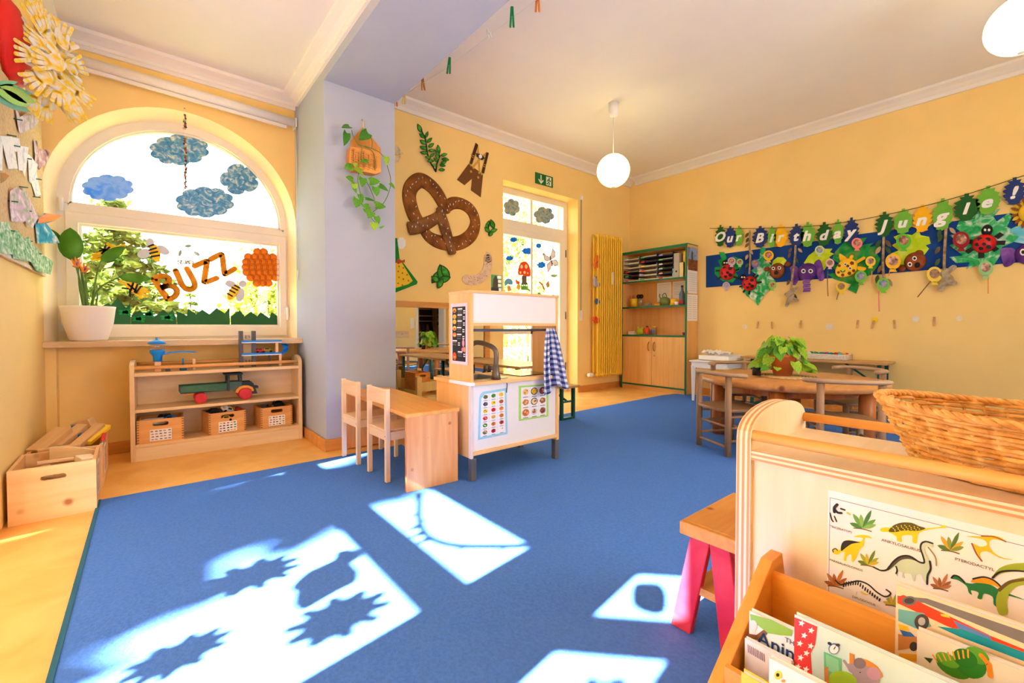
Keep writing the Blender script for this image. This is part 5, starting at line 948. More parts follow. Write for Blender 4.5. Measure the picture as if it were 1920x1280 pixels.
for i, (f, c, c2) in enumerate([(.95, (230, 170, 70), (180, 80, 40)), (.835, (236, 190, 80), (224, 160, 50)), (.74, (240, 200, 70), (230, 180, 60)), (.62, (244, 214, 90), (230, 90, 70)), (.50, (226, 120, 60), (244, 200, 80)), (.1, (220, 80, 40), (240, 160, 50))]):
    b = .68 + .32 * f - .005; o.poly(KS, ellp(Lx + wdt * .17, b, wdt * .14, .014 if i < 5 else .024, 14), .002, .0025, col(c)); o.poly(KS, ellp(Lx + wdt * .17, b - .004, wdt * .10, .006, 10), .0025, .003, col(c2))
o.poly(KS, ellp(Lx + wdt * .8, .68 + .32 * .22, wdt * .1, .012, 12, .4), .002, .0025, col((240, 130, 180))); o.poly(KS, leafpoly(Lx + wdt * .84, .68 + .32 * .34, wdt * .18, .05, 0), .002, .0025, col((244, 160, 190))); o.poly(KS, ellp(Lx + wdt * .92, .68 + .32 * .22, wdt * .07, .016, 12), .002, .0025, col((244, 170, 80)))
for f, a0_ in ((.97, .42), (.86, .40), (.75, .40), (.63, .36), (.505, .36), (.385, .02), (.185, .42)):
    b = .68 + .32 * f - .004; o.poly(KS, rect(Lx + wdt * a0_, Lx + wdt * (a0_ + .34), b - .004, b + .004), .002, .0024, PAPER)
    for j in (1, 2): o.poly(KS, rect(Lx + wdt * a0_, Lx + wdt * (a0_ + .30), b - .012 * j - .0012, b - .012 * j + .0012), .002, .0024, col((150, 150, 150))); o.poly(KS, rect(Lx + wdt * (min(.98, a0_ + .56) - .14), Lx + wdt * min(.98, a0_ + .56), b - .012 * j - .003, b - .012 * j + .003), .002, .0024, PAPER)
o.build('sheet', PAPER, t, True)
kc = crop(730, 560, 4.266)
def foodposter(name, label, corners, cols, rws, border, foods, skew=0.):
    t = thing(name, label, 'poster', (1.7, y0, .4)); q = KF.pxs(kc(corners)); a0_, a1_ = (q[0][0] + q[3][0]) / 2, (q[1][0] + q[2][0]) / 2; b1_, b0_ = (q[0][1] + q[1][1]) / 2, (q[2][1] + q[3][1]) / 2
    G = lambda u, v: (q[3][0] + (q[2][0] - q[3][0]) * u + ((q[0][0] - q[3][0]) * (1 - u) + (q[1][0] - q[2][0]) * u) * v, (q[3][1] * (1 - u) + q[2][1] * u) * (1 - v) + (q[0][1] * (1 - u) + q[1][1] * u) * v)
    o = MB(); o.poly(KF, [G(0, 0), G(1, 0), G(1, 1), G(.12, 1), G(.03, .95), G(0, .88)] if skew else [G(0, 0), G(1, 0), G(1, 1), G(0, 1)], .0005, .0015, col(border)); o.poly(KF, [G(.07, .05), G(.93, .05), G(.93, .95), G(.2 if skew else .07, .95), G(.07, .86 if skew else .95)], .0015, .0019, PAPER); rg = random.Random(4)
    for j in range(1, cols): o.stroke(KF, [G(.07 + .86 * j / cols, .06), G(.07 + .86 * j / cols, .94)], .0012, .0019, .0021, col((206, 206, 212)), False)
    for i in range(1, rws): o.stroke(KF, [G(.08, .05 + .9 * i / rws), G(.92, .05 + .9 * i / rws)], .0012, .0019, .0021, col((206, 206, 212)), False)
    for i in range(rws):
        for j in range(cols):
            f = foods[(i * cols + j) % len(foods)]; u, v = .07 + .86 * (j + .52) / cols, .05 + .9 * (1 - (i + .45) / rws); a, b = G(u, v); r = min((a1_ - a0_) * .86 / cols * .33, (b1_ - b0_) * .9 / rws * .36)
            if len(f) > 2: o.poly(KF, ellp(a, b, r * 1.25, r, 16), .0019, .0022, col(f[2]))
            o.poly(KF, scallop(a, b, r * (.95 if len(f) > 2 else 1.1), r * .78, 5, .12, i + j), .0022, .0026, col(f[0]))
            for q_ in range(3): o.poly(KF, ellp(a + rg.uniform(-.5, .5) * r, b + rg.uniform(-.3, .5) * r, r * .32, r * .25, 8, rg.uniform(0, 3)), .0026 + .0002 * q_, .003 + .0002 * q_, col(f[1]))
            o.poly(KF, rect(a - r * .9, a + r * .9, b - r * 1.5, b - r * 1.3), .0019, .0022, col((120, 120, 130)))
    o.build('sheet', PAPER, t, True)
foodposter('food_poster', 'blue bordered fruit and vegetable chart on the kitchen panel', [(720, 760), (935, 725), (945, 1092), (708, 1140)], 3, 6, (150, 208, 228), [((60, 130, 50), (180, 40, 90)), ((80, 150, 60), (40, 110, 40)), ((240, 190, 40), (190, 190, 60)), ((60, 40, 90), (80, 140, 60)), ((244, 206, 40), (90, 150, 50)), ((210, 60, 40), (90, 140, 60)), ((240, 200, 60), (90, 150, 60)), ((220, 30, 50), (170, 20, 40)), ((236, 130, 30), (90, 120, 40)), ((200, 30, 40), (240, 150, 140)), ((230, 190, 110), (200, 150, 70)), ((230, 110, 20), (120, 140, 40)), ((50, 130, 50), (200, 230, 190)), ((236, 110, 30), (60, 130, 50)), ((190, 40, 40), (110, 30, 30)), ((120, 100, 40), (220, 200, 130)), ((190, 30, 60), (120, 20, 40)), ((244, 240, 240), (190, 180, 190))], 1)
foodposter('food_poster', 'green bordered chart of cooked dishes on the kitchen panel', [(1035, 708), (1270, 690), (1272, 950), (1035, 988)], 3, 3, (168, 216, 104), [((222, 190, 110), (200, 110, 60), (236, 232, 226)), ((240, 196, 40), (220, 160, 30), (50, 44, 44)), ((200, 60, 50), (240, 200, 160), (60, 60, 66)), ((190, 120, 60), (226, 180, 120)), ((236, 214, 160), (160, 90, 50), (50, 44, 44)), ((150, 90, 50), (210, 170, 120)), ((196, 90, 40), (226, 180, 120), (200, 140, 90)), ((214, 196, 170), (170, 60, 40), (230, 230, 230)), ((120, 50, 40), (170, 90, 60), (206, 200, 196))])
o = thing('wall_hook', 'small grey hook on the top edge of the kitchen panel', 'hook', (1.6, y0, .53)); a = KF.px(*kc([(936, 672)])[0]); b = KF.px(*kc([(930, 760)])[0]); MB().tube([KF.p(a[0], .543, .004), KF.p(a[0], .53, .008), KF.p(a[0] - .004, b[1], .006)], .003, 6).build('wire', DKG, o, True)
# tea towel
t = thing('tea_towel', 'blue and white checked tea towel hanging from the kitchen rod', 'towel', (x1 - .03, y0, .7)); CHK = checker('towel_check', (232, 234, 240), (126, 138, 186), (36, 46, 110), 12)
o = MB(); NU, NV = 40, 30; vs = []; uv = []
L0, R0 = KF.px(1020, 628)[0] - .01, KF.px(1036, 628)[0] - .01
for j in range(NV + 1):
    v = j / NV; zt_, zl, zr = .872, .5, .5
    for i in range(NU + 1):
        u = i / NU; wl = KF.px(1018 - 6 * math.sin(v * pi) , 700)[0]; xl = L0 + (KF.px(1010, 750)[0] - .02 - L0) * v ** .8 - .012 * math.sin(v * pi * 1.0); xr = R0 + (KF.px(1060, 740)[0] - .01 - R0) * v ** .75
        z = .872 - (.872 - (.46 + .035 * u - .02 * math.sin(u * 9))) * v; dpt = .012 + .016 * v + (.012 + .02 * v) * (math.sin(u * 22 + v * 1.5) * .6 + math.sin(u * 9 + 1) * .5)
        vs.append((xl + (xr - xl) * u, y0 - dpt - .004, z)); uv.append((u * .62, v * .9))
o.add(vs, [(j * (NU + 1) + i, j * (NU + 1) + i + 1, (j + 1) * (NU + 1) + i + 1, (j + 1) * (NU + 1) + i) for j in range(NV) for i in range(NU)], CHK, True); o.uv = uv; o.build('cloth', CHK, t, True, solid=.003)
# card standing on the kitchen
t = thing('photo_card', 'small green framed card standing on top of the play kitchen', 'picture', (1.72, 2.2, 1.091)); cc = crop(900, 320, 5.333); KC = Frame((0, 2.2, 0), (1, 0, 0), (0, -1, 0)); a0_, b0_ = KC.px(*cc([(112, 1195)])[0]); a1_, b1_ = KC.px(*cc([(215, 1040)])[0]); hh = b1_ - b0_
MB().box(a0_ - .02, a1_ + .05, 2.17, 2.25, 1.0915, 1.104).build('base', PAPER, t, True); o = MB(); o.poly(KC, rect(a0_, a1_, 1.104, 1.104 + hh), 0, .004, plain('card_green', (60, 140, 80), .6)); 
for i in range(4): o.poly(KC, rect(a0_ + .045, a1_ - .005, 1.108 + i * hh / 4, 1.104 + (i + .85) * hh / 4), .004, .0045, PAPER)
o.poly(KC, [(a0_ + .005, 1.106), (a0_ + .05, 1.106), (a0_ + .05, 1.104 + hh * .7), (a0_ + .03, 1.104 + hh), (a0_ + .012, 1.104 + hh * .7)], .0045, .005, plain('photo_dark', (60, 44, 36), .6)); o.poly(KC, rect(a0_ - .005, a0_ + .055, 1.104, 1.104 + hh * .22), .005, .0055, BLACK); o.build('card', PAPER, t, True)
# ---------------------------------------------------------------- pine table and children's chairs
t = thing('pine_table', 'long low pine table with knotty board legs beside the play kitchen', 'table', (1.25, 2.69, 0), R(-3)); 
MB().box(-.175, .15, -.555, .545, .398, .42).build('table_top', PINEY, t, bevel=.004); MB().box(-.168, .142, -.548, -.526, 0, .398).build('end_board', PINEZ, t); MB().box(-.168, .142, .515, .537, 0, .398).build('end_board', PINEZ, t); MB().box(.10, .12, -.526, .515, .06, .26).build('stretcher', PINEY, t)
def kidchair(label, loc, rz):
    c = thing('child_chair', label, 'chair', loc, rz, 'children\'s chairs at the pine table')
    for y in (-.135, .111):
        MB().box(0, .026, y, y + .024, 0, .53).build('back_leg', PALEZ, c, bevel=.002); MB().box(.262, .286, y + (.003 if y < 0 else -.003), y + .021, 0, .235).build('front_leg', PALEZ, c, bevel=.002)
        MB().lathe([(0, 0), (.004, 0), (.004, .002), (0, .002)], (-.001, y + .012, .262), 8, axis=(-1, 0, 0)).build('screw', STEEL, c)
    MB().box(.003, .02, -.111, .111, .438, .526).build('back_rail', PALEY, c, bevel=.002)
    MB().box(.004, .30, -.115, .115, .282, .295).build('seat', PALEX, c, bevel=.004); MB().box(.006, .024, -.111, .111, .235, .282).build('apron', PALEY, c); MB().box(.27, .286, -.111, .111, .235, .282).build('apron', PALEY, c)
    for y in (-.13, .116): MB().box(.024, .27, y, y + .014, .235, .282).build('side_apron', PALEX, c)
    return c
kc0 = kidchair('small pale wooden chair nearer the camera, tucked under the pine table', (1.027, 2.494, 0), R(1)); dup(kc0, (1.018, 2.92, 0), R(1.5), 'small pale wooden chair beside the pillar, tucked under the pine table')
# ---------------------------------------------------------------- folding table and bench by the mirror
BTW = wood('beer_table_wood', (176, 128, 74), (206, 160, 104), 'Y', 5, .35)
def folding(name, label, cat, x0_, x1_, ya, yb, z, grp=None):
    t = thing(name, label, cat, ((x0_ + x1_) / 2, (ya + yb) / 2, 0)); MB().box(x0_, x1_, ya, yb, z - .022, z).build('top', BTW, t, True, bevel=.003)
    for y in (ya + .06, yb - .12):
        for x in (x0_ + .035, x1_ - .035): MB().bar((x, y, 0.012), (x, y, z - .022), .028, .028).build('leg', GRNMET, t, True)
        MB().bar((x0_ + .02, y, .01), (x1_ - .02, y, .01), .03, .02).build('foot_bar', GRNMET, t, True); MB().bar((x0_ + .035, y, z * .52), (x1_ - .035, y, z * .52), .016, .016).build('cross_bar', GRNMET, t, True)
        MB().bar(((x0_ + x1_) / 2, y, z * .52), ((x0_ + x1_) / 2, y + (.3 if y < (ya + yb) / 2 else -.3), z - .03), .016, .016).build('fold_strut', GRNMET, t, True)
    return t
folding('folding_table', 'narrow wooden folding table with green legs standing against the mirror', 'table', 2.45, 2.92, 2.86, 4.0, .54)
folding('folding_bench', 'low wooden folding bench with green legs beside the terrace door', 'bench', 2.97, 3.20, 2.84, 3.95, .325)
# pine doll bed under the mirror
t = thing('doll_bed', 'pale pine doll bed with posts standing below the mirror', 'doll bed', (1.9, 3.6, 0)); YP = wood('yellow_pine_z', (206, 164, 84), (226, 190, 114), 'Z', 4, .5, 6)
for x in (1.775, 1.985):
    for y in (3.42, 3.82): MB().box(x, x + .045, y, y + .04, 0, .46 if y < 3.5 else .49).build('post', YP, t, True, bevel=.003)
for y in (3.43, 3.83): MB().box(1.82, 1.985, y, y + .022, .33, .41).build('headboard_rail', YP, t, True)
for x in (1.785, 2.0): MB().box(x, x + .02, 3.46, 3.82, .26, .33).build('side_rail', YP, t, True)
MB().box(1.805, 2.0, 3.46, 3.82, .27, .285).build('bed_base', YP, t, True)
t = thing('drawer_box', 'small orange wooden box with dark handle hole lying in the doll bed', 'box', (1.87, 3.66, .286)); OW = wood('orange_box', (196, 116, 36), (220, 146, 60), 'X', 4)
F = Frame((0, 3.56, 0), (1, 0, 0), (0, -1, 0)); o = MB(); slotpanel(o, F, 1.83, 1.98, .286, .48, 1.905, .45, .06, .022, -.012, 0); o.build('front_panel', OW, t, True); MB().box(1.83, 1.842, 3.572, 3.77, .286, .48).build('side_panel', OW, t, True); MB().box(1.968, 1.98, 3.572, 3.77, .286, .48).build('side_panel', OW, t, True); MB().box(1.842, 1.968, 3.758, 3.77, .286, .48).build('back_panel', OW, t, True); MB().box(1.842, 1.968, 3.572, 3.758, .286, .295).build('base', OW, t, True)
# ---------------------------------------------------------------- radiator
t = thing('tall_radiator', 'tall yellow column radiator on the back wall next to the cabinet', 'radiator', (5.02, 3.95, .2)); RY = plain('radiator_yellow', (246, 200, 62), .4, .02); n = 12; c0 = None
for i in range(n):
    x = 4.77 + i * .0475
    if c0 is None:
        o = MB()
        for y in (-.03, .045): o.tube([(0, y, 0), (0, y, .04), (0, y, 1.93), (0, y, 1.97)], [.010, .0138, .0138, .010], 10)
        o.tube([(0, -.03, .03), (0, .03, .03)], .018, 8); o.tube([(0, -.03, 1.94), (0, .03, 1.94)], .018, 8); c0 = o.build('column', RY, t); c0.location = (x - 5.02, .0, .0)
    else: inst(c0, t, (x - 5.02, 0, 0))
for z in (.5, 1.9):
    for x in (4.86, 5.2): MB().box(x, x + .012, 3.96, YB, z, z + .03).build('bracket', RY, t, True)
for z in (.235, 2.135): MB().tube([(4.75, 3.95, z), (5.31, 3.95, z)], .016, 10).build('header', RY, t, True)
MB().tube([(4.75, 3.95, .235), (4.70, 3.95, .235)], .014, 10).build('valve', STEEL, t, True); MB().tube([(4.70, 3.95, .235), (4.695, 3.95, .235), (4.615, 3.95, .235), (4.61, 3.95, .235)], [.018, .028, .026, .018], 14).build('thermostat_knob', WHITE, t, True); MB().tube([(4.76, 3.95, 2.135), (4.735, 3.95, 2.135)], .012, 10).build('vent_plug', STEEL, t, True)
MB().box(5.065, 5.085, 3.895, 3.915, 1.49, 1.66).build('heat_meter', PAPER, t, True)
rc = crop(1080, 420, 4.13); RFm = Frame((0, 3.93, 0), (1, 0, 0), (0, -1, 0))
for nm, lb, q, c in [('plush_fox', 'orange felt fox hanging on the radiator edge', [(150, 290), (155, 255), (170, 235), (182, 250), (175, 290), (178, 335), (160, 340), (140, 325), (140, 300)], (226, 110, 40)), ('plush_goat', 'grey felt goat hanging on the radiator edge', [(140, 410), (152, 405), (158, 445), (180, 455), (185, 470), (170, 485), (140, 485), (138, 450)], (170, 160, 164)), ('plush_bird', 'small blue felt bird hanging on the radiator edge', [(148, 590), (160, 576), (178, 595), (176, 615), (155, 620)], (70, 110, 160)), ('plush_crab', 'orange red felt crab hanging lowest on the radiator', [(130, 730), (145, 710), (160, 725), (176, 725), (176, 760), (155, 768), (135, 748)], (224, 80, 36))]:
    b_ = thing(nm, lb, 'toy', (4.74, 3.93, 1.4), 0, 'felt animals on the radiator'); MB().poly(RFm, smooth(RFm.pxs(rc(q)), 3), -.015, .02).build('body', plain(nm + '_felt', c, .95, .12, 40), b_, True, bevel=.008); a, b = RFm.px(*rc([(q[0][0] + 8, q[0][1] + 4)])[0]); MB().ell(RFm.p(a, b, .022), (.007, .005, .007), None, 8, 6).build('eye', BLACK, b_, True)
t = thing('blind_strap', 'narrow grey roller shutter strap beside the terrace door', 'strap', (4.6, YB, 1.7)); a0_, b0_ = BW.px(1089.5, 372); a1_, b1_ = BW.px(1089.5, 590)
MB().poly(BW, rect(a0_ - .012, a0_ + .012, b1_, b0_), .002, .006).build('strap', plain('strap_grey', (176, 160, 136), .8), t, True); MB().poly(BW, rect(a0_ - .022, a0_ + .022, b0_ - .02, b0_ + .03), 0, .02).build('guide', WHITE, t, True); MB().poly(BW, rect(a0_ - .022, a0_ + .022, b1_ - .08, b1_ + .06), 0, .012).build('winder_plate', WHITE, t, True)
# ---------------------------------------------------------------- green edged cabinet
CX0, CX1, CY0, CY1, CZ = 5.38, 5.655, 2.96, 3.985, 1.962
c = thing('tall_cabinet', 'tall beech cabinet with green edges in the corner of the room', 'cabinet', (5.5, 3.47, 0)); CBZ = wood('cabinet_beech_z', (214, 158, 88), (232, 182, 112), 'Z', 4, .4); CBY = wood('cabinet_beech_y', (206, 148, 80), (224, 170, 100), 'Y', 4, .4); CGR = plain('edge_green', (22, 112, 74), .45, .03)
for y in (CY0, CY1 - .024): MB().box(CX0 + .006, CX1, y, y + .024, 0, CZ).build('side_panel', CBZ, c, True); MB().box(CX0, CX0 + .006, y, y + .024, 0, CZ).build('edge_band', CGR, c, True)
MB().box(CX0 + .006, CX1, CY0 + .024, CY1 - .024, CZ - .024, CZ - .002).build('top_board', CBY, c, True); MB().box(CX0, CX0 + .006, CY0 + .024, CY1 - .024, CZ - .024, CZ).build('edge_band', CGR, c, True); MB().box(CX0, CX1, CY0, CY1, CZ, CZ + .012).build('top_cap', CGR, c, True)
MB().box(CX1 - .008, CX1, CY0 + .024, CY1 - .024, .07, CZ - .024).build('back_panel', CBZ, c, True)
for z in (1.545, 1.18, .78): MB().box(CX0 + .008, CX1 - .008, CY0 + .024, CY1 - .024, z - .022, z).build('shelf_board', CBY, c, True); MB().box(CX0 + .002, CX0 + .008, CY0 + .024, CY1 - .024, z - .022, z).build('edge_band', CGR, c, True)
MB().box(CX0 + .01, CX0 + .03, CY0 + .024, CY1 - .024, 0, .062).build('plinth', CBY, c, True); MB().box(CX0, CX0 + .008, CY0 + .024, CY1 - .024, .062, .08).build('edge_band', CGR, c, True)
ym = (CY0 + CY1) / 2
for ya, yb, s in ((CY0 + .026, ym - .002, 1), (ym + .002, CY1 - .026, -1)):
    d = MB().box(CX0 + .002, CX0 + .02, ya, yb, .084, .754).build('door', CBZ, c, True); yh = (yb - .04) if s > 0 else (ya + .04); MB().tube(smooth([(CX0 + .002, yh, .56), (CX0 - .022, yh, .58), (CX0 - .028, yh, .62), (CX0 - .022, yh, .66), (CX0 + .002, yh, .68)], 4, False), .006, 8).build('handle', plain('handle_brown', (150, 110, 60), .4, metal=.4), d, True)
    if s > 0: MB().lathe([(0, 0), (.012, 0), (.012, .004), (0, .004)], (CX0 + .002, yb - .04, .50), 12, axis=(-1, 0, 0)).build('lock', STEEL, d, True)
CF = Frame((CX0, 0, 0), (0, -1, 0), (-1, 0, 0)); cab = crop(1150, 440, 6.4); cpx = lambda x, y, d=-.05: CF.px(*cab([(x, y)])[0], d)
NAVY = plain('tray_navy', (26, 30, 62), .45, .05); GRYT = plain('tray_grey', (206, 200, 186), .5, .03); rg = random.Random(8)
def tray(label, y0_, y1_, z, m, tab):
    t = thing('letter_tray', label, 'letter tray', (CX0 + .12, (y0_ + y1_) / 2, z), 0, 'stacked letter trays in the cabinet'); h = .042
    o = MB(); o.box(CX0 + .02, CX0 + .24, y0_, y1_, z, z + .004); o.box(CX0 + .02, CX0 + .24, y0_, y0_ + .004, z, z + h); o.box(CX0 + .02, CX0 + .24, y1_ - .004, y1_, z, z + h); o.box(CX0 + .012, CX0 + .02, y0_ + .0, y1_ - .0, z, z + .014); o.build('tray', m, t, True)
    MB().box(CX0 + .03, CX0 + .23, y0_ + .012, y1_ - .012, z + .005, z + rg.uniform(.012, .026)).build('paper_stack', PAPER, t, True); MB().box(CX0 + .008, CX0 + .0125, y1_ - .085, y1_ - .03, z + .002, z + .022).build('name_tab', col(tab), t, True)
tabs = [(220, 220, 210), (150, 200, 210), (230, 170, 150), (200, 30, 50), (90, 190, 80), (220, 60, 110), (230, 210, 60), (200, 60, 60), (170, 150, 190), (110, 190, 70)]
yA = [-cpx(120, 400)[0], -cpx(325, 400)[0], -cpx(540, 400)[0], -cpx(730, 400)[0]]; yA[0] = min(yA[0], 3.956); nm = ['left', 'middle', 'right']; rn = ['top', 'second', 'third', 'fourth', 'fifth', 'bottom']
for s_ in range(3):
    for i in range(6):
        z = 1.5465 + (5 - i) * .0615; m = (NAVY if i in (3, 4) else GRYT) if s_ == 0 else (NAVY if i < 2 else GRYT) if s_ == 1 else NAVY
        if s_ == 2 and i == 5: m = GRYT
        tray('%s %s letter tray, %s of the %s stack in the cabinet' % ('navy' if m is NAVY else 'pale grey', 'open' if i else 'empty', rn[i], nm[s_]), yA[s_ + 1] + .004, yA[s_] - .004, z, m, tabs[(s_ * 4 + i) % 10])
def binder(label, x, w_, h, colr, dpt=.2, z=1.546, hole=True):
    y = -cpx(x, 400)[0]; t = thing('ring_binder', label, 'binder', (CX0 + .1, y, z), 0, 'binders in the cabinet'); MB().box(CX0 + .025, CX0 + .025 + dpt, y - w_ / 2, y + w_ / 2, z + .0005, z + h).build('cover', plain('binder_%d_%d_%d' % colr, colr, .6), t, True)
    if hole: MB().lathe([(.006, 0), (.012, 0), (.012, .002), (.006, .002)], (CX0 + .025, y, z + h * .25), 12, axis=(-1, 0, 0)).build('finger_ring', BLACK, t, True)
binder('grey ring binder standing right of the letter trays', 768, .075, .32, (178, 172, 160)); binder('yellow binder at the right end of the top shelf', 862, .025, .33, (236, 196, 60), hole=False); binder('cream folder standing in front of the yellow binder', 838, .075, .19, (232, 214, 150), .1, hole=False); binder('thin light blue folder next to the grey binder', 728, .022, .12, (130, 190, 220), .15, hole=False)
tag(MB().box(CX0 + .02, CX0 + .16, -cpx(705, 0)[0], -cpx(580, 0)[0], 1.5465 + .0, 1.5475 + .0).build('picture_booklet', mottle('booklet_pink', [(240, 220, 220), (230, 90, 110), (244, 190, 190)], 30)), 'pink picture booklet lying under the right letter trays', 'booklet')
def onshelf(x, y, z, d=-.1): a, b = CF.px(*cab([(x, y)])[0], d); return (CX0 - d, -a, z)
p = onshelf(248, 810, 1.18); t = thing('pencil_cup', 'yellow cup of scissors and pencils on the middle cabinet shelf', 'cup', (p[0], p[1], 1.18)); MB().lathe([(0, .001), (.045, .001), (.056, .12), (.051, .12), (.042, .008), (0, .008)], (0, 0, 0), 18).build('cup', plain('cup_yellow', (240, 196, 40), .5), t)
for i, (dx, dy, cc_) in enumerate([(-.02, .03, (200, 50, 60)), (.01, .02, (60, 60, 80)), (0, .0, (190, 60, 80)), (.02, -.01, (120, 120, 150))]): MB().tube([(dx, dy, .02), (dx * 1.6, dy * 1.5, .17)], .004, 6).build('pencil', col(cc_), t)
p = onshelf(320, 760, 1.18); t = thing('scissor_block', 'bundle of dark scissors beside the yellow cup', 'scissors', (p[0], p[1], 1.18))
for i in range(6): a = i * 1.05; MB().tube([(0, 0, .001), (.02 * math.cos(a), .03 * math.sin(a), .12)], .006, 6).build('blade', STEEL, t); q = Vector((.02 * math.cos(a), .03 * math.sin(a), .15)); MB().tube([q + Vector((0, .02 * math.cos(b), .025 * math.sin(b))) for b in [j * pi / 4 for j in range(9)]], .006, 6).build('handle', BLACK, t)
p = onshelf(618, 800, 1.18); t = thing('watering_can', 'round olive green watering jug on the middle cabinet shelf', 'jug', (p[0], p[1], 1.18)); MB().lathe([(0, .001), (.055, .001), (.072, .05), (.066, .10), (.03, .12), (.02, .125), (0, .125)], (0, 0, 0), 20).build('body', plain('jug_olive', (106, 122, 60), .4), t); MB().tube([(0, .05, .07), (0, .085, .14), (0, .075, .17)], .008, 8).build('spout', MATS['jug_olive'], t); MB().tube(smooth([(0, -.03, .12), (0, -.01, .17), (0, .03, .16), (0, .035, .12)], 4, False), .006, 8).build('handle', MATS['jug_olive'], t)
p = onshelf(728, 800, 1.18); t = thing('mug', 'yellow mug with a white cup before it on the cabinet shelf', 'mug', (p[0], p[1], 1.18)); MB().lathe([(0, .001), (.045, .001), (.047, .09), (.042, .09), (.04, .01), (0, .01)], (0, 0, 0), 18).build('body', plain('mug_yellow', (236, 190, 50), .4), t); MB().tube(smooth([(-.0, -.045, .07), (0, -.075, .06), (0, -.07, .03), (0, -.045, .02)], 4, False), .006, 8).build('handle', MATS['mug_yellow'], t)
p = onshelf(757, 815, 1.18, -.04); t = thing('small_cup', 'small white cup in front of the yellow mug', 'cup', (p[0], p[1], 1.18)); MB().lathe([(0, .001), (.02, .001), (.028, .045), (.025, .045), (.018, .006), (0, .006)], (0, 0, 0), 16).build('cup', WHITE, t)
p = onshelf(825, 740, 1.18); t = thing('glass_bottle', 'clear blue glass bottle with dark cap on the cabinet shelf', 'bottle', (p[0], p[1], 1.18)); MB().lathe([(0, .001), (.034, .001), (.036, .02), (.036, .15), (.016, .2), (.014, .24), (0, .24)], (0, 0, 0), 18).build('bottle', plain('bottle_blue', (70, 110, 140), .1, .05, spec=.8), t); MB().lathe([(0, .24), (.016, .24), (.016, .262), (0, .262)], (0, 0, 0), 14).build('cap', BLACK, t); MB().box(-.037, -.03, -.025, .025, .02, .07).build('label', col((200, 50, 60)), t)
p = onshelf(520, 835, 1.18, -.05); t = thing('orange_bowl', 'flat orange bowl at the front of the middle cabinet shelf', 'bowl', (p[0], p[1], 1.18)); MB().lathe([(0, .001), (.025, .001), (.05, .028), (.046, .028), (.02, .006), (0, .006)], (0, 0, 0), 18).build('bowl', plain('bowl_orange', (240, 170, 50), .5), t)
t = thing('sticky_tape', 'grey tape dispenser beside the scissors on the cabinet shelf', 'tape', onshelf(405, 825, 1.18)); MB().prism([(0, -.06, .001), (0, .06, .001), (0, .05, .04), (0, .0, .02), (0, -.05, .05)], (.03, 0, 0)).build('body', plain('tape_grey', (150, 146, 140), .5), t); MB().lathe([(.012, 0), (.025, 0), (.025, .02), (.012, .02)], (.005, -.01, .045), 14, axis=(1, 0, 0)).build('roll', CLEAR, t)
for lb, xa, xb, ya_, yb_ in [('white timetable sheet at the back of the middle cabinet shelf', 525, 690, 580, 800), ('white list sheet behind the glass bottle', 712, 860, 560, 790)]:
    a0_, b1_ = CF.px(*cab([(xa, ya_)])[0], -.26); a1_, b0_ = CF.px(*cab([(xb, yb_)])[0], -.26); o = MB(); o.poly(CF, rect(a0_, a1_, max(1.185, b0_), min(1.52, b1_)), -.266, -.264, PAPER)
    for j in range(8): b = b1_ - .03 - j * .022; o.poly(CF, rect(a0_ + .02, a1_ - .02, b - .002, b + .002), -.264, -.2635, col((170, 168, 176)))
    tag(o.build('paper_sheet', PAPER), lb, 'paper', 'sheets inside the cabinet')
t = thing('lime_toys', 'lime green toy camel on the lower cabinet shelf', 'toy', onshelf(318, 1150, .78)); MB().ell((0, 0, .045), (.03, .06, .04), None, 14, 10).build('body', plain('toy_lime', (176, 196, 40), .5), t)
for y in (-.035, .03): MB().ell((0, y, .085), (.018, .02, .03), None, 10, 8).build('hump', MATS['toy_lime'], t); MB().tube([(0, y, .001), (0, y, .04)], .012, 8).build('leg', MATS['toy_lime'], t)
t = thing('red_toys', 'orange red toy jug on the lower cabinet shelf', 'toy', onshelf(405, 1145, .78)); MB().lathe([(0, .001), (.03, .001), (.04, .05), (.03, .09), (.018, .11), (0, .11)], (0, 0, 0), 16).build('body', plain('jug_red', (224, 82, 40), .5), t); MB().lathe([(0, .11), (.016, .11), (.014, .125), (0, .125)], (0, 0, 0), 12).build('lid', BLACK, t); MB().tube(smooth([(0, .03, .09), (0, .06, .08), (0, .055, .04), (0, .035, .03)], 4, False), .006, 6).build('handle', MATS['jug_red'], t)
for lb, x, r, h, cc_ in [('glass jar of brown beads on the lower cabinet shelf', 490, .032, .12, (150, 110, 90)), ('slim brown jar beside the bead jar', 455, .02, .09, (150, 90, 70))]:
    t = thing('storage_jar', lb, 'jar', onshelf(x, 1150, .78), 0, 'jars on the lower cabinet shelf'); MB().lathe([(0, .001), (r, .001), (r, h * .8), (r * .8, h * .88), (0, h * .88)], (0, 0, 0), 16).build('jar', col(cc_, .25), t); MB().lathe([(0, h * .88), (r * .9, h * .88), (r * .9, h), (0, h)], (0, 0, 0), 16).build('lid', plain('lid_yellow', (220, 180, 60), .5), t); MB().box(-r - .001, -r * .75, -r * .5, r * .5, h * .25, h * .6).build('label', col((70, 120, 180)), t)
p = onshelf(228, 1175, .78); tag(MB().box(p[0] - .03, p[0] + .03, p[1] - .055, p[1] + .05, .7805, .83).build('card_box', plain('card_white', (226, 216, 206), .7), None, bevel=.003), 'small white carton at the left of the lower cabinet shelf', 'box')
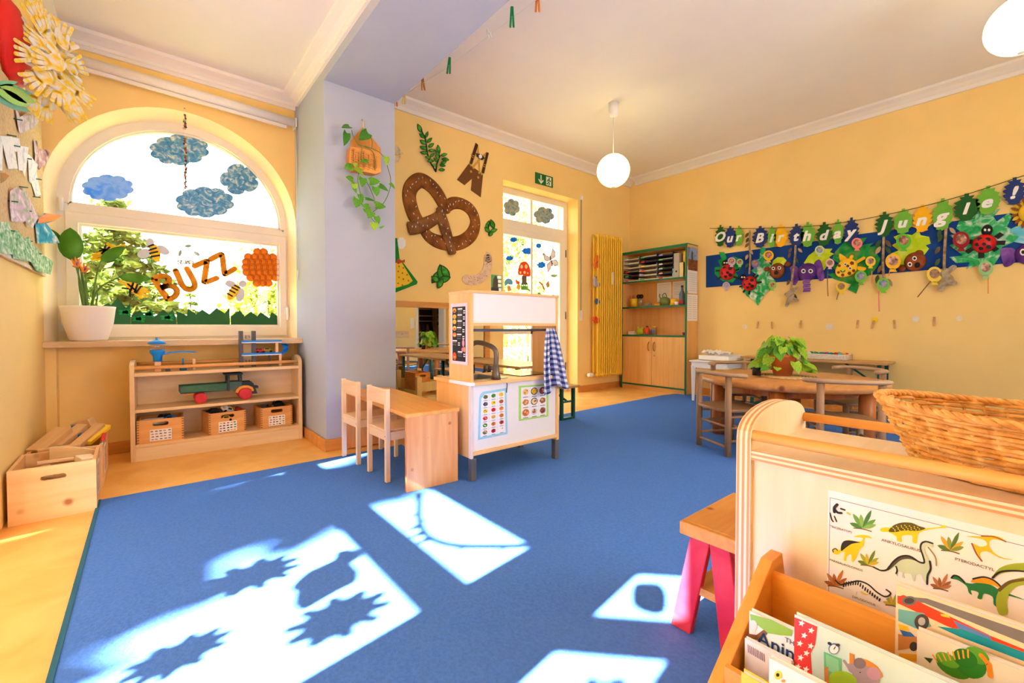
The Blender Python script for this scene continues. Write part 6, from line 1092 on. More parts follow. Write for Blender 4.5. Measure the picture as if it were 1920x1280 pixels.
p = onshelf(850, 1160, .78, -.03); t = thing('purple_cup', 'small dark red cup at the right end of the lower cabinet shelf', 'cup', p); MB().lathe([(0, .001), (.015, .001), (.026, .04), (.023, .04), (.012, .006), (0, .006)], (0, 0, 0), 14).build('cup', plain('cup_red', (130, 40, 70), .5), t); MB().tube([(0, 0, .01), (.01, -.02, .075)], .003, 5).build('stick', MATS['cup_red'], t)
p = onshelf(360, 1195, .78, -.03); tag(MB().box(p[0], p[0] + .03, p[1] - .06, p[1] + .04, .7805, .79).build('teal_tray', plain('tray_teal', (20, 130, 140), .5), None, bevel=.002), 'flat teal tray in front of the lime toy', 'tray')
# things taped to the cabinet side
CS = Frame((0, CY0, 0), (1, 0, 0), (0, -1, 0)); spx = lambda pts: CS.pxs(cab(pts))
t = thing('wall_calendar', 'photo calendar with a stone tower hanging on the cabinet side', 'calendar', (5.5, CY0, 1.6)); q = spx([(935, 165), (1090, 190), (1090, 470), (935, 440)]); xa, xb = 5.395, 5.635; zt_, zm, zb_ = 1.925, 1.63, 1.33
o = MB(); o.poly(CS, rect(xa, xb, zm, zt_), .004, .006, mottle('calendar_sky', [(90, 120, 180), (150, 170, 210), (70, 90, 150)], 6)); o.poly(CS, rect(xa, xb, zm, zm + .14), .006, .0065, mottle('calendar_field', [(90, 50, 30), (150, 90, 50), (70, 50, 40)], 30)); o.poly(CS, [(xa + .075, zm + .1), (xa + .125, zm + .1), (xa + .118, zm + .23), (xa + .1, zm + .255), (xa + .082, zm + .23)], .0065, .007, plain('tower_stone', (84, 76, 56), .8)); o.build('photo', PAPER, t, True)
o = MB(); o.poly(CS, rect(xa + .005, xb - .005, zb_, zm - .003), .004, .006, PAPER)
for j in range(9): o.poly(CS, rect(xa + .02, xb - .02, zm - .04 - j * .028, zm - .038 - j * .028), .006, .0065, col((150, 146, 150)))
for j in range(6): o.poly(CS, rect(xa + .02 + j * .038, xa + .0215 + j * .038, zb_ + .02, zm - .03), .006, .0065, col((180, 176, 180)))
o.build('date_sheet', PAPER, t, True); MB().tube([CS.p((xa + xb) / 2, zt_ + .008, .0), CS.p((xa + xb) / 2, zt_ + .008, .012)], .006, 8).build('pin', STEEL, t, True)
o = MB(); o.poly(CS, rect(5.39, 5.645, .97, 1.315), .002, .004, PAPER)
for j in range(11):
    for c_ in (0, 1): b = 1.285 - j * .028; o.poly(CS, rect(5.405 + c_ * .12, 5.405 + c_ * .12 + .095, b - .0025, b + .0025), .004, .0045, col((210, 150, 130) if (j in (2, 4) and c_) else (190, 178, 176)))
tag(o.build('notice_sheet', PAPER), 'two column notice sheet below the calendar on the cabinet side', 'paper')
tag(MB().poly(CS, rect(5.385, 5.41, 1.36, 1.68), .001, .003).build('notice_sheet', PAPER), 'sheet peeking out behind the calendar on the cabinet side', 'paper')
# ---------------------------------------------------------------- birthday garland and jungle on the right wall
c7 = crop(1310, 320, 3.148); rp = lambda pts, d=0.: RW.pxs(c7(pts), d)
def rthing(name, label, cat, u, v, group=None):
    a, b = RW.px(u, v); t = thing(name, label, cat, (XR, -a, b), 0, group); return t
BAND = plain('band_blue', (10, 62, 140), .8, .04, 6)
tag(MB().poly(RW, RW.pxs([(1324, 480), (1500, 456.6), (1590, 442), (1786, 415), (1920, 396), (1960, 390), (1960, 489), (1920, 491), (1799, 501), (1615, 517), (1324, 539)]), .002, .004).build('paper_band', BAND), 'long deep blue paper band along the right wall', 'paper band')
gt = rthing('garland_string', 'dark cord of the birthday garland sagging across the right wall', 'string', 1600, 414); MB().tube(smooth([RW.p(*RW.px(u, v, .03), .03) for u, v in [(1331, 428), (1420, 428), (1520, 424), (1600, 414), (1700, 394), (1800, 368), (1920, 329), (1990, 305)]], 5, False), .0035, 6).build('cord', plain('cord_green', (60, 74, 40), .8), gt, True)
LC = {'d': plain('felt_dark_green', (38, 96, 40), .9, .05), 'l': plain('felt_light_green', (112, 178, 62), .9, .05), 'n': plain('felt_navy', (44, 60, 120), .9, .05), 'y': plain('felt_yellow', (246, 184, 24), .9, .05)}
LW_ = {'d': 'dark green', 'l': 'light green', 'n': 'navy', 'y': 'yellow'}
def monstera(w_, h, seed, n=5, depth=.3):
    rg = random.Random(seed); pts = []; N = 2 * n
    side = []
    for i in range(n + 1):
        t_ = i / n; wv = w_ / 2 * math.sin(pi * (.12 + .86 * t_)) ** .7 * (1.08 - .25 * t_); y = h / 2 - h * t_
        side.append((wv, y)); 
        if i < n: side.append((wv * (1 - depth * rg.uniform(.6, 1.2)), y - h / n * .55)); side.append((wv * .98, y - h / n * .68))
    return [(.03 * w_, h / 2)] + [(x, y) for x, y in side if y > -h / 2 * .98] + [(0, -h / 2)] + [(-x * rg.uniform(.92, 1.05), y) for x, y in reversed(side) if y > -h / 2 * .98] + [(-.03 * w_, h / 2)]
LET = [('O', 1350.5, 444, 21, 36, 'd', 'first word'), ('u', 1369, 446, 25, 36, 'n', 'first word'), ('r', 1385, 444, 17, 34, 'l', 'first word'), ('B', 1425, 446, 32, 36, 'n', 'second word'), ('i', 1447, 446, 18, 36, 'l', 'second word'), ('r', 1464, 444, 29, 38, 'y', 'second word'), ('t', 1493, 443, 32, 38, 'n', 'second word'), ('h', 1514, 442, 30, 42, 'l', 'second word'), ('d', 1545, 441, 34, 40, 'd', 'second word'), ('a', 1571, 437, 22, 42, 'l', 'second word'), ('y', 1596, 435, 31, 44, 'n', 'second word'), ('J', 1658, 423, 38, 42, 'd', 'third word'), ('u', 1693, 417, 38, 42, 'l', 'third word'), ('n', 1729, 412, 40, 46, 'y', 'third word'), ('g', 1767, 405, 42, 54, 'l', 'third word'), ('l', 1812, 391, 54, 46, 'd', 'third word'), ('e', 1852, 378, 50, 48, 'l', 'third word'), ('!', 1902, 361, 48, 46, 'n', 'third word')]
for i, (ch, u, v, w_, h, cc_, wd) in enumerate(LET):
    a, b = RW.px(u, v, .03); ppm = abs(RW.px(u + 10, v, .03)[0] - RW.px(u - 10, v, .03)[0]) / 20; ppv = abs(RW.px(u, v + 10, .03)[1] - RW.px(u, v - 10, .03)[1]) / 20; W, H = w_ * ppm, h * ppv
    nm_ = {'!': 'exclamation mark'}.get(ch, 'letter ' + ch); t = rthing('leaf_letter', '%s felt leaf with white %s in the %s of the garland' % (LW_[cc_], nm_, wd), 'garland leaf', u, v, 'leaves of the birthday garland')
    lf_ = MB().poly(RW, [(a + x, b + y) for x, y in monstera(W, H, i, 5, .28 if cc_ != 'l' else .14)], .026, .030).build('leaf', LC[cc_], t, True); MB().poly(RW, rect(a - W * .08, a + W * .08, b + H * .42, b + H * .62), .026, .0295).build('tab', LC[cc_], t, True)
    sz = H * (.62 if ch.islower() else .66); o = MB()
    for dx in (-.004, .004):
        for dy in (-.003, .003): o.text(RW, ch, a + dx, b - H * .02 + dy, sz, .0308 + dx * .02 + dy * .01, PAPER, .25)
    o.build('letter', PAPER, t, True)
PG1 = mottle('paint_green_white', [(20, 140, 66), (60, 180, 110), (226, 232, 224)], 14, .85, 4, 1.); PG2 = mottle('paint_green', [(20, 110, 60), (36, 150, 66), (120, 150, 70)], 9, .85, 4, 1.); PG3 = mottle('paint_lime', [(170, 206, 20), (200, 222, 40), (224, 234, 110)], 8, .85); PG4 = mottle('paint_mid_green', [(20, 140, 70), (34, 160, 80), (60, 170, 90)], 10, .85)
def bigleaf(label, q, m, d=.006):
    return tag(MB().poly(RW, RW.pxs(q, d), d, d + .003).build('painted_leaf', m), label, 'paper leaf', 'big painted leaves on the blue band')
bigleaf('green painted leaf behind the leftmost ladybird', c7([(120, 480), (150, 480), (165, 510), (160, 540), (205, 505), (255, 520), (262, 550), (240, 590), (215, 600), (235, 620), (200, 660), (140, 650), (95, 610), (95, 570), (130, 565), (115, 530), (135, 520)]), PG4)
bigleaf('tall green and white painted leaf behind the second ladybird', c7([(365, 450), (395, 455), (395, 520), (430, 560), (440, 600), (420, 615), (455, 650), (440, 690), (395, 720), (350, 795), (320, 760), (285, 740), (250, 690), (270, 650), (300, 620), (320, 640), (340, 610), (310, 590), (345, 560), (330, 530), (360, 520)]), PG1)
bigleaf('lime painted leaf behind the small bear', c7([(430, 560), (440, 530), (465, 510), (500, 510), (520, 530), (500, 560)]), PG3, .007)
bigleaf('lime painted leaf behind the purple elephant', c7([(620, 545), (650, 500), (690, 470), (725, 440), (745, 460), (790, 460), (775, 480), (800, 490), (770, 510), (790, 530), (760, 560), (730, 600), (690, 560), (650, 560)]), PG3)
bigleaf('large green painted leaf behind the giraffe', c7([(805, 480), (860, 420), (920, 400), (995, 395), (960, 440), (1035, 425), (1005, 450), (1075, 440), (1050, 490), (1075, 520), (1060, 560), (1020, 610), (960, 640), (930, 725), (880, 700), (900, 670), (800, 640), (760, 610), (820, 600), (780, 560), (830, 550), (790, 520)]), PG2)
bigleaf('large lime painted leaf behind the bigger bear', c7([(1150, 390), (1200, 370), (1260, 380), (1300, 350), (1310, 380), (1360, 390), (1370, 430), (1340, 440), (1360, 460), (1330, 500), (1300, 520), (1250, 560), (1200, 580), (1185, 520), (1130, 490), (1180, 470), (1140, 440), (1175, 420)]), PG3)
bigleaf('largest green and white painted leaf behind the right ladybird', c7([(1540, 290), (1600, 245), (1680, 240), (1780, 225), (1740, 270), (1760, 300), (1830, 250), (1850, 270), (1820, 330), (1860, 350), (1900, 400), (1840, 430), (1790, 450), (1780, 500), (1740, 560), (1700, 545), (1720, 600), (1640, 560), (1580, 580), (1600, 540), (1520, 545), (1480, 510), (1560, 500), (1480, 440), (1530, 420), (1480, 380), (1560, 370), (1520, 340)]), PG1)
bigleaf('blue and white painted leaf at the right image edge', c7([(1830, 350), (1870, 330), (1920, 320), (1960, 380), (1920, 430), (1860, 420), (1890, 390)]), mottle('paint_blue', [(60, 170, 206), (110, 196, 220), (230, 236, 236)], 8, .85), .009)
REDP = plain('ladybird_red', (206, 24, 28), .35, .05); VPX = lambda u: abs(RW.px(u + 5, 480)[0] - RW.px(u - 5, 480)[0]) / 10
def dome(o, x, y, rx, ry, m, d0=.02, dep=.04, rot=0.):       # half-round paper plate, centre and radii in crop pixels
    a, b = RW.px(*c7([(x, y)])[0], d0); e = RW.px(*c7([(x + rx, y)])[0], d0); f = RW.px(*c7([(x, y - ry)])[0], d0); ra, rb = abs(e[0] - a), abs(f[1] - b)
    c, s_ = math.cos(rot), math.sin(rot); K, N = 5, 20; vs = []
    for i in range(K + 1):
        t_ = pi / 2 * i / K
        for j in range(N):
            g = 2 * pi * j / N; px_, py_ = ra * math.cos(t_) * math.cos(g), rb * math.cos(t_) * math.sin(g); vs.append(RW.p(a + px_ * c - py_ * s_, b + px_ * s_ + py_ * c, d0 + dep * math.sin(t_)))
    fs = [(i * N + j, i * N + (j + 1) % N, (i + 1) * N + (j + 1) % N, (i + 1) * N + j) for i in range(K) for j in range(N)] + [tuple(range(N - 1, -1, -1))]
    o.add(vs, fs, m, True); return a, b, ra, rb
def spot(x, y, r, d, m, t, nm, d1=None): q = RW.pxs(c7(ellp(x, y, r, r, 12)), d); MB().poly(RW, q, d - .012, d).build(nm, m, t, True)
def ladybird(label, x, y, rx, ry, hx, hy, hr, legs, dots):
    t = rthing('paper_ladybird', label, 'ladybird', *c7([(x, y)])[0], 'paper plate animals on the right wall'); o = MB(); dome(o, x, y, rx, ry, REDP, .014, .05); b = o.build('shell', REDP, t, True); o = MB(); dome(o, hx, hy, hr, hr, BLACK, .012, .03); h_ = o.build('head', BLACK, t, True)
    for dx in (-.35, .35): spot(hx + dx * hr, hy - .1 * hr, hr * .22, .048, PAPER, h_, 'eye')
    for q in legs: MB().stroke(RW, RW.pxs(c7(q), .012), .022 * rx / 45, .009, .013, None, False).build('leg', BLACK, t, True)
    for dx, dy, r in dots:
        hgt = .014 + .05 * math.sqrt(max(.05, 1 - dx * dx - dy * dy)); MB().poly(RW, RW.pxs(c7(ellp(x + dx * rx, y + dy * ry, r * rx, r * ry, 12)), hgt), hgt - .014, hgt + .003).build('spot', BLACK, b, True)
DT = [(-.35, -.5, .22), (.3, -.45, .22), (-.55, .1, .2), (.0, .05, .16), (.35, .35, .22), (-.25, .5, .2)]
ladybird('red paper ladybird at the left end of the blue band', 170, 598, 46, 48, 158, 545, 20, [[(130, 590), (100, 590)], [(135, 625), (108, 640)], [(212, 590), (240, 580)], [(205, 625), (235, 635)]], DT)
ladybird('red paper ladybird second from the left, low on a tall leaf', 300, 665, 44, 44, 262, 630, 20, [[(330, 635), (352, 615)], [(345, 660), (372, 656)], [(275, 700), (262, 718)], [(300, 705), (298, 730)], [(258, 680), (240, 684)], [(318, 630), (330, 605)]], DT)
ladybird('largest red paper ladybird at the right of the band', 1685, 430, 75, 56, 1702, 352, 34, [[(1755, 395), (1790, 370)], [(1755, 425), (1810, 425)], [(1615, 460), (1580, 482)], [(1668, 480), (1668, 515)], [(1740, 455), (1760, 470)], [(1615, 420), (1595, 418)]], DT)
BRW = mottle('bear_brown', [(110, 52, 24), (140, 70, 34), (160, 86, 46)], 10, .6)
EYE = lambda t, x, y, r, d: (spot(x, y, r, d, PAPER, t, 'eye_white'), spot(x, y, r * .55, d + .004, BLACK, t, 'pupil'))
def bear(label, x, y, rx, ry, ears, eyes, nose):
    t = rthing('paper_bear', label, 'bear', *c7([(x, y)])[0], 'paper plate animals on the right wall')
    for ex_, ey_, er in ears: o = MB(); dome(o, ex_, ey_, er, er * .8, BRW, .012, .02); o.build('ear', BRW, t, True)
    o = MB(); dome(o, x, y, rx, ry, BRW, .014, .05); o.build('face', BRW, t, True); o = MB(); dome(o, *nose, BLACK, .05, .02); o.build('nose', plain('nose_brown', (60, 30, 18), .6), t, True)
    for q in eyes: EYE(t, *q, .066)
bear('smaller brown paper bear face left of the elephant', 463, 590, 46, 46, [(403, 580, 18), (525, 552, 20)], [(440, 576, 10), (475, 573, 10)], (458, 600, 15, 14))
bear('bigger brown paper bear face on the lime leaf', 1278, 535, 68, 56, [(1300, 490, 28), (1200, 575, 26)], [(1246, 552, 14), (1274, 517, 14)], (1290, 555, 18, 18))
VIO = mottle('elephant_violet', [(58, 22, 96), (84, 40, 128), (110, 60, 150)], 9, .45); VIL = mottle('elephant_ear', [(70, 30, 110), (120, 70, 160), (150, 110, 180)], 9, .6)
def elephant(label, x, y, rx, ry, earL, earR, eyes, trunk):
    t = rthing('paper_elephant', label, 'elephant', *c7([(x, y)])[0], 'paper plate animals on the right wall')
    for q in (earL, earR):
        if q: MB().poly(RW, smooth(RW.pxs(c7(q), .012), 4), .010, .016).build('ear', VIL, t, True, bevel=.003)
    o = MB(); dome(o, x, y, rx, ry, VIO, .014, .05); o.build('face', VIO, t, True)
    for q in eyes: EYE(t, *q, .068)
    if trunk:
        P = RW.pxs(c7(trunk), .05); o = MB()
        for i in range(len(P) - 1): o.poly(RW, [(P[i][0] - .035, P[i][1]), (P[i][0] + .035, P[i][1] - .004), (P[i + 1][0] + .034, P[i + 1][1]), (P[i + 1][0] - .034, P[i + 1][1])], .045 + .012 * (i % 2), .052 + .012 * (i % 2))
        o.build('folded_trunk', VIL, t, True)
elephant('purple paper elephant with folded trunk in the middle of the band', 642, 598, 58, 54, [(545, 600), (540, 570), (565, 560), (590, 580), (590, 640), (570, 675), (545, 660)], [(680, 560), (695, 530), (720, 530), (740, 600), (740, 640), (715, 650), (700, 620)], [(618, 592, 13), (660, 592, 13)], [(638, 640), (638, 652), (636, 664), (640, 676), (637, 688), (641, 700), (638, 715)])
elephant('purple paper elephant cut off by the right image edge', 1950, 490, 90, 62, [(1780, 470), (1800, 455), (1860, 460), (1880, 500), (1860, 545), (1810, 568), (1790, 530)], None, [(1915, 480, 20)], None)
t = rthing('paper_giraffe', 'yellow paper giraffe face with brown patches on the green leaf', 'giraffe', *c7([(870, 570)])[0], 'paper plate animals on the right wall'); GYL = mottle('giraffe_yellow', [(240, 176, 30), (248, 196, 40), (250, 206, 70)], 9, .7); GBR = plain('giraffe_brown', (120, 62, 26), .7)
for q in ([(830, 490), (855, 500), (875, 520), (850, 545), (835, 530)], [(940, 565), (990, 572), (975, 590), (940, 585)]): MB().poly(RW, smooth(RW.pxs(c7(q), .012), 3), .012, .017).build('ear', GYL, t, True)
for q in ([(885, 540), (905, 505)], [(925, 545), (975, 515)]): MB().stroke(RW, RW.pxs(c7(q), .012), .03, .012, .018).build('horn', GYL, t, True)
MB().poly(RW, smooth(RW.pxs(c7([(835, 540), (870, 518), (915, 525), (938, 555), (925, 600), (880, 625), (825, 625), (808, 590)]), .02), 3), .014, .045).build('face', GYL, t, True, bevel=.012)
for x, y, r in ((905, 545, 12), (880, 562, 9), (830, 560, 9), (915, 590, 10), (890, 605, 11), (850, 615, 10), (825, 600, 8)): MB().poly(RW, RW.pxs(c7(scallop(x, y, r, r * .9, 5, .2, x)), .045), .044, .047).build('patch', GBR, t, True)
EYE(t, 865, 552, 9, .050); EYE(t, 893, 575, 9, .050); MB().poly(RW, RW.pxs(c7(ellp(850, 588, 17, 13, 14)), .045), .046, .05).build('muzzle', plain('muzzle_lime', (206, 206, 60), .7), t, True); MB().stroke(RW, RW.pxs(c7([(838, 588), (845, 597), (856, 597), (863, 588)]), .05), .006, .05, .052).build('smile', BLACK, t, True)
t = rthing('paper_lion', 'yellow paper lion face with brown mane at the right image edge', 'lion', *c7([(1920, 245)])[0], 'paper plate animals on the right wall'); rg = random.Random(6)
for i in range(26):
    g = 2 * pi * i / 26; cx_, cy_ = 1945, 245; a, b = RW.px(*c7([(cx_ + 74 * math.cos(g), cy_ + 74 * math.sin(g))])[0], .02); MB().poly(RW, RW.pxs(c7(leafpoly(cx_ + 80 * math.cos(g), cy_ + 76 * math.sin(g), 20, 56, g + pi / 2)), .02), .012 + .002 * (i % 3), .016 + .002 * (i % 3)).build('mane_tuft', [plain('mane_brown', (140, 84, 30), .9), plain('mane_yellow', (220, 180, 40), .9)][i % 2], t, True)
o = MB(); dome(o, 1945, 245, 60, 58, GYL, .02, .05); o.build('face', GYL, t, True)
# balloons with small photographs
ph = [mottle('photo_%d' % i, c, 26, .5) for i, c in enumerate([[(226, 176, 150), (150, 100, 80), (90, 60, 50)], [(60, 50, 50), (200, 150, 130), (240, 220, 210)], [(214, 170, 140), (120, 150, 190), (70, 60, 60)], [(120, 90, 60), (180, 140, 110), (60, 70, 90)]])]
BAL = [('lilac', 195, 535, 24, (206, 176, 210), None), ('pale green', 243, 540, 20, (170, 206, 150), None), ('light purple', 163, 678, 22, (196, 170, 206), None), ('blue violet', 335, 548, 24, (120, 110, 180), None), ('golden yellow', 413, 500, 30, (240, 186, 40), None), ('grass green', 436, 675, 24, (140, 200, 80), None), ('mint', 714, 470, 28, (200, 224, 160), None), ('rose', 775, 545, 26, (240, 190, 206), [(762, 590), (758, 650), (760, 740)]), ('hot pink', 935, 428, 32, (240, 130, 140), None), ('buttercup', 1015, 535, 30, (246, 206, 60), [(1022, 590), (1020, 660)]), ('leaf green', 958, 625, 36, (120, 196, 70), None), ('sunny', 843, 685, 32, (240, 206, 50), [(825, 720), (812, 760)]), ('emerald', 1210, 415, 44, (90, 190, 60), None), ('amber', 1148, 535, 46, (246, 190, 40), [(1130, 580), (1120, 620)]), ('lime', 1090, 670, 38, (110, 196, 60), [(1062, 710), (1064, 830)]), ('lemon', 1393, 612, 46, (244, 214, 80), [(1370, 650), (1290, 745)]), ('crimson', 1550, 408, 50, (150, 26, 36), None), ('pistachio', 1695, 575, 44, (150, 206, 140), [(1708, 620), (1708, 725)])]
for i, (cn, x, y, r, c_, tail) in enumerate(BAL):
    t = rthing('photo_balloon', '%s paper balloon holding a little round photo on the right wall' % cn, 'paper balloon', *c7([(x, y)])[0], 'photo balloons on the right wall'); dz = .058
    MB().poly(RW, RW.pxs(c7(ellp(x, y, r, r * 1.0, 22)), dz), dz, dz + .003).build('balloon', col(c_, .7), t, True); MB().poly(RW, RW.pxs(c7([(x - r * .25, y + r * .9), (x + r * .25, y + r * .9), (x + r * .5, y + r * 1.35), (x - r * .5, y + r * 1.35)]), dz), dz, dz + .003).build('knot', col(c_, .7), t, True)
    MB().poly(RW, RW.pxs(c7(ellp(x, y - r * .1, r * .66, r * .62, 18)), dz), dz + .003, dz + .0042).build('photo', ph[i % 4], t, True)
    if tail: MB().tube(smooth([RW.p(*RW.px(*q, dz), dz - .01 * k_) for k_, q in enumerate(c7(tail))], 4, False), .004, 5).build('ribbon', col([(130, 196, 200), (240, 150, 60), (240, 120, 140), (120, 90, 60)][i % 4]), t, True)
# hanging dried twigs with leaves (four)
TWG = mottle('twig_paper', [(120, 96, 70), (160, 134, 100), (196, 172, 136)], 20, .9)
for lb, q, lv in [('thin brown twig with leaves left of the first bear', [(302, 350), (300, 430), (305, 520), (298, 610)], [(285, 380, .6), (288, 410, .5), (286, 440, .7), (284, 510, .4), (285, 560, .6), (312, 480, -.6), (312, 540, -.5)]), ('twig with leaves hanging between bear and elephant, ending in a paper monkey', [(572, 440), (568, 520), (556, 600), (545, 700), (520, 780)], [(540, 470, .6), (536, 500, .4), (600, 470, -.8), (580, 530, -.5), (530, 660, .5), (525, 730, .4), (560, 700, -.6), (570, 740, -.7)]), ('thick twig with leaves right of the giraffe', [(1092, 390), (1090, 470), (1088, 560), (1095, 640), (1110, 690)], [(1060, 430, .7), (1060, 470, .6), (1120, 430, -.7), (1120, 470, -.6), (1070, 580, .5), (1055, 640, .2), (1130, 660, -.5)]), ('dark leafy twig right of the bigger bear, ending in a grey paper monkey', [(1460, 340), (1455, 420), (1450, 510), (1450, 580), (1455, 650)], [(1420, 370, .3), (1425, 400, .5), (1500, 355, -.8), (1410, 470, .6), (1410, 540, .6), (1420, 620, .9), (1490, 630, -.8), (1450, 660, .1)])]:
    t = rthing('leafy_twig', lb, 'twig', *c7([q[1]])[0], 'leafy twigs hanging on the right wall'); MB().tube(smooth([RW.p(*RW.px(*p_, .04), .04) for p_ in c7(q)], 4, False), .011, 7).build('stick', TWG, t, True); big = 1.5 if q[0][0] > 1000 else 1.
    for k_, (x, y, rt_) in enumerate(lv): MB().poly(RW, RW.pxs(c7(leafpoly(x, y, 17 * big, 36 * big, rt_)), .045), .045 + .003 * (k_ % 3), .048 + .003 * (k_ % 3)).build('leaf', [plain('dry_leaf', (110, 84, 56), .9, .15), plain('dry_leaf_green', (60, 84, 50), .9, .15), plain('dry_leaf_pale', (176, 150, 116), .9, .1)][(k_ + int(x)) % 3], t, True)
for par, bx, by, s_ in (('leafy_twig.001', 545, 735, 1.), ('leafy_twig.003', 1462, 625, 1.25)):
    P_ = bpy.data.objects[par]; MK = mottle('monkey_grey', [(130, 118, 100), (168, 152, 128), (190, 176, 150)], 24, .9); b_ = MB().poly(RW, smooth(RW.pxs(c7([(bx - 14 * s_, by - 26 * s_), (bx + 12 * s_, by - 28 * s_), (bx + 20 * s_, by), (bx + 8 * s_, by + 34 * s_), (bx - 18 * s_, by + 30 * s_)]), .058), 3), .058, .064).build('paper_monkey', MK, P_, True)
    for q in ([(bx, by - 20 * s_), (bx + 34 * s_, by - 44 * s_)], [(bx - 8 * s_, by - 20 * s_), (bx - 30 * s_, by - 5 * s_)], [(bx + 4 * s_, by + 24 * s_), (bx + 36 * s_, by + 30 * s_)], [(bx - 10 * s_, by + 24 * s_), (bx - 26 * s_, by + 60 * s_)]): MB().stroke(RW, RW.pxs(c7(q), .058), .035 * s_, .056, .061).build('limb', MK, b_, True)
# clothes pegs stuck on the wall
c8 = crop(1310, 320, 3.148)
for i, (x, y, lean) in enumerate([(347, 910, .2), (433, 912, -.1), (600, 905, .15), (937, 905, .1), (1028, 908, .2), (1157, 905, -.15), (1390, 888, 0)]):
    nmn = ['leftmost', 'second', 'third', 'fourth', 'fifth, under a yellow blot', 'sixth', 'rightmost'][i]; a, b = RW.px(*c8([(x, y)])[0], .01); t = rthing('wall_peg', 'wooden clothes peg stuck to the right wall, %s of the row' % nmn, 'clothes peg', *c8([(x, y)])[0], 'row of pegs below the garland')
    for s_ in (-1, 1): MB().stroke(RW, [(a + s_ * .004 - lean * .04, b - .042), (a + s_ * .005 + lean * .04, b + .042)], .008, .002 + .006 * (s_ + 1) / 2, .010 + .006 * (s_ + 1) / 2, None, False).build('jaw', BRK, t, True)
    MB().tube([RW.p(a - .006, b + .005, .012), RW.p(a + .006, b + .005, .012)], .004, 6).build('spring', STEEL, t, True)
for lb, x, y, r, c_ in [('white filler patch at the left of the peg row', 273, 920, 16, (240, 226, 206)), ('largest white filler patch in the middle of the peg row', 772, 920, 24, (240, 226, 206)), ('white filler patch at the right of the peg row', 1282, 875, 22, (240, 226, 206)), ('yellow adhesive blot behind a peg', 1040, 880, 20, (240, 214, 40)), ('small white blot right of the last peg', 1538, 872, 18, (240, 228, 206))]: tag(MB().poly(RW, RW.pxs(c8(scallop(x, y, r, r * .85, 7, .15, x))), .0005, .0015).build('wall_patch', col(c_, .9)), lb, 'patch', 'patches on the right wall')
# ---------------------------------------------------------------- round table, chairs, plant
TX, TY = 3.75, 1.25; t = thing('round_table', 'round pine table with four thick round legs on the carpet', 'table', (TX, TY, 0)); RT = wood('round_top', (190, 126, 66), (218, 158, 94), 'X', 3, .35, 5); RL = wood('round_leg', (164, 88, 40), (200, 120, 62), 'Z', 4, .35)
MB().lathe([(0, .455), (.59, .455), (.61, .465), (.612, .49), (.60, .502), (0, .502)], (0, 0, 0), 56).build('table_top', RT, t)
for i in range(4): MB().tube([(.48 * math.cos(i * pi / 2 + .21), .48 * math.sin(i * pi / 2 + .21), 0), (.48 * math.cos(i * pi / 2 + .21), .48 * math.sin(i * pi / 2 + .21), .455)], .05, 18).build('leg', RL, t)
MB().ring(TOP(.40), ellp(0, 0, .44, .44, 32), ellp(0, 0, .42, .42, 32), 0, .055).build('apron', RL, t)
CHW = wood('chair_brown', (146, 110, 80), (176, 140, 106), 'Z', 5, .5); CHX = wood('chair_brown_x', (138, 102, 70), (166, 128, 92), 'X', 5, .5); CHR = wood('chair_rail', (168, 134, 104), (190, 158, 126), 'Y', 5, .45)
def armchair(label, loc, rz):
    c = thing('wooden_chair', label, 'chair', loc, rz, 'chairs around the round table')
    for s_ in (-1, 1):
        MB().tube([(0, s_ * .155, 0), (0, s_ * .155, .55)], .021, 12).build('back_leg', CHW, c); MB().tube([(.27, s_ * .15, 0), (.27, s_ * .15, .30)], .02, 12).build('front_leg', CHW, c)
        for z in (.10, .19, .265): MB().tube([(0, s_ * .155, z), (.27, s_ * .15, z)], .009, 8).build('side_rung', CHW, c)
    MB().tube([(0, -.155, .06), (0, .155, .06)], .009, 8).build('rung', CHW, c); MB().tube([(.27, -.15, .14), (.27, .15, .14)], .009, 8).build('rung', CHW, c); MB().tube([(0, -.155, .20), (0, .155, .20)], .009, 8).build('rung', CHW, c)
    q = [(-.02, -.14), (-.04, 0), (-.02, .14), (.02, .17), (.15, .178), (.28, .165), (.31, .1), (.315, 0), (.31, -.1), (.28, -.165), (.15, -.178), (.02, -.17)]; MB().poly(TOP(.30), smooth(q, 3), 0, .02).build('seat', CHX, c, bevel=.005)
    P = smooth([(.10, -.205, .55), (.03, -.195, .555), (-.02, -.13, .557), (-.035, 0, .557), (-.02, .13, .557), (.03, .195, .555), (.10, .205, .55)], 4, False); o = MB(); n = len(P); vs = []
    for i, p_ in enumerate(P):
        a, b = Vector(P[max(0, i - 1)]), Vector(P[min(n - 1, i + 1)]); d = (b - a).normalized(); nn = Vector((d.y, -d.x, 0)); wv = .028 if 0 < i < n - 1 else .014
        for ang in range(8): g = 2 * pi * ang / 8; vs.append(Vector(p_) + nn * wv * math.cos(g) + Vector((0, 0, .015 * math.sin(g))))
    o.add(vs, [(i * 8 + j, i * 8 + (j + 1) % 8, (i + 1) * 8 + (j + 1) % 8, (i + 1) * 8 + j) for i in range(n - 1) for j in range(8)] + [tuple(range(7, -1, -1)), tuple((n - 1) * 8 + j for j in range(8))], None, True); o.build('curved_backrest', CHR, c)
    return c
ac = armchair('low brown chair at the left of the round table, fully visible', (3.107, 1.503, 0), R(-27)); dup(ac, (3.215, .73, 0), R(33), 'low brown chair in front of the round table, behind the bookshelf'); dup(ac, (4.27, .88, 0), R(142), 'low brown chair right of the round table by the wall bench'); dup(ac, (4.085, 1.835, 0), R(-122), 'low brown chair behind the round table, near the white desk')
WIC = mottle('raffia', [(190, 150, 96), (214, 178, 122), (230, 200, 150)], 30, .9)
t = thing('place_mat', 'round raffia mat under the plant on the round table', 'mat', (TX, TY, .503)); 
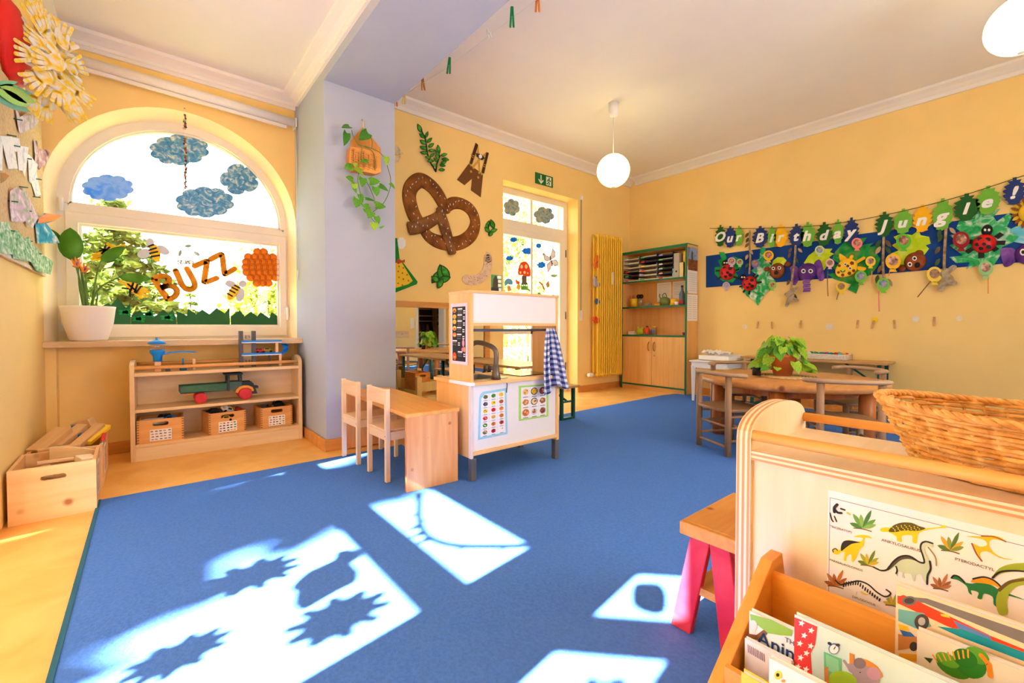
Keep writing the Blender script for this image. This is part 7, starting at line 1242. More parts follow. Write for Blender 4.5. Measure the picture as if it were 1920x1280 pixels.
for i in range(9): MB().tube([((.022 + .022 * i) * math.cos(a), (.022 + .022 * i) * math.sin(a), .004) for a in [2 * pi * j / 28 for j in range(29)]], .006, 5, cap=False).build('coil', WIC, t)
t = thing('potted_pothos', 'terracotta pot with bushy lime green pothos on the round table', 'plant', (TX - .03, TY + .02, .513)); TER = plain('terracotta', (214, 126, 76), .8, .08, 10)
MB().lathe([(0, 0), (.06, 0), (.085, .14), (.092, .14), (.094, .17), (.084, .17), (.078, .14), (0, .135)], (0, 0, 0), 24).build('pot', TER, t); rg = random.Random(17); lf0 = None
for i in range(120):
    a = rg.uniform(0, 2 * pi); k_ = rg.random()
    if k_ < .45: r, z, dz_ = rg.uniform(.03, .12), rg.uniform(.18, .29), rg.uniform(-1.2, -.3)
    elif k_ < .75: r, z, dz_ = rg.uniform(.10, .15), rg.uniform(.08, .22), -1.4
    else: r, z, dz_ = rg.uniform(.11, .17), rg.uniform(.06, .10), rg.uniform(-.5, -.15)
    ux, uy = .77, -.637          # camera's right
    off = (math.cos(a) * r, math.sin(a) * r); side = off[0] * ux + off[1] * uy
    if -.11 < side < -.02 and (off[0] * .637 + off[1] * .77) < 0 and .07 < z < .19: continue
    q = heartleaf(t, LEAFY) if lf0 is None else inst(lf0, t, (0, 0, 0))
    if lf0 is None: lf0 = q
    elif i % 3 == 0: q.material_slots[0].link = 'OBJECT'; q.material_slots[0].material = LEAFG
    aim(q, Vector((off[0], off[1], z)), (math.cos(a + rg.uniform(-.6, .6)), math.sin(a + rg.uniform(-.6, .6)), dz_), (math.cos(a) - .55, math.sin(a) - .55, .45), rg.uniform(.06, .095), .85)
for i in range(14): a = i * .45; MB().tube(smooth([(.02 * math.cos(a), .02 * math.sin(a), .14), (.07 * math.cos(a), .07 * math.sin(a), .22), (.12 * math.cos(a), .12 * math.sin(a), .16 + .02 * (i % 3))], 3, False), .003, 5).build('vine', STEM, t)
t = thing('glass_candle', 'small dark candle jar beside the plant pot', 'candle', (TX - .17, TY + .15, .513)); MB().lathe([(0, 0), (.03, 0), (.03, .06), (.026, .06), (.024, .01), (0, .01)], (0, 0, 0), 14).build('jar', BLACK, t); MB().lathe([(0, .01), (.024, .01), (.024, .04), (0, .04)], (0, 0, 0), 12).build('wax', PALEX, t)
# bench table along the right wall
folding('folding_table', 'narrow wooden table with green legs pushed against the right wall', 'table', 5.27, 5.64, .93, 2.24, .545)
t = thing('bead_tray', 'white woven tray of colourful bottle tops on the wall table', 'tray', (5.5, 1.47, .546)); TW2 = mottle('tray_weave', [(196, 184, 170), (236, 230, 222), (214, 204, 190)], 60, .8); y0_, y1_ = 1.27, 1.72
for z in (.008, .022, .036, .05): MB().tube([(5.38, y0_, .546 + z), (5.62, y0_, .546 + z), (5.62, y1_, .546 + z), (5.38, y1_, .546 + z), (5.38, y0_, .546 + z)], .008, 6).build('woven_band', TW2, t, True)
MB().box(5.38, 5.62, y0_, y1_, .546, .556).build('base', TW2, t, True); rg = random.Random(31)
ORD = ['nearest', 'second', 'third', 'fourth', 'fifth', 'sixth', 'seventh', 'eighth', 'ninth', 'tenth', 'eleventh', 'twelfth', 'thirteenth', 'fourteenth', 'fifteenth', 'sixteenth', 'seventeenth', 'eighteenth', 'nineteenth', 'twentieth'] + ['twenty-' + q for q in ('first', 'second', 'third', 'fourth', 'fifth', 'sixth')]
BT = {'red': (220, 60, 40), 'green': (40, 150, 90), 'white': (240, 230, 220), 'blue': (60, 120, 200), 'purple': (120, 60, 110), 'turquoise': (80, 190, 200), 'orange': (240, 170, 40)}
for i in range(26):
    cn = rg.choice(list(BT)); c_ = BT[cn]; o = MB().ell((0, 0, 0), (.02, .02, .014), None, 10, 6).build('bottle_top', col(c_, .4)); o.location = (5.41 + .18 * rg.random(), y0_ + .02 + (y1_ - y0_ - .04) * i / 25, .605); tag(o, '%s bottle top, %s from the near end of the woven tray' % (cn, ORD[i]), 'bottle top', 'bottle tops in the woven tray')
# white desk
t = thing('white_desk', 'small white wooden desk between cabinet and round table', 'desk', (5.25, 2.45, 0)); dx0, dx1, dy0, dy1 = 5.01, 5.60, 2.26, 2.72
MB().box(dx0, dx1, dy0, dy1, .468, .485).build('desk_top', WHITE, t, True, bevel=.003); MB().ring(TOP(.40), rect(dx0 + .02, dx1 - .02, dy0 + .02, dy1 - .02), rect(dx0 + .035, dx1 - .035, dy0 + .035, dy1 - .035), 0, .068).build('apron', WHITE, t, True)
for x in (dx0 + .035, dx1 - .035):
    for y in (dy0 + .035, dy1 - .035): MB().tube([(x, y, 0), (x, y, .42)], [.016, .03], 4, smooth=False).build('leg', WHITE, t, True)
t = thing('paper_basket', 'white rectangular basket with crumpled paper on the white desk', 'basket', (5.3, 2.5, .486)); o = MB(); bx0, bx1, by0, by1 = 5.12, 5.5, 2.3, 2.66
o.ring(TOP(.486), rect(bx0, bx1, by0, by1), rect(bx0 + .01, bx1 - .01, by0 + .01, by1 - .01), 0, .06); o.build('rim_wall', PAPER, t, True); MB().box(bx0, bx1, by0, by1, .486, .492).build('base', PAPER, t, True)
o = MB(); N = 10; rg = random.Random(5); vs = [(bx0 + .02 + .34 * i / N, by0 + .1 + .24 * j / N, .545 + .035 * rg.random() + .03 * (j / N)) for j in range(N + 1) for i in range(N + 1)]; o.add(vs, [(j * (N + 1) + i, j * (N + 1) + i + 1, (j + 1) * (N + 1) + i + 1, (j + 1) * (N + 1) + i) for j in range(N) for i in range(N)], PAPER, False); o.build('crumpled_paper', PAPER, t, True)
# ---------------------------------------------------------------- pendant lamps
GLOBE = emis('lamp_globe', (255, 228, 140), 5.0)
def pendant(label, x, y, z, r=.16):
    t = thing('pendant_lamp', label, 'lamp', (x, y, 3.1), 0, 'globe lamps'); MB().lathe([(.05, 0), (.05, -.08), (.035, -.125), (.012, -.14), (0, -.14)], (0, 0, -.001), 20).build('canopy', WHITE, t); MB().tube([(0, 0, -.13), (0, 0, z + r - 3.1)], .004, 6).build('cord', WHITE, t); MB().ell((0, 0, z - 3.1), (r, r, r), None, 32, 20).build('globe', GLOBE, t); MB().lathe([(.02, -.003), (.02, .0), (0, 0)], (0, 0, z - r - 3.1), 12).build('end_cap', WHITE, t)
pendant('glowing white globe lamp hanging before the corner of the room', 3.58, 2.754, 2.437); pendant('glowing white globe lamp at the top right image corner', 3.91, .111, 2.633)
# clothes line with pegs under the ceiling
t = thing('clothes_line', 'thin white line stretched below the ceiling beside the beam', 'line', (1.8, 2.8, 2.88)); MB().tube([onz(738, 190, 2.88), onz(842, 125, 2.88), onz(1010, -4, 2.88), onz(1060, -45, 2.88)], .0022, 5).build('line', WHITE, t, True); _right = Vector((.77, -.637, 0))
for lb, u, v, hp, c_, lean in [('orange peg nearest the pillar', 742, 188, 22, (224, 120, 40), 0), ('pale and yellow peg, second on the line', 758, 182, 26, (240, 206, 130), .1), ('wooden peg, third on the line', 793, 157, 24, (180, 120, 60), -.1), ('green peg in the middle of the line', 842, 123, 30, (10, 130, 70), .1), ('clear white peg on the line', 917, 63, 16, (236, 236, 230), -.4), ('green peg high on the line near the image top', 960, 32, 38, (10, 140, 70), 0), ('orange peg cut off by the image top', 1008, 4, 36, (214, 120, 40), 0)]:
    p = onz(u, v, 2.875); dpt = (p - C0).dot(_fw); h = hp / FPX * dpt; k_ = thing('clothes_peg', lb, 'clothes peg', p, 0, 'pegs on the clothes line')
    for s_ in (-1, 1): MB().bar(_right * (s_ * .003 + lean * h * .4) + Vector((0, 0, h / 2)), _right * (s_ * .011 - lean * h * .4) + Vector((0, 0, -h / 2)), .009, .010).build('jaw', col(c_, .5), k_)
    MB().tube([_right * -.008, _right * .008], .004, 6).build('spring', STEEL, k_)
# ---------------------------------------------------------------- foreground shelf with rails
t = thing('display_shelf', 'maple shelf with round rails in the right foreground', 'shelf', (1.28, -.06, 0)); EPY = ply('ply_edge_y', (206, 146, 92), (246, 222, 184), 1, 170); EPZ = ply('ply_edge_z', (206, 146, 92), (246, 222, 184), 2, 190)
SX0, SX1 = 1.10, 1.475
def endp(y0, y1):
    N = 16; pr = [(SX0, 0), (SX0, .612)]
    for i in range(1, N): f = i / N; pr.append((SX0 + (SX1 - SX0) * (1 - math.cos(pi * f)) / 2, .612 + .072 * math.sin(pi * f) ** .8))
    pr += [(SX1, .612), (SX1, 0)]; o = MB(); a = [(x, y0, z) for x, z in pr]; b = [(x, y1, z) for x, z in pr]; n = len(pr)
    o.add(a + b, [tuple(range(n)), tuple(range(2 * n - 1, n - 1, -1))], MAPLE); o.add(a + b, [(i + 1, i, n + i, n + i + 1) for i in range(n - 1)], EPY); return o
endp(.441, .474).build('end_panel', MAPLE, t, True, bevel=.002); endp(-.60, -.567).build('end_panel', MAPLE, t, True, bevel=.002)
o = MB(); o.box(SX0 + .004, SX1 - .004, -.567, .441, .5655, .5875, MAPLEX); o.box(SX0 + .0015, SX0 + .004, -.567, .441, .5655, .5875, EPZ); o.build('top_board', MAPLEX, t, True)
MB().box(SX0 + .012, SX0 + .028, -.567, .441, .04, .5655).build('back_panel', MAPLE, t, True); MB().box(SX0 + .028, SX1 - .01, -.567, .441, .28, .30).build('shelf_board', MAPLEX, t, True); MB().box(SX0 + .028, SX1 - .01, -.567, .441, .04, .06).build('bottom_board', MAPLEX, t, True)
for x in (SX0 + .014, SX1 - .014): MB().tube([(x, .441, .622), (x, -.567, .622)], .0125, 14).build('rail', BEAMY, t, True)
# dinosaur poster on its back
DF = Frame((SX0 + .012, 0, 0), (0, -1, 0), (-1, 0, 0)); dq = crop(1540, 900, 4.924); dp = lambda pts: DF.pxs(dq(pts), .002)
t = thing('dinosaur_poster', 'white laminated dinosaur chart on the foreground shelf', 'poster', (SX0, .1, .4)); o = MB(); a0_, b0_ = DF.px(1553, 925, .001); zt_ = b0_
o.poly(DF, rect(a0_, .34, .30, zt_), .0003, .0012, PAPER); o.poly(DF, rect(a0_ + .004, .34, zt_ - .0165, zt_ - .0155), .0012, .0014, col((120, 110, 110))); o.poly(DF, rect(a0_ + .003, a0_ + .0038, .30, zt_ - .016), .0012, .0014, col((120, 110, 110)))
L_ = [0]
def P(pts, c_, k_=3, sm=True):
    L_[0] += 1; q = dp(pts); o.poly(DF, smooth(q, k_) if sm else q, .0012, .0016 + .00001 * L_[0], col(c_))
def S(pts, w_, c_): L_[0] += 1; o.stroke(DF, smooth(dp(pts), 4, False), w_, .0012, .0018 + .00001 * L_[0], col(c_))
def plantp(x, y, s, cs):
    for i, (rt_, L) in enumerate([(-1.2, .8), (-.6, 1.0), (-.15, .8), (.45, 1.15), (1.0, .9), (1.35, .8)]): P(leafpoly(x + math.sin(rt_) * L * s * .5, y - math.cos(rt_) * L * s * .5, s * .26, L * s, rt_), cs[i % len(cs)], 1, False)
    S([(x - s * .5, y), (x, y + s * .05), (x + s * .5, y + s * .2)], .002, (120, 90, 40))
YD, BK, GD, MG = (238, 206, 30), (44, 40, 36), (40, 130, 70), (196, 216, 190)
plantp(380, 480, 160, [(70, 130, 60), (100, 160, 70), (130, 180, 90)]); plantp(1190, 690, 160, [(80, 120, 50), (206, 160, 50), (130, 150, 60)]); plantp(430, 820, 130, [(110, 130, 40), (160, 170, 50), (200, 180, 60)]); plantp(130, 1010, 140, [(170, 100, 50), (190, 120, 60)]); plantp(1100, 1040, 130, [(150, 96, 60), (180, 120, 80)]); plantp(650, 1190, 110, [(200, 170, 60), (160, 160, 60)])
P([(540, 490), (590, 475), (650, 475), (720, 440), (800, 430), (880, 460), (950, 485), (1090, 475), (1110, 460), (1150, 465), (1140, 485), (1090, 485), (960, 505), (890, 540), (880, 620), (840, 610), (835, 550), (740, 555), (740, 605), (700, 600), (690, 560), (620, 520), (560, 515)], YD); P([(620, 510), (660, 460), (740, 432), (830, 435), (900, 465), (960, 487), (880, 510), (760, 505), (680, 520)], (84, 80, 20))
for i in range(26): P(ellp(650 + 10 * i + (i % 3) * 4, 455 + (i % 4) * 14 + abs(i - 11) * 1.6, 7, 5, 6, .5), (226, 206, 40), 1, False)
P([(110, 710), (130, 675), (170, 680), (190, 630), (240, 590), (300, 600), (360, 605), (380, 570), (300, 560), (350, 545), (420, 548), (465, 575), (400, 570), (390, 640), (350, 680), (330, 730), (300, 780), (280, 785), (275, 720), (230, 740), (225, 780), (205, 770), (215, 700), (180, 700), (150, 722)], YD); P([(180, 650), (200, 605), (250, 592), (330, 605), (360, 612), (280, 625), (220, 665), (185, 690)], BK); S([(110, 700), (105, 680), (130, 668), (150, 685)], .002, (90, 80, 50))
P([(480, 840), (560, 868), (620, 850), (660, 790), (730, 745), (810, 740), (880, 780), (940, 800), (945, 760), (915, 680), (920, 625), (965, 605), (1020, 620), (1030, 665), (985, 645), (955, 665), (965, 720), (1000, 790), (1010, 860), (980, 920), (980, 1000), (940, 960), (915, 910), (870, 920), (860, 970), (840, 960), (825, 905), (760, 900), (770, 945), (745, 930), (745, 890), (700, 880), (705, 925), (690, 905), (680, 840), (620, 875), (550, 880)], MG); P([(600, 858), (660, 790), (730, 742), (820, 738), (900, 790), (920, 810), (830, 770), (740, 775), (670, 830), (620, 870)], (86, 78, 70))
S([(480, 840), (550, 872), (610, 862), (660, 795), (730, 745), (815, 742), (900, 795), (950, 800), (935, 730), (915, 670), (925, 625), (965, 608), (1025, 625)], .0026, BK); S([(690, 900), (700, 870), (690, 835)], .0024, BK); S([(975, 1000), (980, 920), (1008, 860), (1000, 790)], .0026, BK); S([(985, 660), (1050, 750), (1060, 830)], .0016, (160, 140, 90))
P([(1340, 560), (1480, 565), (1560, 555), (1640, 570), (1700, 610), (1600, 590), (1550, 610), (1560, 680), (1640, 750), (1760, 780), (1640, 760), (1530, 700), (1460, 720), (1480, 790), (1430, 720), (1390, 630), (1470, 660), (1530, 640), (1490, 590)], (240, 190, 30)); S([(1390, 630), (1430, 720), (1480, 790)], .0022, (150, 80, 50)); S([(1480, 560), (1600, 568), (1700, 612)], .002, (140, 80, 50))
P([(1200, 950), (1220, 925), (1270, 930), (1310, 980), (1390, 1000), (1460, 985), (1560, 1010), (1640, 1060), (1720, 1090), (1871, 1150), (1720, 1110), (1640, 1120), (1630, 1210), (1590, 1190), (1580, 1120), (1500, 1090), (1480, 1140), (1440, 1130), (1450, 1080), (1380, 1060), (1390, 1100), (1360, 1080), (1340, 1020), (1260, 965)], GD); P([(1380, 985), (1420, 950), (1500, 940), (1580, 965), (1640, 1010), (1680, 1060), (1600, 1020), (1500, 995)], (244, 160, 30)); S([(1200, 945), (1225, 922), (1270, 935), (1320, 985)], .0022, BK); S([(1400, 955), (1500, 938), (1600, 975), (1690, 1065)], .0022, BK)
P([(170, 1000), (230, 990), (290, 970), (350, 968), (430, 1000), (500, 1060), (580, 1110), (640, 1090), (600, 1130), (520, 1110), (440, 1070), (420, 1100), (390, 1090), (330, 1060), (320, 1100), (295, 1080), (240, 1020)], (244, 240, 230)); S([(130, 960), (180, 1000), (260, 985), (340, 968), (430, 1000), (510, 1070), (590, 1115), (640, 1085), (600, 1050)], .0024, BK)
for i in range(16): f = i / 15; x = 210 + 330 * f; y = 985 + (130 * max(0, f - .4) ** 1.1 * 2.0) - 14 * math.sin(pi * min(1, f * 1.7)); S([(x, y), (x - 6, y + 34 - 16 * f)], .0022, BK)
P([(360, 1060), (400, 1080), (430, 1090), (390, 1092)], YD)
for i in range(2): S([(120, 330), (120, 290), (145, 262)], .005, BK)
S([(125, 310), (150, 335), (185, 340)], .004, BK); S([(80, 340), (95, 400), (110, 418)], .002, BK); S([(120, 370), (140, 418)], .002, BK); S([(180, 300), (215, 312)], .003, BK); S([(240, 340), (262, 352)], .003, (220, 200, 90))
P([(1580, 940), (1640, 860), (1750, 820), (1900, 812), (1960, 830), (1960, 870), (1880, 890), (1760, 890), (1660, 905)], (150, 170, 50)); P([(1640, 1280), (1610, 1150), (1660, 1030), (1780, 960), (1960, 940), (1960, 1000), (1820, 1020), (1740, 1080), (1710, 1180), (1720, 1280)], (160, 180, 60)); S([(1580, 945), (1650, 890), (1780, 880), (1900, 890)], .0026, BK); S([(1640, 1060), (1740, 985), (1900, 960)], .004, (110, 90, 40))
def lab(x, y, st, sz): a, b = dp([(x, y)])[0]; o.text(DF, st, a, b, sz, .0026, col((110, 106, 106)))
lab(180, 490, 'TRICERATOPS', .006); lab(730, 640, 'ANKYLOSAURUS', .0075); lab(225, 820, 'PARASAUROLOPHUS', .006); lab(1410, 820, 'PTERODACTYL', .007); lab(390, 1150, 'DIPLODOCUS', .006)
o.build('sheet', PAPER, t, True)
# wicker basket on top
t = thing('wicker_basket', 'oval honey coloured wicker basket on the foreground shelf', 'basket', (1.285, -.02, .588)); WK = mottle('wicker', [(186, 128, 60), (214, 160, 86), (232, 186, 116)], 40, .6); NST = 44
def wall_pt(a, f, off=0.): rx, ry = .115 + .05 * f + off, .195 + .06 * f + off; return Vector((rx * math.cos(a), ry * math.sin(a), .006 + .112 * f + .014 * f * math.sin(a) ** 2))
NR = 13
for r_i in range(NR):
    f = r_i / (NR - 1); pts = []; N = NST * 4
    for j in range(N + 1): a = 2 * pi * j / N; pts.append(wall_pt(a, f, .0045 * math.sin(a * NST / 2 + (r_i % 2) * pi)) + Vector((0, 0, .0012 * math.sin(a * 7 + r_i * 2))))
    MB().tube(pts, .0044, 6, cap=False).build('woven_row', WK, t)
s0 = None
for j in range(NST): a = 2 * pi * j / NST; MB().tube([wall_pt(a, 0), wall_pt(a, .5), wall_pt(a, 1.06)], .003, 5).build('stake', WK, t)
for q in range(3): MB().tube([wall_pt(a, 1.05, .006 * math.sin(a * 30 + q * 2.1)) + Vector((0, 0, .004 * math.cos(a * 30 + q * 2.1) + .003)) for a in [2 * pi * j / 240 for j in range(241)]], .0048, 6, cap=False).build('braided_rim', WK, t)
MB().lathe([(0, .002), (1, .002), (1, .006), (0, .006)], (0, 0, 0), 40, sx=.118, sy=.2).build('base', WK, t)
# ---------------------------------------------------------------- book rack
t = thing('book_rack', 'stepped orange wooden book rack in the lower right corner', 'book rack', (.8, 0, 0)); ORW = wood('rack_orange', (222, 142, 46), (240, 170, 72), 'Y', 4, .4); ORX = wood('rack_side', (218, 142, 52), (236, 172, 84), 'X', 4, .4)
for y in (.362, -.60): MB().prism([(1.09, y, 0), (1.09, y, .335), (1.075, y, .382), (1.02, y, .382), (.44, y, 0)], (0, .024, 0)).build('side_panel', ORX, t, True, bevel=.002)
for x, z0, z1 in ((1.02, .05, .358), (.905, .03, .325), (.80, .02, .265), (.69, .01, .19)): MB().box(x, x + .012, -.576, .362, z0, z1).build('divider', ORW, t, True)
for x, z in ((.917, .05), (.812, .03), (.702, .015)): MB().box(x, x + .10, -.576, .362, z, z + .01).build('tier_floor', ORW, t, True)
def book(label, x, q, thick, cover, deco_=None, zb=.06, cols=None):
    F = Frame((x, 0, 0), (0, -1, 0), (-1, 0, 0)); pl_ = F.pxs(q); a0_ = (pl_[0][0]); a1_ = pl_[1][0]; zt = (pl_[0][1] + pl_[1][1]) / 2
    tt = thing('picture_book', label, 'book', (x, -(a0_ + a1_) / 2, zb), 0, 'picture books in the rack'); MB().poly(F, rect(a0_ + .002, a1_ - .002, zb, zt - .002), -thick, -.001).build('pages', PAPER, tt, True); MB().poly(F, rect(a0_, a1_, zb - .0, zt), -.001, .0008).build('cover', cover, tt, True); MB().poly(F, rect(a0_, a1_, zb, zt), -thick - .002, -thick).build('back_cover', cover, tt, True)
    if deco_:
        o = MB(); deco_(o, F, a0_, a1_, zt); o.build('cover_print', PAPER, tt, True)
    return tt
bq = crop(1390, 1040, 3.6226)
_n = [0]
def pp(o, F, pts, c_, k_=0): _n[0] += 1; q = F.pxs(bq(pts), .001); o.poly(F, smooth(q, k_) if k_ else q, .0008, .0012 + .00002 * (_n[0] % 60), col(c_, .4))
def ss(o, F, pts, w_, c_): _n[0] += 1; o.stroke(F, F.pxs(bq(pts), .001), w_, .0008, .0012 + .00002 * (_n[0] % 60), col(c_, .4))
def d_cars(o, F, a0_, a1_, zt):
    pp(o, F, [(1060, 310), (1260, 330), (1920, 560), (1920, 640), (1240, 360), (1060, 350)], (120, 116, 114)); pp(o, F, [(1060, 320), (1100, 305), (1200, 350), (1700, 590), (1920, 680), (1920, 740), (1700, 630), (1400, 520), (1060, 360)], (226, 60, 36)); pp(o, F, [(1440, 480), (1690, 590), (1700, 620), (1480, 540)], (90, 130, 200)); pp(o, F, [(1350, 435), (1400, 440), (1420, 465), (1360, 450)], (244, 200, 60))
    pp(o, F, [(1330, 520), (1500, 540), (1920, 700), (1920, 760), (1480, 590)], (20, 150, 170)); pp(o, F, [(1065, 400), (1240, 430), (1290, 520), (1200, 540), (1065, 480)], (110, 176, 180)); pp(o, F, ellp(1225, 490, 50, 55, 18), (70, 66, 66)); pp(o, F, ellp(1225, 485, 25, 28, 14), (180, 180, 180)); pp(o, F, ellp(1140, 345, 50, 32, 18), (110, 106, 104)); pp(o, F, ellp(1140, 345, 34, 20, 16), (60, 58, 58)); pp(o, F, [(1065, 500), (1130, 520), (1140, 560), (1075, 550)], (240, 190, 40)); pp(o, F, [(1065, 570), (1190, 590), (1195, 660), (1065, 680)], (196, 130, 70)); pp(o, F, ellp(1170, 655, 28, 32, 14), (66, 62, 60)); pp(o, F, [(1070, 700), (1195, 710), (1195, 760), (1070, 740)], (236, 170, 40)); pp(o, F, [(1075, 540), (1150, 560), (1180, 590), (1100, 585)], (60, 110, 180))
book('large picture book with red racing car on a cream cover', .985, bq([(1052, 235), (1990, 560)]), .014, plain('book_cream', (236, 214, 176), .5), d_cars, .10)
def d_leaf(o, F, a0_, a1_, zt):
    for x, y, rx, ry, c_ in ((1440, 800, 130, 60, (60, 140, 40)), (1560, 790, 110, 80, (46, 130, 40)), (1400, 750, 90, 40, (100, 170, 50)), (1600, 720, 90, 50, (90, 160, 50)), (1520, 740, 90, 60, (40, 120, 40))): pp(o, F, ellp(x, y, rx, ry, 18, .5), c_)
    for i in range(8): ss(o, F, [(1330 + i * 30, 760 - i * 4), (1300 + i * 34, 715 - i * 5)], .002, (226, 160, 50))
    ss(o, F, [(1630, 720), (1680, 780), (1690, 860)], .006, (226, 140, 40)); pp(o, F, [(1240, 730), (1300, 740), (1280, 770)], (60, 80, 40))
book('cream picture book with a green caterpillar drawing', .955, bq([(1195, 545), (1990, 860)]), .012, plain('book_pale', (228, 220, 200), .5), d_leaf, .08)
def star(cx_, cy_, r): return [(cx_ + (r if i % 2 == 0 else r * .45) * math.sin(pi * i / 5 + .3), cy_ - (r if i % 2 == 0 else r * .45) * math.cos(pi * i / 5 + .3)) for i in range(10)]
def d_star(o, F, a0_, a1_, zt):
    q0 = F.px(*bq([(375, 470)])[0]); pp(o, F, [(362, 455), (515, 520), (500, 640), (470, 700), (480, 860), (470, 1000), (355, 960)], (226, 62, 62))
    for x, y in ((410, 495), (475, 545), (428, 578), (398, 632), (472, 650), (443, 698), (403, 728), (385, 790), (440, 808)): pp(o, F, star(x, y, 24), (246, 244, 240))
    pp(o, F, [(560, 690), (680, 740), (680, 900), (565, 900)], (110, 196, 150)); pp(o, F, [(575, 705), (660, 745), (665, 850), (580, 810)], (140, 214, 170)); pp(o, F, ellp(630, 670, 38, 38, 18), (120, 140, 180)); pp(o, F, ellp(630, 672, 30, 30, 16), (240, 244, 246)); pp(o, F, ellp(600, 635, 16, 9, 10, .5), (60, 60, 80)); pp(o, F, ellp(655, 645, 16, 9, 10, .2), (60, 60, 80)); ss(o, F, [(630, 672), (640, 655)], .0012, (60, 60, 80))
    pp(o, F, [(735, 700), (765, 710), (770, 800), (735, 800)], (214, 140, 60)); pp(o, F, smooth([(770, 750), (830, 740), (920, 790), (960, 860), (900, 870), (800, 850)], 3), (214, 140, 60)); pp(o, F, smooth([(720, 780), (760, 770), (860, 790), (940, 860), (900, 960), (760, 940), (760, 850), (730, 820)], 3), (166, 150, 160)); pp(o, F, ellp(900, 840, 50, 42, 14, .6), (190, 150, 170)); pp(o, F, ellp(805, 770, 44, 36, 12, .3), (130, 116, 124)); ss(o, F, [(700, 755), (730, 800)], .004, (166, 150, 160)); pp(o, F, ellp(808, 830, 4, 5, 8), (30, 30, 40)); pp(o, F, smooth([(600, 850), (680, 820), (780, 870), (760, 960), (620, 960)], 3), (160, 206, 60)); pp(o, F, [(565, 800), (590, 790), (600, 960), (570, 960)], (206, 140, 80))
book('pale mint picture book with red star spine and a sleeping elephant', .878, bq([(362, 450), (1990, 1150)]), .010, plain('book_mint', (206, 232, 226), .45), d_star, .05)
def d_anim(o, F, a0_, a1_, zt):
    pp(o, F, [(60, 430), (200, 470), (350, 545), (340, 580), (270, 575), (180, 560), (120, 510), (65, 470)], (140, 186, 60)); ss(o, F, [(60, 580), (110, 590), (160, 555)], .008, (130, 80, 50)); pp(o, F, ellp(82, 510, 26, 40, 12), (230, 224, 214)); pp(o, F, ellp(90, 500, 4, 6, 8), (40, 40, 40))
    for i in range(14): pp(o, F, ellp(100 + i * 17, 470 + i * 6 + (i % 3) * 9, 6, 4, 6), (90, 150, 50))
    a, b = F.px(*bq([(255, 660)])[0], .001); o.text(F, 'Anim', a, b, .034, .0026, col((30, 60, 110))); a, b = F.px(*bq([(330, 648)])[0], .001); o.text(F, 'TH', a, b + .008, .012, .0026, col((90, 100, 120)))
book('book titled about animals with blue spine and leafy tree cover', .888, bq([(55, 425), (620, 660)]), .012, plain('book_white', (238, 238, 236), .5), d_anim, .06)
def d_text(o, F, a0_, a1_, zt):
    for i in range(10): ss(o, F, [(45 + i * 12, 640 + i * 7), (48 + i * 12, 690 + i * 7)], .0016, (150, 130, 160))
    ss(o, F, [(200, 745), (330, 800)], .004, (226, 170, 120))
book('white paper-backed book in front of the animal book', .866, bq([(25, 590), (340, 760)]), .006, plain('book_lilac', (236, 232, 238), .5), d_text, .05)
def d_owl(o, F, a0_, a1_, zt): pp(o, F, ellp(250, 850, 26, 30, 14), (240, 210, 40)); pp(o, F, ellp(248, 848, 12, 13, 12), (40, 40, 40)); pp(o, F, ellp(285, 890, 14, 10, 8), (230, 150, 60))
book('white book with a yellow bird at the bottom image edge', .785, bq([(190, 755), (760, 1010)]), .010, plain('book_offwhite', (240, 236, 224), .5), d_owl, .04)
book('yellow book edge in the lowest tier of the rack', .775, bq([(0, 845), (170, 905)]), .010, plain('book_yellow', (240, 206, 70), .5), None, .03)
# ---------------------------------------------------------------- red step stool
t = thing('step_stool', 'worn wooden step stool with splayed red legs beside the foreground shelf', 'stool', (1.33, .57, 0)); STW = wood('stool_top', (196, 130, 56), (220, 160, 84), 'X', 5, .5, 9); SRD = mottle('stool_red', [(196, 30, 60), (210, 44, 66), (220, 70, 84)], 7, .5)
MB().box(1.178, 1.50, .487, .655, .30, .33).build('top_board', STW, t, True, bevel=.003); MB().box(1.160, 1.178, .487, .655, .294, .33).build('end_cap', STW, t, True, bevel=.003); MB().box(1.19, 1.46, .54, .635, .125, .147).build('step_board', STW, t, True)
for x in (1.185, 1.44):
    for ya, yb in ((.605, .665), (.555, .517)): o = MB(); o.prism([(x, yb - .03, 0), (x, yb + .03, 0), (x, ya + .028, .30), (x, ya - .028, .30)], (.024, 0, 0)); o.build('leg', SRD, t, True, bevel=.003)
MB().box(1.21, 1.45, .487, .499, .27, .435).build('back_board', SRD, t, True)
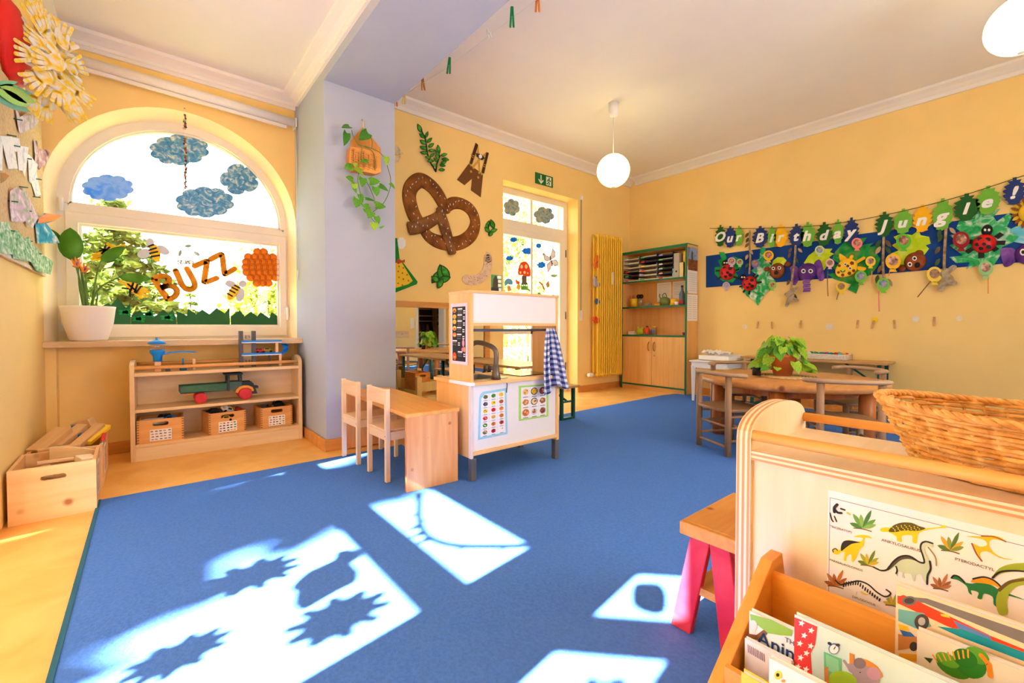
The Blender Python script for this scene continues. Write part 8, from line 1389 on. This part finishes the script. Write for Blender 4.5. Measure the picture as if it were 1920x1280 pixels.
# ---------------------------------------------------------------- paper shapes on the bay window (their shadows fall on the carpet)
GB = Frame((-1.893, 0, 0), (0, 1, 0), (1, 0, 0)); gq = crop(40, 900, 1.92)
def sun2(u, v):
    p = onz(u, v, .008); k_ = (p.x + 1.893) / SUN.x; q = p - SUN * k_; return (q.y, q.z)
def bshape(name, label, cat, polys, m=None):
    t = thing(name, label, cat, (-1.893, 1.7, 1.2), 0, 'paper shapes on the bay window')
    for q in polys: MB().poly(GB, q, .001, .003).build('cut_out', m or PG4, t, True)
def gear(l, r, seed, n=11):
    A, B = sun2(*gq([l])[0]), sun2(*gq([r])[0]); cx_, cy_ = (A[0] + B[0]) / 2, (A[1] + B[1]) / 2; rad = math.hypot(A[0] - B[0], A[1] - B[1]) / 2; rot = math.atan2(B[1] - A[1], B[0] - A[0]); rg = random.Random(seed); out = []; N = n * 10; dep = [rg.uniform(.2, .34) for _ in range(n)]
    for i in range(N):
        f = (i % 10) / 10; d_ = dep[i // 10]; rr_ = 1 - (d_ * math.sqrt(max(0, 1 - ((f - .5) / .25) ** 2)) if abs(f - .5) < .25 else 0); a = 2 * pi * i / N; x, y = rad * rr_ * math.cos(a), rad * .8 * rr_ * math.sin(a); out.append((cx_ + x * math.cos(rot) - y * math.sin(rot), cy_ + x * math.sin(rot) + y * math.cos(rot)))
    return out
bshape('paper_monstera', 'notched paper leaf in the middle of the bay window', 'paper leaf', [gear((645, 385), (1005, 305), 1)]); bshape('paper_monstera', 'notched paper leaf at the right of the bay window', 'paper leaf', [gear((940, 545), (1330, 440), 2, 10)]); bshape('paper_monstera', 'lowest notched paper leaf on the bay window', 'paper leaf', [gear((330, 740), (760, 540), 3, 10)])
sp = lambda pts: [sun2(*p_) for p_ in gq(pts)]
bshape('paper_bird', 'paper bird cut-out on the bay window', 'paper bird', [smooth(sp([(965, 390), (1030, 330), (1120, 290), (1128, 265), (1170, 250), (1215, 255), (1220, 278), (1188, 296), (1215, 325), (1205, 365), (1150, 392), (1080, 432), (1010, 470), (975, 450), (985, 405)]), 2)], plain('bird_grey', (90, 90, 110), .8))
bshape('paper_fish', 'rounded paper cut-out low on the bay window', 'paper shape', [smooth(sp([(85, 640), (110, 560), (210, 500), (380, 458), (460, 462), (410, 520), (300, 580), (230, 568), (150, 620)]), 2)], plain('fish_blue', (60, 100, 140), .8))
bshape('paper_petal', 'small paper cut-outs high on the bay window', 'paper shape', [smooth(sp([(700, 252), (760, 226), (790, 206), (825, 215), (800, 240)]), 2), smooth(sp([(900, 180), (960, 150), (1060, 140), (1090, 150), (1010, 185), (960, 200)]), 2)])
t = thing('paper_vine', 'thorny paper vine across the transom of the bay window', 'paper vine', (-1.893, 1.7, 2.2), 0, 'paper shapes on the bay window'); vq = sp([(1435, 50), (1430, 120), (1440, 170), (1475, 210), (1560, 235), (1700, 238), (1850, 235)]); MB().stroke(GB, smooth(vq, 4, False), .030, .001, .003).build('stem', PG4, t, True)
for x, y, dx, dy in ((1435, 70, -30, -8), (1432, 105, 35, -3), (1430, 120, -35, 12), (1437, 140, 30, 8), (1440, 160, -60, 25), (1450, 185, -55, 25), (1470, 205, -50, 28), (1520, 225, -20, -18), (1600, 236, 20, -20), (1580, 236, -14, 22), (1700, 238, 16, -18), (1720, 238, 6, 24), (1830, 236, 18, -14), (1480, 212, 30, -14)): MB().poly(GB, sp([(x - dy * .3 - 4, y + dx * .08), (x + dx, y + dy), (x + dy * .3 + 10, y - dx * .08 + 2)]), .001, .003).build('thorn', PG4, t, True)
d3 = Vector((pb[0] - pa[0], pb[1] - pa[1], 0)).normalized(); n3 = Vector((-d3.y, d3.x, 0)); G3 = Frame((pa[0], pa[1], 0), d3, n3 if n3.x > 0 else -n3); g2 = crop(660, 880, 2.595)
def sun3(u, v):
    p = onz(u, v, .008); k_ = ((p - G3.o).dot(G3.n)) / SUN.dot(G3.n); q = p - SUN * k_ - G3.o; return (q.dot(d3), q.z)
t = thing('paper_moon', 'round paper shape in the small side pane of the bay', 'paper shape', (pa[0], pa[1], 2.1), 0, 'paper shapes on the bay window'); MB().poly(G3, [sun3(*p_) for p_ in g2(smooth([(1355, 640), (1370, 560), (1440, 550), (1500, 555), (1535, 600), (1535, 680), (1500, 708), (1440, 705), (1380, 680)], 2))], .001, .003).build('disc', PG4, t, True)
o = thing('paper_spikes', 'spiky paper shape low in the small side pane of the bay', 'paper shape', (pa[0], pa[1], 1.8), 0, 'paper shapes on the bay window'); MB().poly(G3, [sun3(*p_) for p_ in g2([(1130, 1020), (1180, 1010), (1230, 1040), (1290, 1010), (1340, 1020), (1340, 1100), (1130, 1100)])], .001, .003).build('cut_out', PG4, o, True)
MB().poly(G3, rect(0, math.hypot(pb[0] - pa[0], pb[1] - pa[1]), .1, 1.955), -.004, 0).build('pane', GLASS, win3, True); MB().poly(G3, rect(0, math.hypot(pb[0] - pa[0], pb[1] - pa[1]), 2.07, 2.33), -.004, 0).build('pane', GLASS, win3, True)
# ---------------------------------------------------------------- corridor things seen in the mirror
t = thing('coat_shelf', 'dark corridor wardrobe with cubby holes seen in the mirror', 'wardrobe', (6.2, -3.3, 0)); DKW = plain('wardrobe_dark', (70, 60, 52), .7)
MB().box(5.9, 6.5, -3.49, -3.2, 0, .04).build('base', DKW, t, True); MB().box(5.9, 6.5, -3.49, -3.46, .04, 1.9).build('back_panel', DKW, t, True)
for z in (1.05, 1.2, 1.4, 1.88): MB().box(5.92, 6.48, -3.46, -3.2, z, z + .02).build('shelf_board', PALEX, t, True)
for x in (5.9, 6.48): MB().box(x, x + .02, -3.46, -3.2, .04, 1.9).build('side_panel', PALEZ, t, True)
for i, c_ in enumerate([(150, 60, 50), (60, 70, 110), (190, 120, 80), (50, 50, 56)]): tag(MB().ell((6.01 + i * .13, -3.36, .72), (.055, .06, .26), None, 10, 8).build('jacket', col(c_, .95)), ['dark red', 'blue', 'tan', 'black'][i] + ' jacket hanging in the corridor wardrobe seen in the mirror', 'jacket', 'jackets in the corridor')
tag(MB().box(6.62, 7.0, -3.498, -3.49, .95, 1.6).build('corridor_poster', mottle('poster_blue', [(30, 80, 150), (60, 130, 190), (200, 190, 160)], 6)), 'blue poster on the corridor wall seen in the mirror', 'poster')
t = thing('light_switch', 'white double light switch plate reflected in the mirror', 'switch', (4.72, -1.25, .95)); MB().box(4.68, 4.76, -1.25, -1.238, .86, 1.10).build('plate', WHITE, t, True)
for z in (.89, 1.0): MB().box(4.69, 4.75, -1.238, -1.232, z, z + .08).build('rocker', WHITE, t, True)
t = thing('wall_rail', 'short wooden hook rail reflected in the mirror', 'hook rail', (4.4, -1.25, .75)); MB().box(4.2, 4.62, -1.25, -1.232, .64, .80).build('board', BEECHX, t, True)
for x in (4.3, 4.45): MB().tube([(x, -1.232, .72), (x, -1.2, .72), (x, -1.19, .75)], .007, 8).build('hook', STEEL, t, True)
# ---------------------------------------------------------------- light through thin paper and leaves; things on the carpet stand on its pile
for nm_, k_ in (('cloud_paint_blue', .4), ('cloud_paint_cotton', .3), ('bee_yellow', .14), ('wing_paper', .14), ('letter_orange', .2), ('grass_paper', .06), ('strelitzia_leaf', .1), ('collage_cloud', .14), ('bright_blue', .14), ('toadstool_red', .14), ('cap_orange', .2), ('handprint_yellow', .2), ('leaf_lime', .15), ('leaf_green', .12), ('leaf_dark_green', .1), ('light_foliage', .25), ('mid_foliage', .25), ('spruce_needles', .15)):
    translucent(MATS[nm_], k_)
for o in list(bpy.data.objects):
    if o.parent is None and o.type in ('EMPTY', 'MESH') and o.name.split('.')[0] in ('round_table', 'wooden_chair', 'play_kitchen', 'pine_table', 'child_chair', 'display_shelf', 'book_rack', 'step_stool', 'white_desk', 'place_mat', 'potted_pothos', 'glass_candle', 'paper_basket', 'menu_poster', 'food_poster', 'wall_hook', 'tea_towel', 'photo_card', 'dinosaur_poster', 'wicker_basket', 'picture_book', 'bead_tray', 'bottle_top', 'folding_table', 'folding_bench'): o.location.z += .0085
